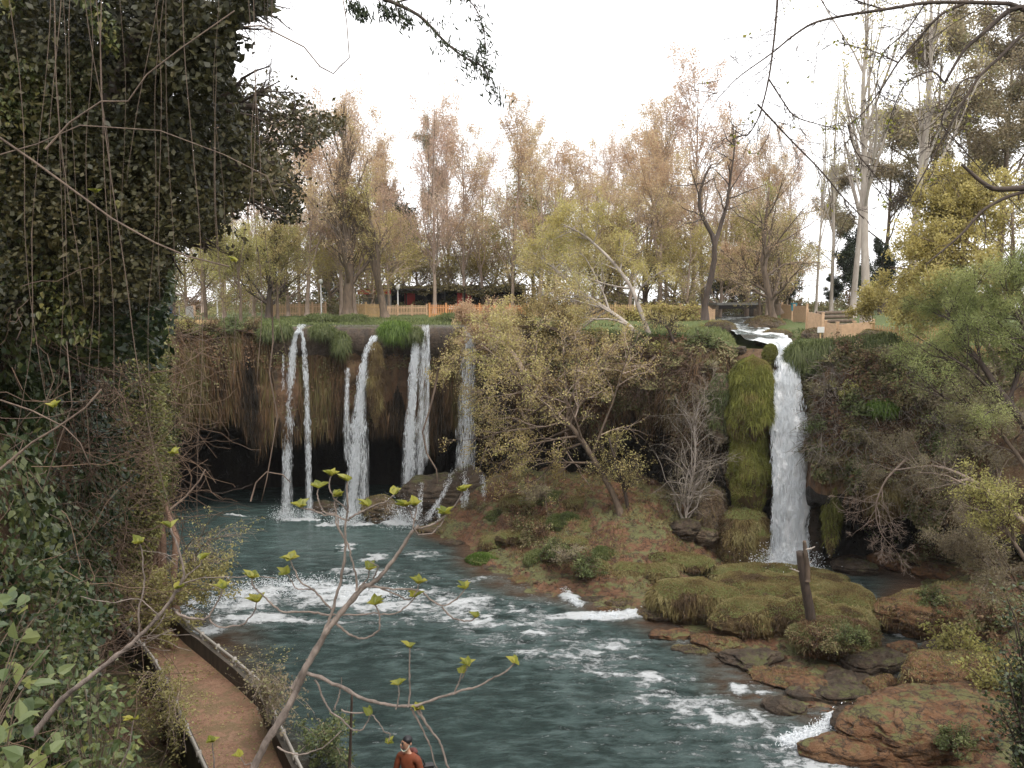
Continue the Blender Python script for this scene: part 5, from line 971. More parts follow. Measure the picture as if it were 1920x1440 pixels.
mb.leaves(X3(q[:, 0], q[:, 1], z)[k], rg.uniform(.12, .26, k.sum()), None, None, None, rg, np.clip(.75 + .7 * fbm(X3(px * .03, Y * .1, z * .3), 3, 762)[k] + rg.normal(0, .15, k.sum()), 0, 1)); stuff('park_undergrowth', 'mixed scrub closing the back of the park', mb, M['under'])

# ------------------------------------------------------------------ park: fences, café, bridge, lamps
def fence(label, pts, h, mat, n_post, pick=.16, name='picket_fence', slope=None, rails=2, group=None):
    P = [np.array([x, y, (gz_(x, y) + .1 if z is None else z)]) for x, y, z in pts]; t = Thing(name, label, 'fence', P[0], group); pk = MB()
    seg = [np.linalg.norm((b - a)[:2]) for a, b in zip(P[:-1], P[1:])]; cs = np.r_[0, np.cumsum(seg)]; A = np.array(P); f = lambda s: np.array([np.interp(s, cs, A[:, c]) for c in range(3)])
    rg = RNG(int(cs[-1] * 100))
    for s in np.arange(pick / 2, cs[-1], pick):
        q = f(s); d = norm((f(min(s + .05, cs[-1])) - f(s - .05))); pk.box(q + [0, 0, h * .5 + .05], (.085, .03, h * rg.uniform(.93, 1.02)), math.atan2(d[1], d[0]))
    for rz_ in np.linspace(.25, .8, rails):
        for a, b in zip(P[:-1], P[1:]): pk.bar(a + [0, .035, h * rz_], b + [0, .035, h * rz_], .03, .09)
    t.part('slat_panel', pk, M[mat])
    for s in np.linspace(0, cs[-1], n_post): q = f(s); t.part('post', MB().box(q + [0, .04, h * .55], (.15, .15, h * 1.15)).box(q + [0, .04, h * 1.15], (.2, .2, .06)), M[mat])
    return t
def g2(px, Y): q = at(px, 560, Y); return q[0], q[1], None
fence('picket fence of pale orange wood at the corner of the park above the thin falls', [g2(512, 84), g2(610, 84)], 1.15, 'fence', 5)
fence('stepped end panel of pale picket fence between the thick trunk and the leaning trunk', [g2(660, 80), g2(712, 77)], 1.25, 'fence_pale', 3)
fence('low picket fence behind the leaning brown trunk', [g2(716, 84), g2(800, 86)], .95, 'fence', 4)
fence('bright orange picket fence in front of the café roof', [g2(805, 82), g2(900, 82), g2(985, 80)], 1.15, 'fence_orange', 7)
fence('long pale picket fence between the orange fence and the dark forked tree', [g2(990, 79), g2(1100, 78), g2(1200, 77), g2(1318, 74)], 1.2, 'fence_pale', 9)
fence('short pale fence panel at the end of the stream bridge', [g2(1326, 78), g2(1340, 78)], 1.25, 'fence', 2, pick=.1)
fence('highest solid panel of the stepped fence beside the stream', [g2(1467, 80), g2(1487, 76)], 1.3, 'fence', 2, pick=.095)
fence('second solid panel of the stepped fence', [(*g2(1490, 72)[:2], None), g2(1514, 67)], 1.3, 'fence', 2, pick=.095)
fence('third solid panel of the stepped fence behind the little sign', [g2(1515, 60), g2(1545, 58)], 1.2, 'fence', 2, pick=.095)
fence('solid fence panels below the log steps', [g2(1550, 56), g2(1580, 54.5), g2(1640, 54.5)], 1.05, 'fence', 4, pick=.095)
fence('open picket fence along the slope under the golden tree', [g2(1640, 52.5), g2(1680, 51.5), g2(1780, 51)], 1.0, 'fence_pale', 4)
fence('low lattice fence glimpsed through the feathery tree', [(*at(1795, 560, 48.3)[:2], 12.15), (*at(1925, 560, 47)[:2], 11.9)], 1.0, 'fence_pale', 4, name='lattice_fence')
# café
def gp(px, Y): q = at(px, 560, Y); return np.array([q[0], q[1], gz_(q[0], q[1]) + .1])
c0, c1 = gp(690, 100), gp(985, 96); t = Thing('cafe_pavilion', 'long low open café pavilion under a leafy flat roof', 'pavilion', (c0 + c1) / 2); z0 = c0[2]
rf = MB(); n = 9000; rg = RNG(801); u = rg.random(n); C = c0 + (c1 - c0) * u[:, None]; C[:, 1] += rg.uniform(-1.2, 6, n); C[:, 2] = z0 + 2.7 + .6 * fbm(C * .3, 3, 3) + rg.uniform(-.5, .25, n); rf.leaves(C, .3, .2, None, None, rg)
roof = t.part('roof', MB().box((c0 + c1) / 2 + [0, 2.7, 2.6], (c1[0] - c0[0] + 1, 6.4, .22)), M['dark']); t.part('leafy_cover', rf, M['roofvine'], parent=None)
t.part('back_wall', MB().box((c0 + c1) / 2 + [0, 5.7, 1.25], (c1[0] - c0[0], .2, 2.5)), M['dark'])
for u in np.linspace(0, 1, 9): q = c0 + (c1 - c0) * u; t.part('post', MB().box(q + [0, 0, 1.25], (.16, .16, 2.5)), M['dark'])
for u, wd, col in ((.03, 1.6, 'red'), (.27, 1.2, 'red'), (.62, 1.6, 'red')): q = c0 + (c1 - c0) * u; t.part('curtain', MB().box(q + [0, .6, 1.45], (wd, .06, 1.5)), M[col])
tg_ = 'café tables under the pavilion'
for i, (px, Y) in enumerate(((745, 95), (790, 97), (850, 95), (930, 94))):
    q = gp(px, Y); tb = Thing('cafe_table', ('white', 'second white', 'third white', 'fourth white')[i] + ' clothed café table counted along the pavilion from the leaning trunk', 'table', q, tg_)
    tb.part('tablecloth', MB().box(q + [0, 0, .62], (1.1, .9, .3)), M['white']); tb.part('leg', MB().box(q + [0, 0, .25], (.2, .2, .45)), M['dark'])
for i, (px, Y, cl) in enumerate(((760, 93, 'blue'), (783, 95, 'white'), (812, 94, 'teal'))): pass
hd = MB(); rg = RNG(803); a, b = gp(735, 93), gp(800, 91); C = a + (b - a) * rg.random((3500, 1)) + rg.uniform(-1, 1, (3500, 3)) * [0, .5, .45] + [0, 0, .5]; hd.leaves(C, .2, .12, None, None, rg)
h = Thing('clipped_hedge', 'dark clipped hedge beside the café awning', 'hedge', a); h.part('foliage', hd, M['grass'])
# awning by the trunks
q = gp(675, 95); q2 = gp(730, 95); t = Thing('cafe_awning', 'red café awning between the two thick trunks', 'awning', q); t.part('canopy', MB().box((q + q2) / 2 + [0, 0, 2.25], (q2[0] - q[0], 2.5, .5), ry=0), M['red']); t.part('back_panel', MB().box((q + q2) / 2 + [0, 1.5, 1.1], (q2[0] - q[0], .1, 1.9)), M['grey'])
for e in (q, q2): t.part('post', MB().box(e + [0, -1, 1.1], (.1, .1, 2.2)), M['white'])
# chairs and wall on the left corner
wl_ = MB(); a, b = gp(318, 66), gp(405, 66); wl_.bar(a + [0, 0, .15], b + [0, 0, .15], .5, .45); o = wl_.build('low_stone_wall', M['fence_pale'], origin=a); tag(o, 'low pale kerb wall under the café chairs at the cliff corner', 'wall')
def chair(px, Y, mat, label, rz):
    q = gp(px, Y); t = Thing('cafe_chair', label, 'chair', q, None); R = lambda x, y: np.array([x * cos(rz) - y * sin(rz), x * sin(rz) + y * cos(rz), 0])
    t.part('seat', MB().box(q + [0, 0, .5], (.55, .55, .08), rz), M[mat]); t.part('backrest', MB().box(q + R(0, .27) + [0, 0, .95], (.55, .07, .85), rz), M[mat])
    for x in (-.23, .23):
        for y in (-.23, .23): t.part('leg', MB().box(q + R(x, y) + [0, 0, .25], (.06, .06, .5), rz), M[mat])
for px, Y, mt, lb, rz in ((355, 68, 'grey', 'grey high backed chair at the cliff corner terrace', .4), (342, 69, 'grey', 'grey chair with its side to the canyon next to the blue one', 1.9), (325, 70, 'blue', 'blue chair under the white parasol at the cliff corner', 1), (368, 70, 'fence', 'wooden chair behind the grey high backed chair', 2.4)): chair(px, Y, mt, lb, rz)
q = gp(310, 73); t = Thing('parasol', 'white parasol over the chairs at the cliff corner', 'parasol', q); t.part('pole', MB().tube([q, q + [0, 0, 2.5]], .04), M['white']); k = MB(); th = np.linspace(0, 2 * pi, 9)[:-1]
k.grid(np.array([[q + [r * cos(a_), r * sin(a_), z] for a_ in th] for r, z in ((1.6, 2.15), (1.55, 2.25), (.05, 2.75))]), wrap=True); t.part('canopy', k, M['white'])
def lamp(px, Y, h, label):
    q = gp(px, Y); t = Thing('street_lamp', label, 'street lamp', q); t.part('pole', MB().tube([q, q + [0, 0, .25], q + [0, 0, .3], q + [0, 0, h]], [.13, .12, .07, .055]), M['white'], True)
    k = MB(); th = np.linspace(0, 2 * pi, 10)[:-1]; k.grid(np.array([[q + [r * cos(a_), r * sin(a_), h + z] for a_ in th] for r, z in ((.05, 0), (.2, .1), (.24, .28), (.17, .45), (.02, .5))]), wrap=True); t.part('globe', k, M['white'], True)
lamp(602, 82, 3.1, 'white lamp post rising behind the first picket fence'); lamp(1190, 79.5, 3.0, 'white lamp post behind the long pale picket fence'); lamp(407, 76, 3.0, 'white lamp post among the yellow green bushes'); lamp(746, 90, 2.6, 'thin white lamp post beside the red awning')
# foot bridge and stream stones
a, b = gp(1336, 84), gp(1418, 86); a[2] = b[2] = 14.0; t = Thing('foot_bridge', 'low timber foot bridge over the stream above the tall waterfall', 'bridge', a)
t.part('deck', MB().bar(a + [0, 0, .75], b + [0, 0, .75], 1.6, .22), M['grey']); t.part('beam', MB().bar(a + [0, -.6, .45], b + [0, -.6, .45], .2, .35), M['dark'])
for e in (a, b): t.part('abutment', MB().box(e + [0, 0, -.1], (.9, 1.6, 1.4)), M['boulder'])
for i, (px, Y, r, lb) in enumerate(((1352, 62, 1.1, 'brown earthy rock at the stream edge under the forked tree'), (1440, 66, 1.5, 'dark rock bank beside the stream rapids'), (1428, 72, 1.5, 'dark boulder under the foot bridge end'), (1352, 72, 1.2, 'brown boulder by the bridge abutment'), (1455, 60, 1.3, 'rounded dark rock where the stream narrows'), (1640, 52, 1.0, 'layered dark stones under the fence panels'), (1620, 50.5, .8, 'flat grey stone ledge by the fence panels'), (1530, 57, .8, 'small brown stones near the little sign'))):
    q = gp(px, Y); t = Thing('boulder', lb, 'rock', q); k = MB(); P = blob(k, q - [0, 0, .4], r, r * .8, r * 1.15, 60 + i, .8); t.part('stone', k, M['boulder' if i % 2 else 'wet_rock'], True); k2 = MB(); moss_on(k2, P, RNG(i), 220, .12, fringe=0); t.part('moss', k2, M['moss'])
q = gp(1541, 53.5); t = Thing('sign_post', 'small blank white sign on a thin post by the fence', 'sign', q); t.part('post', MB().box(q + [0, 0, .65], (.07, .07, 1.5)), M['fence_pale']); t.part('board', MB().box(q + [0, -.05, 1.25], (.42, .04, .36)), M['white'])
q = gp(1500, 72.5); q = q + [0, 1.5, .9]; t = Thing('litter_bin', 'small teal litter bin on the stepped fence', 'bin', q); t.part('body', MB().tube([q, q + [0, 0, .6]], [.2, .26], sides=12), M['teal'], True); t.part('rim', MB().tube([q + [0, 0, .6], q + [0, 0, .68]], .29, sides=12), M['teal']); t.part('post', MB().box(q - [0, 0, .45], (.08, .08, .95)), M['dark'])
a, b = gp(1553, 58), gp(1588, 58); t = Thing('log_steps', 'stack of brown log steps rising behind the fence panels', 'steps', a)
for i in range(5): t.part('log', MB().tube([a + [0, i * .55, .2 + i * .27], b + [1, i * .55, .2 + i * .27]], .14, sides=9), M['bark_brown'], True)
# grass tufts that sit on the lip
def tuft(label, px, py, Y, rx, h, n, mat, L=.8, name='grass_tuft'):
    c = at(px, py, Y); t = Thing(name, label, 'grass tuft', c); rg = RNG(int(px)); d = rg.normal(size=(n, 3)); d = norm(d * [1, 1, .8] + [0, -.15, .35]); P = c + d * np.array([rx, rx * .7, h]) * rg.uniform(.3, .8, (n, 1))
    t.part('blades', MB().blades(P, d + [0, 0, .35] + rg.normal(0, .25, (n, 3)), rg.uniform(.4, 1, n) * L, .045, rg, None, .9), M[mat])
tuft('big round bright green grass tuft on the lip between two waterfalls', 742, 622, 60.3, 1.45, .75, 6500, 'grass_bright', .6); tuft('smaller grass tuft joined to the big round one', 775, 628, 60.2, .75, .6, 2200, 'grass', .55)
tuft('grey green grass tuft hanging under the lip beside the slanting waterfall', 640, 645, 60.3, .6, .9, 2600, 'grass', .6); tuft('olive grass clump over the lip next to the twin strands', 605, 622, 60.4, 1.1, .45, 3000, 'grass', .5)
tuft('dark olive grass clump at the start of the stone lip', 505, 625, 60.4, .9, .5, 2600, 'grass', .5); tuft('low grass clump on the stone lip beside the thin dark trunk', 535, 620, 60.4, .5, .4, 1500, 'grass', .5); tuft('mossy clump on the lip beside the faint waterfall', 862, 640, 60, .5, 1.0, 2200, 'moss', .5)
for i, px in enumerate((1500, 1530, 1562, 1596, 1630, 1662)): tuft(f'{("first", "second", "third", "fourth", "fifth", "last")[i]} clump in the row of long grass beside the top of the tall waterfall', px, 668 - i * 3, 50.2 - .25 * i, .85, .75, 4800, 'grass', .8)
tuft('yellow green grass patch on the slope beside the tall waterfall', 1655, 765, 46.5, 1.0, .5, 3500, 'grass_bright', .4)
for i, (px, py, lb) in enumerate(((600, 599, 'weedy green strip behind the lip under the first fence'), (660, 600, 'weedy green strip at the thick trunk'), (850, 598, 'weedy clump behind the lip by the orange fence'), (930, 598, 'weedy clump under the orange fence'))): tuft(lb, px, py, 70, 1.8, .45, 2500, 'grass', .5)

# ------------------------------------------------------------------ ivy wall and the dark trees near the camera
def wall_samples(rg, a0, a1, s0, s1, n):
    a = rg.uniform(a0, a1, n); s = rg.uniform(s0, s1, n); P = cliff_pt(a, s); N = norm(np.cross(cliff_pt(a, s + .02) - P, cliff_pt(a + .006, s) - P)); inw = norm(X3(CC[0], CC[1], 0) - P * [1, 1, 0]); return P, N * np.sign((N * inw).sum(-1, keepdims=True)), a
def angxy(x, y): return math.atan2(y - CC[1], x - CC[0])
a_near, a_far = angxy(-5.6, 5) + 2 * pi, angxy(-19.5, 45)
rg = RNG(901); mb = MB()
P, N, a = wall_samples(rg, a_far, a_near, 0, 7, 210000); lump = fbm(P * .45, 3, 902); d = np.linalg.norm(P - EYE, axis=1)
k = (lump + .45 * fbm(P * 1.5, 2, 903) > -.25); P, N, d, lump = P[k], N[k], d[k], lump[k]
P = P + N * ((rg.random(len(P)) * .6 + np.clip(lump + .3, 0, 1) * 1.0))[:, None]; c = np.clip(.42 + .8 * fbm(P * .5, 2, 904) + rg.normal(0, .2, len(P)), 0, 1)
nr_ = d < 13
mb.leaves(P[nr_], rg.uniform(.5, 1.3, nr_.sum()) * .10, None, N[nr_] + [0, 0, .35], [0, 0, -1], rg, c[nr_], .6, big=True); mb.leaves(P[~nr_], rg.uniform(.6, 1.4, (~nr_).sum()) * .15, rg.uniform(.6, 1.3, (~nr_).sum()) * .11, N[~nr_] + [0, 0, .35], None, rg, c[~nr_], .6)
t = Thing('ivy', 'dark ivy draping the whole near canyon wall', 'ivy', (-12, 24, 8)); t.part('foliage', mb, M['ivy'])
mb = MB(); P, N, a = wall_samples(rg, a_far - .02, angxy(-16, 34), .8, 5.6, 30000); P = P + N * rg.uniform(.6, 1.5, (len(P), 1)); k = fbm(P * .6, 3, 905) > -.25; P, N = P[k], N[k]
mb.leaves(P, rg.uniform(.5, 1.3, len(P)) * .15, None, N + [0, 0, .5], None, rg, np.clip(.5 + .9 * fbm(P * .8, 2, 906) + rg.normal(0, .2, len(P)), 0, 1), .8)
xx, yy_ = rg.uniform(195, 325, 90000), rg.uniform(560, 1090, 90000); YY = rg.uniform(36.5, 41, 90000); Q_ = at(xx, yy_, YY); edge_ = 312 + 16 * fbm(Q_ * .5, 3, 907) - np.clip((yy_ - 930) * .18, 0, 40)
kk = (xx < edge_) & (xx > 225 - 20 * fbm(Q_ * .4, 2, 908)) & (fbm(Q_ * .9, 3, 909) > -.28); Q_ = Q_[kk][:34000]; mb.leaves(Q_, rg.uniform(.5, 1.3, len(Q_)) * .14, None, [.5, -.6, .5], None, rg, np.clip(.5 + .9 * fbm(Q_ * .8, 2, 906) + rg.normal(0, .2, len(Q_)), 0, 1), .9)
t = Thing('ivy', 'yellow green ivy coloured as if sunlit on the far corner of the canyon wall', 'ivy', (-17, 40, 8)); t.part('foliage', mb, M['ivy_light'])
tr = MB(); q = onz(305, 1180, .5); rgq = RNG(7)
for i in range(9): o_x = rgq.uniform(-.7, .5); tr.tube([q + [o_x * 1.3, rgq.uniform(-.5, .5), -.5], q + [o_x + rgq.uniform(-.3, .3), 0, 2], q + [o_x * .8 + rgq.uniform(-.3, .3), .3, 4.2], q + [o_x * .6 - .3, .8, 6]], [.26, .15, .17, .08], sides=7)
t = Thing('root_column', 'reddish bundle of hanging roots at the foot of the ivy corner', 'roots', q); t.part('trunk', tr, barkmat('red_root_bark', (.10, .055, .035), (.26, .16, .11), 5, .2), True)
# bare creeper stems wandering over the ivy
rg = RNG(918); P, N, a = wall_samples(rg, a_far, a_near, 0, 6.5, 2600); d = np.linalg.norm(P - EYE, axis=1); P = P + N * rg.uniform(.5, 1.6, (len(P), 1)); n = len(P)
dd = norm(rg.normal(size=(n, 3)) * [.7, .7, .8] + [0, 0, -.5]); Q = [P]
for j in range(9): dd = norm(dd + rg.normal(0, .28, (n, 3))); Q.append(Q[-1] + dd * (rg.uniform(.5, 2.6, n) / 9 * (.5 + d / 22))[:, None])
mb = MB().tubes(np.stack(Q, 1), (.0016 + d * .00028)[:, None] * np.linspace(1.2, .6, 10), 4, rg.random(n), cap=False)
t.part('stems', mb, M['twig_brown'])
# crowns
def in_poly(x, y, poly):
    c = np.zeros(len(x), bool); n = len(poly)
    for i in range(n):
        (x1, y1), (x2, y2) = poly[i], poly[(i + 1) % n]; m_ = ((y1 > y) != (y2 > y)) & (x < (x2 - x1) * (y - y1) / (y2 - y1 + 1e-9) + x1); c ^= m_
    return c
def crown_points(rg, poly, Y0, Y1, n, seed, thr=-.3, wob=28, sc=.8):
    xs, ys = zip(*poly); x = rg.uniform(min(xs), max(xs), n * 3); y = rg.uniform(min(ys), max(ys), n * 3); Y = rg.uniform(Y0, Y1, n * 3); P = at(x, y, Y); wob = wob * (1 + 2.5 * (rg.random(len(P)) < .10))
    w1 = fbm(P * 1.3, 3, seed) * wob * 2; w2 = fbm(P * 1.3 + 50, 3, seed) * wob * 2; k = in_poly(x + w1, y + w2, poly) & (fbm(P * sc, 3, seed + 1) > thr); return P[k][:n]
def big_tree(label, base, limbs, poly, Y0, Y1, n, L, leaf, seed, thr=-.3, wob=28, name='ivy_clad_tree', r=.3, big=False, sc=.8):
    rg = RNG(seed); t = Thing(name, label, 'tree', base); tr = MB()
    for pts, r0, r1 in limbs: tr.tube(pts, r0, r1, 9)
    P = np.array([np.stack([np.interp(np.linspace(0, len(l[0]) - 1, 10), range(len(l[0])), np.array(l[0])[:, c]) for c in range(3)], 1) for l in limbs[1:]]); R = np.array([np.linspace(l[1], l[2], 10) for l in limbs[1:]])
    P2, R2 = grow(rg, P, R, **G_(14, .2, 1, .7, .4, curl=.2)); tr.tubes(P2, R2, 5, cap=False); P3, R3 = grow(rg, P2, R2, **G_(7, .2, 1, .7, .5, curl=.2)); tr.tubes(P3, np.maximum(R3, .004), 3, cap=False)
    t.part('trunk', tr, M['bark_dark'], True); C = crown_points(rg, poly, Y0, Y1, n, seed, thr, wob, sc)
    t.part('crown', MB().leaves(C, np.exp(rg.normal(-.1, .42, len(C))) * L, rg.uniform(.6, 1.2, len(C)) * L * .75, [.2, -.5, .6], None, rg, np.clip(.5 + .8 * fbm(C * .7, 2, seed) + rg.normal(0, .2, len(C)), 0, 1), 1.0, big=big), M[leaf]); return t
b = np.array([-8.2, 13.5, 16.0])
big_tree('dark ivy clad tree whose crown leans out over the sky at the canyon wall', b, [([b - [0, 0, 1], b + [.3, 0, 3], b + [.9, .2, 6], b + [2, .5, 9.5]], .45, .15), ([b + [.6, 0, 2], at(330, 330, 13.5), at(520, 300, 13.2)], .16, .05), ([b + [.7, 0, 4], at(330, 200, 13.5), at(480, 200, 13)], .14, .04), ([b + [.9, 0, 6], at(350, 60, 13.5), at(480, 20, 13)], .14, .04), ([b + [.3, 0, 1.2], at(300, 430, 13.5), at(380, 440, 13)], .1, .03)],
         [(-60, -80), (300, -80), (330, 60), (415, 40), (330, 150), (425, 110), (440, 180), (500, 255), (548, 330), (530, 390), (460, 370), (395, 440), (330, 470), (300, 560), (-60, 640)], 11.5, 16, 85000, .088, 'ivy_brown', 911, -.2, 20)
rg = RNG(916); C = crown_points(rg, [(-60, -60), (190, -60), (230, 120), (200, 300), (260, 420), (200, 640), (-60, 640)], 11.2, 12.2, 9000, 917, .05, 30); t = Thing('ivy', 'olive green ivy leaves coloured as if lit high on the near wall', 'ivy', C[0]); t.part('foliage', MB().leaves(C, rg.uniform(.5, 1.4, len(C)) * .095, None, [.3, -.5, .7], [0, 0, -1], rg, None, .6, big=True), M['ivy_mid'])
big_tree('thin top of the dark tree with sky showing between its leaves', at(250, -60, 12), [([at(200, 200, 12), at(260, 60, 12), at(330, -80, 12)], .1, .05), ([at(260, 60, 12), at(380, 60, 12), at(470, 20, 12)], .05, .02), ([at(270, 40, 12), at(350, 130, 12), at(420, 110, 12)], .05, .02)],
         [(250, -60), (500, -60), (520, 10), (470, 30), (440, 60), (445, 110), (410, 160), (330, 170), (270, 120)], 11, 13, 7000, .105, 'ivy_brown', 912, -.15, 14, sc=1.6)
big_tree('fine twigged dark spray of leaves reaching out past the ivy clad tree', at(420, 300, 15), [([at(380, 330, 15), at(420, 280, 15), at(450, 240, 15)], .06, .04), ([at(450, 240, 15), at(520, 215, 15), at(600, 235, 15)], .035, .012), ([at(430, 270, 15), at(490, 170, 15), at(560, 175, 15)], .03, .01), ([at(440, 300, 15), at(520, 270, 15), at(590, 270, 15)], .03, .01)],
         [(400, 130), (470, 170), (560, 170), (600, 215), (650, 235), (600, 260), (560, 300), (560, 420), (480, 420), (430, 300)], 14, 16, 6500, .075, 'ivy_brown', 913, -.2, 22, sc=1.4)
rg = RNG(915); b = np.array([-11.5, 22, 14])
big_tree('dark leafy tree filling the gap between the ivy wall and the near crown', b, [([b, b + [.5, 0, 3], b + [1, 0, 7]], .4, .2), ([b + [.5, 0, 3], b + [2, 0, 5]], .15, .05)], [(-60, 100), (260, 100), (330, 380), (330, 470), (300, 600), (285, 660), (-60, 700)], 17, 24, 42000, .17, 'ivy', 914, -.4, 22)
# hanging vines
rg = RNG(921); gname = 'thin bare vines hanging before the ivy'
def vine(pts, Y, r, label, grp, mat='vine', name='hanging_vine', leaves=0):
    P = np.array([at(x, y, Yk) for (x, y), Yk in zip(pts, np.broadcast_to(Y, (len(pts),)))]); o = MB().tube(P, r, r * .6, 5); ob = o.build(name, M[mat], True, origin=P[0]); tag(ob, label, 'vine', grp); return P
for i in range(30):
    px = rg.choice([rg.uniform(60, 200), rg.uniform(270, 370), rg.uniform(430, 520), rg.uniform(0, 500), rg.uniform(380, 480)], p=[.34, .2, .14, .2, .12]); yb = rg.uniform(320, 1080) if px < 380 else rg.uniform(560, 1010); Y = rg.uniform(5.5, 9.5)
    y = np.arange(-30 if rg.random() < .75 else rg.uniform(100, 500), yb, 38)
    if len(y) < 4: continue
    x = px + np.cumsum(np.cumsum(rg.normal(0, 1.1, len(y))) * .55) + rg.normal(0, .05) * (y - y[0]) + 6 * np.sin(y / rg.uniform(60, 140) + i)
    vine(list(zip(x, y)), Y, rg.uniform(.0016, .0042), 'thin bare brown vine hanging straight down in front of the ivy', gname)
for i, (pts, r, lb) in enumerate((([(-20, 245), (60, 300), (135, 355), (210, 410), (290, 455), (350, 480), (430, 500)], .009, 'dark straight twig slanting down across the ivy to a single young leaf'), ([(85, 280), (130, 230), (190, 190), (240, 190), (275, 140), (340, 90), (440, 20)], .007, 'pale crooked twig crossing the ivy up towards the sky gap'),
        ([(460, 50), (490, 48), (530, 68), (570, 88), (600, 125), (625, 138), (637, 125), (655, 108), (650, 40), (640, -20)], .006, 'looped dark vine drooping against the sky'), ([(0, 880), (60, 830), (110, 800), (160, 765), (190, 730)], .010, 'pale double twig crossing the lower ivy'), ([(0, 750), (60, 770), (120, 800), (150, 830), (172, 880)], .007, 'arched grey twig over the lower ivy'),
        ([(0, 290), (70, 270), (150, 235), (300, 245), (420, 290), (500, 330), (520, 380)], .005, 'long thin twig arching across the dark crown'), ([(55, 880), (80, 920), (100, 860), (135, 760), (125, 640)], .005, 'looped brown vine low on the ivy'), ([(510, 560), (512, 640), (505, 700), (520, 780), (512, 830), (500, 900), (490, 940)], .006, 'crooked vine dangling before the thin waterfall'),
        ([(822, 690), (815, 730), (805, 770), (792, 810), (800, 850), (818, 880), (820, 905)], .008, 'hooked vine hanging beside the bright waterfall'), ([(470, 940), (480, 905), (500, 885), (530, 890), (545, 905)], .006, 'arched twig over the dark pool'), ([(320, 955), (350, 930), (375, 900), (385, 880)], .008, 'pale twig reaching from the ivy corner to a leaf cluster'))): vine(pts, 6.0, r, lb, None, name='bare_twig' if 'twig' in lb else 'hanging_vine')
for i, (x0, n, yb) in enumerate(((510, 3, 210), (500, 2, 160), (690, 2, 130), (720, 2, 60), (808, 3, 560), (640, 1, 250), (585, 1, 110), (915, 1, 200), (770, 1, 70), (600, 1, 420))):
    for j in range(n): y = np.arange(-30, yb, 26); x = x0 + rg.uniform(-5, 5) + np.cumsum(rg.normal(0, 1.3, len(y))); P = vine(list(zip(x, y)), 8.5 + rg.random(), .0022, 'hair thin seeded vine hanging against the sky', 'seeded vines against the sky', 'bark_dark')

# ------------------------------------------------------------------ near branches
def px_branch(mb, pts, Y, r0, r1, sides=7, jit=0):
    P = np.array([at(x, y, Yk) for (x, y), Yk in zip(pts, np.interp(np.linspace(0, 1, len(pts)), np.linspace(0, 1, np.size(Y)), np.atleast_1d(Y)))]); u = np.linspace(0, len(P) - 1, max(4, len(P) * 4)); Q = np.stack([np.interp(u, range(len(P)), P[:, c]) for c in range(3)], 1); Q[1:-1] = (Q[:-2] + 2 * Q[1:-1] + Q[2:]) / 4; Q[1:-1] = (Q[:-2] + 2 * Q[1:-1] + Q[2:]) / 4
    mb.tube(Q, r0, r1, sides); return Q
def fig_stem(mb, pts, Y, r0, r1, sides, rg):
    P = at(np.array([p[0] for p in pts]), np.array([p[1] for p in pts]), Y); n = max(8, len(pts) * 7); u = np.linspace(0, len(P) - 1, n); Q = np.stack([np.interp(u, range(len(P)), P[:, c]) for c in range(3)], 1)
    for _ in range(4): Q[1:-1] = (Q[:-2] + 2 * Q[1:-1] + Q[2:]) / 4
    w_ = np.sin(np.linspace(0, pi, n))[:, None] ** .5; Q = Q + w_ * fbm(Q * 9, 2, 5)[:, None] * .018 * [1, 1.5, 1] + w_ * rg.normal(0, .0012, (n, 3)); rr_ = np.linspace(r0, r1, n) * (1 + .22 * (rg.random(n) > .8) + rg.normal(0, .04, n)); mb.tube(Q, rr_, None, sides); return Q
def res(Q, k=10): u = np.linspace(0, len(Q) - 1, k); return np.stack([np.interp(u, range(len(Q)), Q[:, c]) for c in range(3)], 1)
# overhanging narrow leafed bough at the top
t = Thing('overhanging_bough', 'drooping bough with narrow dark leaves hanging at the top against the sky', 'branch', at(620, -60, 7)); tr = MB(); br = [px_branch(tr, p, 7, a, b) for p, a, b in (([(520, -120), (640, -30), (740, 5), (790, 30), (830, 75), (865, 105), (905, 125)], .02, .005), ([(740, 5), (800, -10), (880, -5), (905, 40), (912, 100)], .008, .003), ([(830, 75), (850, 90), (890, 110), (925, 150), (935, 200)], .006, .002), ([(700, -20), (720, 20), (765, 40)], .006, .002), ([(640, -30), (660, 15), (690, 30)], .006, .002))]
P = np.array([res(q) for q in br]); R = np.tile(np.linspace(.006, .002, 10), (len(P), 1)); P2, R2 = grow(RNG(5), P, R, **G_(14, .3, 1, .7, .22, curl=.2, droop=.3)); tr.tubes(P2, np.maximum(R2, .0015), 4, cap=False); rg = RNG(931); C = tips(rg, P2, 1150, .1, .03)
t.part('branch', tr, M['bark_dark'], True); t.part('leaves', MB().leaves(C, rg.uniform(.04, .085, len(C)), .014, None, [0.3, 0, -1], rg, None, .9), M['leaf_dark'])
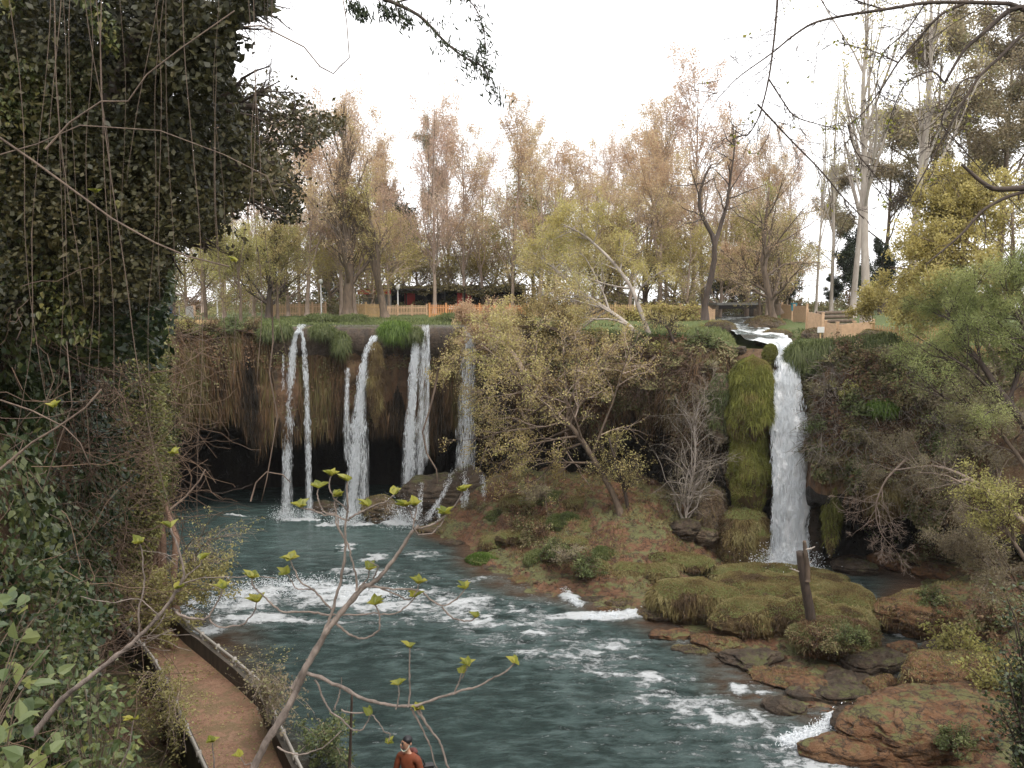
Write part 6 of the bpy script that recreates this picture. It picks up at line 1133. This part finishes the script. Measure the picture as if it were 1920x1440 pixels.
# bare budding tree reaching in from the right
t = Thing('budding_tree', 'bare budding tree whose dark branches reach across the sky', 'tree', at(2150, 300, 9) * [1, 1, 0] + [0, 0, 12.0]); tr = MB(); Yb = 9
TR = [([(2150, 1400), (2120, 700), (2070, 300), (2010, 80), (1990, -60), (2000, -260), (1970, -480), (1985, -700)], .15, .02), ([(1995, -100), (1900, -220), (1800, -420), (1760, -600)], .05, .01), ([(1998, -200), (2080, -330), (2150, -520)], .05, .01), ([(2010, 70), (1950, 30), (1895, 8)], .04, .024), ([(2000, 60), (1920, 10), (1888, 21), (1842, 64), (1807, 92), (1771, 156)], .035, .012), ([(1895, 7), (1815, 4), (1736, 4), (1658, 18), (1587, 28), (1523, 42), (1481, 71), (1449, 99), (1382, 145), (1343, 188)], .022, .004),
      ([(1460, -60), (1458, 0), (1452, 71), (1442, 149), (1424, 220), (1400, 260), (1372, 240)], .014, .004), ([(1442, 149), (1465, 185), (1488, 220), (1541, 235), (1583, 244)], .009, .004), ([(1807, 7), (1764, 25), (1729, 64), (1683, 117), (1658, 159), (1622, 209), (1590, 235)], .016, .004), ([(1683, 117), (1640, 96), (1576, 81)], .009, .003),
      ([(1990, 20), (1920, 60), (1877, 106), (1835, 142), (1803, 198), (1778, 241), (1736, 319), (1697, 390)], .02, .006), ([(1420, 195), (1480, 260), (1540, 320), (1580, 370), (1620, 410)], .010, .006), ([(1771, 156), (1750, 130), (1700, 150), (1680, 190), (1660, 250)], .01, .004), ([(1590, 235), (1600, 280), (1650, 340), (1700, 390)], .008, .004), ([(1835, 142), (1800, 150), (1760, 230), (1780, 250), (1850, 330), (1920, 400)], .009, .004), ([(1736, 4), (1700, 60), (1650, 100), (1640, 180), (1720, 200)], .009, .003), ([(1658, 18), (1600, 0), (1560, -40)], .009, .005)]
br = [px_branch(tr, p, Yb, a, b) for p, a, b in TR]; P = np.array([res(q, 14) for q in br[1:]]); R = np.tile(np.linspace(.009, .004, 14), (len(P), 1)); P2, R2 = grow(RNG(8), P, R, **G_(22, .05, 1, .75, .26, curl=.2, up=.05)); tr.tubes(P2, np.maximum(R2, .003), 4, cap=False); P3, R3 = grow(RNG(9), P2, R2, **G_(5, .2, 1, .7, .45, curl=.2)); tr.tubes(P3, .0024, 3, cap=False)
t.part('trunk', tr, M['bark_dark'], True); rg = RNG(933); C = tips(rg, P3, 500, .7, .012); Cy = tips(rg, P2[rg.random(len(P2)) < .2], 260, .8, .03); t.part('bud_foliage', MB().leaves(C, .022, .012, None, None, rg), M['ivy_brown']); t.part('young_leaves', MB().leaves(Cy, rg.uniform(.03, .055, len(Cy)), None, None, None, rg, None), M['leaf_fig'])
t = Thing('mossy_bough', 'thick dark mossy bough stub entering low beside the golden tree', 'branch', at(1980, 350, 8.6)); tr = MB()
for p, a, b in (([(2000, 345), (1920, 352), (1863, 356), (1838, 340), (1803, 308)], .038, .014), ([(1960, 352), (1895, 365), (1842, 393), (1807, 436), (1771, 467), (1736, 496)], .02, .006), ([(1910, 365), (1910, 375)], .012, .006), ([(1842, 393), (1850, 430), (1845, 470)], .007, .003)): Q = px_branch(tr, p, 8.6, a, b); P2, R2 = grow(RNG(len(p)), res(Q)[None], np.full((1, 10), .007), **G_(9, .2, 1, .8, .25, curl=.2)); tr.tubes(P2, R2, 4, cap=False)
t.part('branch', tr, M['bark_dark'], True)
# fig tree in front of the camera
def bud(mb, c, rg, L=.048, n=4, up=(0, 0, 1)):
    for k in range(n): a = rg.uniform(0, 6.28); d = np.array([cos(a) * .75, sin(a) * .75, 0]) + np.array(up) * rg.uniform(.5, 1.1); mb.leaves([c], rg.uniform(.7, 1.15) * L, rg.uniform(.55, .8) * L, -d * [1, 1, 0] + [0, -.2, .9], d, rg, None, .12, .5, big=True)
YF = 3.1
t = Thing('fig_tree', 'young fig tree with pale bare stems and small yellow green leaf buds before the river', 'tree', at(430, 1560, YF)); tr = MB(); lf = MB(); rgf = RNG(941)
FB = [([(400, 1600), (470, 1450), (500, 1390), (545, 1320), (580, 1240), (612, 1185), (640, 1148), (670, 1112), (710, 1085), (745, 1040), (770, 1000), (785, 985)], .019, .006, 0), ([(548, 1290), (575, 1245), (605, 1195), (625, 1150), (638, 1090), (648, 1030), (652, 985), (654, 940), (652, 903)], .009, .0035, 1),
      ([(655, 975), (630, 962), (590, 955), (563, 952)], .0045, .003, 1), ([(632, 962), (612, 955), (603, 930), (597, 916)], .004, .003, 1), ([(654, 960), (640, 935), (625, 908), (621, 893)], .004, .003, 1), ([(645, 1010), (634, 975), (632, 940), (633, 932)], .004, .003, 1), ([(655, 972), (672, 960), (700, 948), (725, 940), (738, 928)], .0045, .003, 1), ([(672, 960), (685, 955), (690, 950)], .003, .002, 1),
      ([(783, 1000), (781, 975), (779, 948)], .004, .003, 1), ([(781, 975), (765, 955), (760, 950)], .003, .002, 1), ([(785, 990), (820, 978), (845, 958), (862, 935), (866, 922)], .0045, .003, 1), ([(784, 1003), (812, 998), (832, 978), (834, 965)], .0035, .0025, 1),
      ([(690, 1100), (730, 1100), (770, 1105), (800, 1125), (830, 1138), (860, 1120), (872, 1105)], .005, .003, 1), ([(700, 1098), (750, 1112), (770, 1125), (780, 1108), (785, 1095)], .004, .0025, 1), ([(828, 1138), (850, 1160), (880, 1168), (892, 1158)], .004, .0025, 1), ([(628, 1152), (590, 1150), (540, 1143), (505, 1125), (480, 1098), (473, 1085)], .0055, .003, 1), ([(628, 1152), (680, 1155), (740, 1152), (770, 1130), (778, 1120)], .004, .0025, 1),
      ([(627, 1165), (655, 1185), (685, 1197), (708, 1188), (712, 1160), (703, 1135)], .006, .003, 1), ([(626, 1145), (590, 1105), (565, 1080), (548, 1065), (545, 1050)], .0045, .003, 1), ([(590, 1105), (560, 1098), (540, 1090), (535, 1078)], .003, .002, 1), ([(668, 1108), (665, 1060), (655, 1020), (640, 990), (634, 965)], .005, .003, 0), ([(668, 1108), (690, 1085), (693, 1070)], .0035, .0025, 1), ([(700, 1085), (712, 1060), (694, 1052)], .003, .002, 0),
      ([(575, 1262), (640, 1285), (700, 1318), (740, 1330), (785, 1325), (850, 1302), (900, 1287), (945, 1262), (965, 1243)], .009, .0035, 1), ([(850, 1302), (862, 1275), (866, 1262)], .004, .0025, 1), ([(866, 1272), (876, 1255), (877, 1248)], .003, .002, 1), ([(765, 1326), (767, 1270), (768, 1215)], .0045, .003, 1), ([(742, 1330), (748, 1300), (747, 1285)], .003, .002, 1), ([(778, 1328), (810, 1380), (835, 1425), (860, 1480)], .006, .004, 0), ([(770, 1328), (800, 1395), (820, 1440)], .005, .003, 0),
      ([(785, 1327), (790, 1350), (783, 1330)], .003, .002, 1), ([(590, 1275), (605, 1305), (630, 1330), (660, 1365), (680, 1370), (688, 1352), (693, 1342)], .005, .0025, 1), ([(628, 1330), (640, 1300), (640, 1270)], .004, .002, 0), ([(640, 1330), (690, 1345), (720, 1375), (735, 1372), (728, 1395)], .0035, .002, 1), ([(330, 1145), (360, 1160), (390, 1158), (415, 1120), (418, 1105)], .006, .003, 1), ([(392, 1160), (420, 1180), (450, 1178), (475, 1150), (481, 1130)], .0045, .0025, 1), ([(520, 1400), (560, 1415), (600, 1405), (640, 1370)], .004, .002, 0), ([(480, 1430), (455, 1440), (450, 1420)], .004, .002, 1), ([(395, 1480), (398, 1420), (398, 1392)], .004, .003, 1)]
brs = []
for p, a, b, e in FB:
    Q = fig_stem(tr, p, YF, a * .82, b * .8, 8, rgf); brs.append(Q)
    if e: bud(lf, Q[-1], rgf, .046 if p[-1][1] < 1150 else .04, int(rgf.integers(4, 8)))
t.part('stem', tr, M['bark_fig'], True); t.part('leaves', lf, M['leaf_fig'])
t = Thing('fig_branch', 'thick pale branch rising from the lower corner across the brown yard', 'branch', at(90, 1350, 3.4)); tr = MB(); lf = MB()
for p, a, b, e in (([(60, 1380), (115, 1310), (180, 1260), (240, 1215), (290, 1165), (325, 1120), (345, 1080), (335, 1030), (320, 990)], .013, .004, 1), ([(260, 1200), (262, 1150), (267, 1090), (262, 1020)], .005, .003, 1), ([(300, 1155), (260, 1120), (200, 1130), (150, 1118)], .003, .002, 0), ([(340, 1095), (380, 1085), (440, 1080), (520, 1085)], .003, .002, 0), ([(325, 1120), (345, 1085), (375, 1060), (378, 1050)], .004, .002, 1), ([(310, 1150), (300, 1170), (270, 1200), (330, 1180)], .003, .002, 0), ([(225, 1440), (245, 1400), (250, 1350)], .004, .003, 1), ([(335, 1110), (332, 1105)], .003, .002, 1)):
    Q = fig_stem(tr, p, 3.4, a * .9, b * .85, 8, rgf)
    if e: bud(lf, Q[-1], rgf, .05, 4)
P2, R2 = grow(RNG(12), res(px_branch(MB(), [(115, 1310), (240, 1215), (325, 1120), (335, 1030)], 3.4, .01, .004))[None], np.full((1, 10), .004), **G_(10, .2, 1, .8, .3, curl=.25)); tr.tubes(P2, np.maximum(R2, .0012), 4, cap=False)
t.part('branch', tr, M['bark_fig'], True); t.part('leaves', lf, M['leaf_fig'])
for i, (px, py, lb) in enumerate(((180, 362, 'lone yellow young leaf in front of the ivy'), (443, 492, 'lone bright leaf at the tip of the slanting twig'), (325, 852, 'small yellow leaf beside the ivy corner'), (100, 765, 'tan curled leaf on a hanging vine'))):
    c = at(px, py, 5.8); t = Thing('leaf_sprig', lb, 'leaf', c); k = MB(); bud(k, c, RNG(i), .07, 5); t.part('leaves', k, M['leaf_fig'])
# yellow leafed shrub on the path end, large leaves in the lower corner
def spray(label, name, base, poly, Y0, Y1, nst, nl, L, leaf, seed, bark='bark_tan', big=False, r=.012, cat='shrub', thr=-.3, k2=9):
    rg = RNG(seed); t = Thing(name, label, cat, base); C = crown_points(rg, poly, Y0, Y1, nst, seed, -1, 14); P = np.stack([np.array(base) + (C - base) * u + np.array([0, 0, .12]) * np.linalg.norm(C - base, axis=1)[:, None] * sin(u * pi) for u in np.linspace(0, 1, 8)], 1); P[:, 1:] += np.cumsum(rg.normal(0, .02, (len(P), 7, 3)), 1) * np.linalg.norm(C - base, axis=1)[:, None, None] * .5
    R = np.tile(np.linspace(r, r * .3, 8), (len(P), 1)); st = MB().tubes(P, R, 5, cap=False); P2, R2 = grow(rg, P, R, **G_(k2, .35, 1, .8, .22, curl=.2)); st.tubes(P2, np.maximum(R2, r * .12), 3, cap=False); t.part('stems', st, M[bark], True)
    C = tips(rg, P2, nl, .1, L * .6); t.part('leaves', MB().leaves(C, rg.uniform(.5, 1.3, nl) * L, rg.uniform(.45, .8, nl) * L, [0, -.3, .8], None, rg, None, .7, .3, big=big), M[leaf]); return t
spray('pale yellow leafed shrub spilling over the far end of the path', 'path_shrub', onz(250, 1190, .8), [(165, 1090), (220, 1050), (330, 1040), (420, 1055), (470, 1085), (420, 1130), (360, 1170), (330, 1240), (220, 1270), (165, 1200)], 33, 39, 60, 15000, .14, 'leaf_pale', 951, r=.03)
spray('pale twigs with tiny leaves leaning over the pool from the ivy corner', 'path_shrub', onz(330, 1130, 1.0), [(390, 1000), (440, 950), (460, 980), (420, 1040), (470, 1060), (450, 1090), (380, 1080)], 33, 36, 14, 900, .10, 'leaf_pale', 952, r=.03)
spray('yellow leafed brambles over the inland parapet', 'path_shrub', onz(330, 1330, 1.0), [(230, 1240), (300, 1260), (330, 1300), (360, 1380), (360, 1430), (300, 1420), (240, 1330)], 24, 28, 30, 2600, .10, 'leaf_pale', 953, r=.02)
spray('grey leafed creeper hanging on the river parapet', 'path_shrub', onz(500, 1330, 1.8), [(430, 1260), (500, 1240), (560, 1290), (580, 1360), (540, 1380), (480, 1330)], 22, 27, 26, 1400, .10, 'leaf_grey', 954, r=.015)
spray('leafy weeds at the river edge outside the parapet', 'path_shrub', onz(600, 1420, .2), [(560, 1340), (640, 1330), (690, 1380), (660, 1440), (580, 1450)], 25, 28, 30, 2600, .11, 'leaf_bramble', 955, r=.015)
spray('cluster of large pale green bramble leaves in the lower corner', 'bramble', at(-60, 1500, 2.6), [(-60, 1080), (60, 1090), (100, 1150), (110, 1230), (60, 1300), (-60, 1300)], 2.4, 3.0, 16, 70, .062, 'leaf_bramble', 956, 'bark_brown', True, .004, k2=3)
spray('bramble with long leaves at the bottom corner over the yard', 'bramble', at(-20, 1600, 2.4), [(-60, 1280), (60, 1290), (120, 1320), (160, 1390), (150, 1480), (-60, 1500)], 2.2, 2.8, 18, 80, .064, 'leaf_bramble', 957, 'bark_brown', True, .004, k2=3)
spray('thin leafy shoots rising over the brown yard', 'bramble', at(180, 1600, 4.5), [(120, 1200), (220, 1260), (240, 1380), (260, 1440), (150, 1440), (100, 1320)], 4, 5, 22, 320, .05, 'leaf_bramble', 958, 'bark_brown', True, .004, k2=5)
spray('ivy covered stem in the lower corner beside the rust slab', 'ivy_clad_tree', at(1950, 1600, 17), [(1885, 1130), (1925, 1100), (1990, 1100), (1990, 1500), (1895, 1500), (1880, 1300)], 16, 18, 60, 6000, .10, 'ivy', 959, 'bark_dark', False, .04, cat='ivy')
spray('ivy leaves over the near foot of the canyon wall', 'bramble', at(60, 1700, 9), [(-60, 1050), (140, 1050), (200, 1200), (190, 1320), (230, 1480), (-60, 1480)], 8, 12, 70, 9000, .085, 'ivy', 960, 'bark_brown', False, .01)
tr = MB(); Q = px_branch(tr, [(655, 1440), (657, 1400), (660, 1300)], 24, .05, .035); tag(tr.build('iron_post', M['rust'], True, origin=Q[0]), 'thin dark post standing in the river margin beside the weeds', 'post')

# broken trunk on the island
b = onz(1520, 1172, 1.35); Yk = b[1]; t = Thing('broken_trunk', 'dark dead trunk snapped off, standing on the moss mound before the waterfall', 'tree trunk', b); tr = MB()
Q = px_branch(tr, [(1524, 1180), (1519, 1150), (1512, 1110), (1504, 1070), (1500, 1034)], Yk, .24, .17, 14); t.part('trunk', tr, M['bark_dark'], True)
tr = MB(); px_branch(tr, [(1514, 1090), (1514, 1060), (1510, 1035), (1508, 1014)], Yk - .15, .13, .08, 10); t.part('splinter', tr, M['bark_brown'], True)
for p, r in (([(1510, 1030), (1520, 1029), (1528, 1025)], .05), ([(1498, 1072), (1488, 1068), (1480, 1066)], .03), ([(1512, 1060), (1522, 1052)], .04)): tr = MB(); px_branch(tr, p, Yk - .2, r, r * .5, 6); t.part('branch_stub', tr, M['bark_pale'], True)

# ------------------------------------------------------------------ the man on the lower terrace
H = at(762, 1391, 13.4); fz = H[2] - 1.60; per = Thing('person', 'man in an orange brown jacket with a pale cord round his chin, looking down', 'person', (H[0], H[1], fz)); per.o.scale = (.95, .95, .96); per.o.rotation_euler = (0, 0, radians(-28)); B0 = np.array([H[0], H[1], fz])
def skin_mesh(name, verts, edges, rad, mat, sub=2):
    me = bpy.data.meshes.new(name); me.from_pydata([tuple(v) for v in verts], edges, []); ob = bpy.data.objects.new(name, me); COL.objects.link(ob); ob.parent = per.o
    md = ob.modifiers.new('skin', 'SKIN'); md.use_smooth_shade = True
    for i, r in enumerate(rad): me.skin_vertices[0].data[i].radius = tuple(.82 * q for q in (r if np.ndim(r) else (r, r)))
    me.skin_vertices[0].data[0].use_root = True; s2 = ob.modifiers.new('sub', 'SUBSURF'); s2.levels = s2.render_levels = sub; me.materials.append(mat); return ob
# faces left and slightly down; local +X is screen right
skin_mesh('body', [(.05, 0, .95), (.05, 0, 1.12), (.055, .0, 1.30), (.05, 0, 1.42), (.035, 0, 1.50), (.01, -.01, 1.57), (-.005, -.02, 1.66), (0, -.01, 1.73), (-.1, -.0, .5), (-.13, -.02, .08), (.16, 0, .5), (.18, -.02, .08), (-.02, 0, .9), (.12, 0, .9), (-.14, .0, 1.40), (-.2, -.03, 1.14), (-.16, -.2, .95), (.24, .0, 1.40), (.31, .0, 1.14), (.26, -.16, .95), (-.2, -.12, .03), (.15, -.12, .03), (-.15, -.26, .9), (.25, -.22, .9)],
          [(0, 1), (1, 2), (2, 3), (3, 4), (4, 5), (5, 6), (6, 7), (0, 12), (12, 8), (8, 9), (0, 13), (13, 10), (10, 11), (3, 14), (14, 15), (15, 16), (3, 17), (17, 18), (18, 19), (9, 20), (11, 21), (16, 22), (19, 23)],
          [.13, .11, .10, .06, .045, .06, .098, .084, .07, .045, .07, .045, .095, .095, .06, .045, .035, .06, .045, .035, .04, .04, .035, .035], M['skin'])
skin_mesh('jacket', [(.05, 0, .88), (.05, 0, 1.05), (.055, .0, 1.25), (.05, 0, 1.40), (.045, .01, 1.47), (-.14, .0, 1.41), (-.205, -.03, 1.14), (-.17, -.2, .96), (.24, .0, 1.41), (.315, .0, 1.14), (.265, -.16, .96)], [(0, 1), (1, 2), (2, 3), (3, 4), (3, 5), (5, 6), (6, 7), (3, 8), (8, 9), (9, 10)], [(.19, .15), (.18, .15), (.2, .16), (.15, .12), .085, .085, .068, .052, .085, .068, .052], M['jacket'])
skin_mesh('hood', [(.16, .09, 1.44), (.08, .12, 1.48), (-.02, .09, 1.46)], [(0, 1), (1, 2)], [.06, .075, .05], plain('hood_cloth', (.12, .04, .035), .8))
skin_mesh('trousers', [(.05, 0, .93), (-.03, 0, .84), (-.1, 0, .5), (-.13, -.02, .13), (.13, 0, .84), (.16, 0, .5), (.18, -.02, .13)], [(0, 1), (1, 2), (2, 3), (0, 4), (4, 5), (5, 6)], [.16, .12, .09, .07, .12, .09, .07], M['jeans'])
0 and skin_mesh('hair', [(.01, .025, 1.70), (.005, .0, 1.715), (.03, .05, 1.665)], [(0, 1), (0, 2)], [.09, .094, .074], M['hair'])
def bit(name, c, r, mat, sx=(1, 1, 1)):
    th = np.linspace(0, 2 * pi, 12, endpoint=False); ph = np.linspace(.05, pi - .05, 8); G = np.array([[B0 + np.array(c) + r * np.array(sx) * [sin(p) * cos(a), sin(p) * sin(a), cos(p)] for a in th] for p in ph]); per.part(name, MB().grid(G, wrap=True), mat, True)
bit('hair', (.012, .018, 1.70), .096, M['hair'], (.92, .98, .78)); bit('nose', (-.05, -0.091, 1.635), .016, M['skin'], (.9, 1.3, 1.5)); bit('mouth', (-.045, -0.078, 1.592), .02, plain('lips', (.25, .08, .06), .6), (1.2, .5, .4)); bit('ear', (.088, 0.009, 1.645), .026, M['skin'], (.4, .8, 1.1)); bit('ear', (-.09, .0, 1.645), .026, M['skin'], (.4, .8, 1.1))
bit('eye', (-.075, -0.071, 1.665), .011, M['hair']); bit('eye', (-.018, -0.084, 1.665), .011, M['hair']); bit('eyebrow', (-.078, -0.072, 1.688), .02, M['hair'], (1, .5, .25)); bit('eyebrow', (-.018, -0.086, 1.688), .02, M['hair'], (1, .5, .25)); bit('stubble', (-.035, -0.056, 1.565), .045, plain('stubble', (.09, .05, .035), .8), (.9, .6, .5))
a_ = np.linspace(-.2, pi + .2, 20); per.part('cord', MB().tube([B0 + np.array([-.005 + .088 * cos(a), -.04 - .045 * sin(a), 1.60 - .075 * sin(a) + .035 * abs(cos(a))]) for a in a_], .008, sides=7), M['cream'], True)
cb = Thing('camera_bag', 'black camera bag carried behind the man in the orange jacket', 'bag', B0 + [.34, -.0, 1.06]); cb.part('body', MB().box(B0 + [.36, -.0, 1.06], (.2, .16, .2), .3).box(B0 + [.36, -.0, 1.18], (.16, .12, .05), .3), M['black']); cb.part('strap', MB().tube([B0 + [.32, -.0, 1.16], B0 + [.27, -.02, 1.3], B0 + [.15, .02, 1.42]], .012, sides=6), M['black'])

# each of a group says which one it is by its order in the picture
from collections import defaultdict
ORD = 'first second third fourth fifth sixth seventh eighth ninth tenth eleventh twelfth thirteenth fourteenth fifteenth sixteenth seventeenth eighteenth nineteenth twentieth'.split()
ORD += ['twenty-' + q for q in ORD[:9]] + ['thirtieth'] + ['thirty-' + q for q in ORD[:9]] + ['fortieth']
bylab = defaultdict(list)
for o in COL.objects:
    if o.parent is None and o.get('label') and o.get('group'): bylab[(o['label'], o['group'])].append(o)
SHORT = {'thin bare brown vine hanging straight down in front of the ivy': 'thin bare brown vine hanging before the dark ivy', 'tall slender spring tree with sparse pinkish buds behind the falls': 'tall slender pinkish spring tree behind the falls', 'tall slender spring tree with sparse tan buds behind the falls': 'tall slender tan spring tree behind the falls',
         'forked spring tree with tan buds above the park fence': 'forked tan budded tree above the fences', 'round low tree with golden spring buds in the park': 'round golden budded tree in the park', 'low spreading tree with olive tan buds in the park': 'low spreading olive tan tree in the park'}
for (lb, gr), os_ in bylab.items():
    if len(os_) < 2: continue
    os_.sort(key=lambda o: o.location.x / max(o.location.y, 1)); w_ = SHORT.get(lb, lb); w_ = ' '.join(w_.split()[:11]).rsplit(' beside the', 1)[0] if len(w_.split()) > 11 else w_
    for i, o in enumerate(os_): o['label'] = f'{w_}, {ORD[i]} from the left'

# ------------------------------------------------------------------ air
HZ = 0.00015
hz = MB().box((40, 700, 20), (2600, 1800, 60)); m = bpy.data.materials.new('haze_air'); m.use_nodes = True; nt = m.node_tree; nt.nodes.clear(); out = nt.nodes.new('ShaderNodeOutputMaterial'); pv = nt.nodes.new('ShaderNodeVolumePrincipled')
pv.inputs['Color'].default_value = (.95, .95, .96, 1); pv.inputs['Density'].default_value = HZ; pv.inputs['Anisotropy'].default_value = .2; nt.links.new(pv.outputs[0], out.inputs['Volume'])
if HZ > 0: tag(hz.build('haze', m), kind='stuff', label='pale air between the canyon and the far trees')
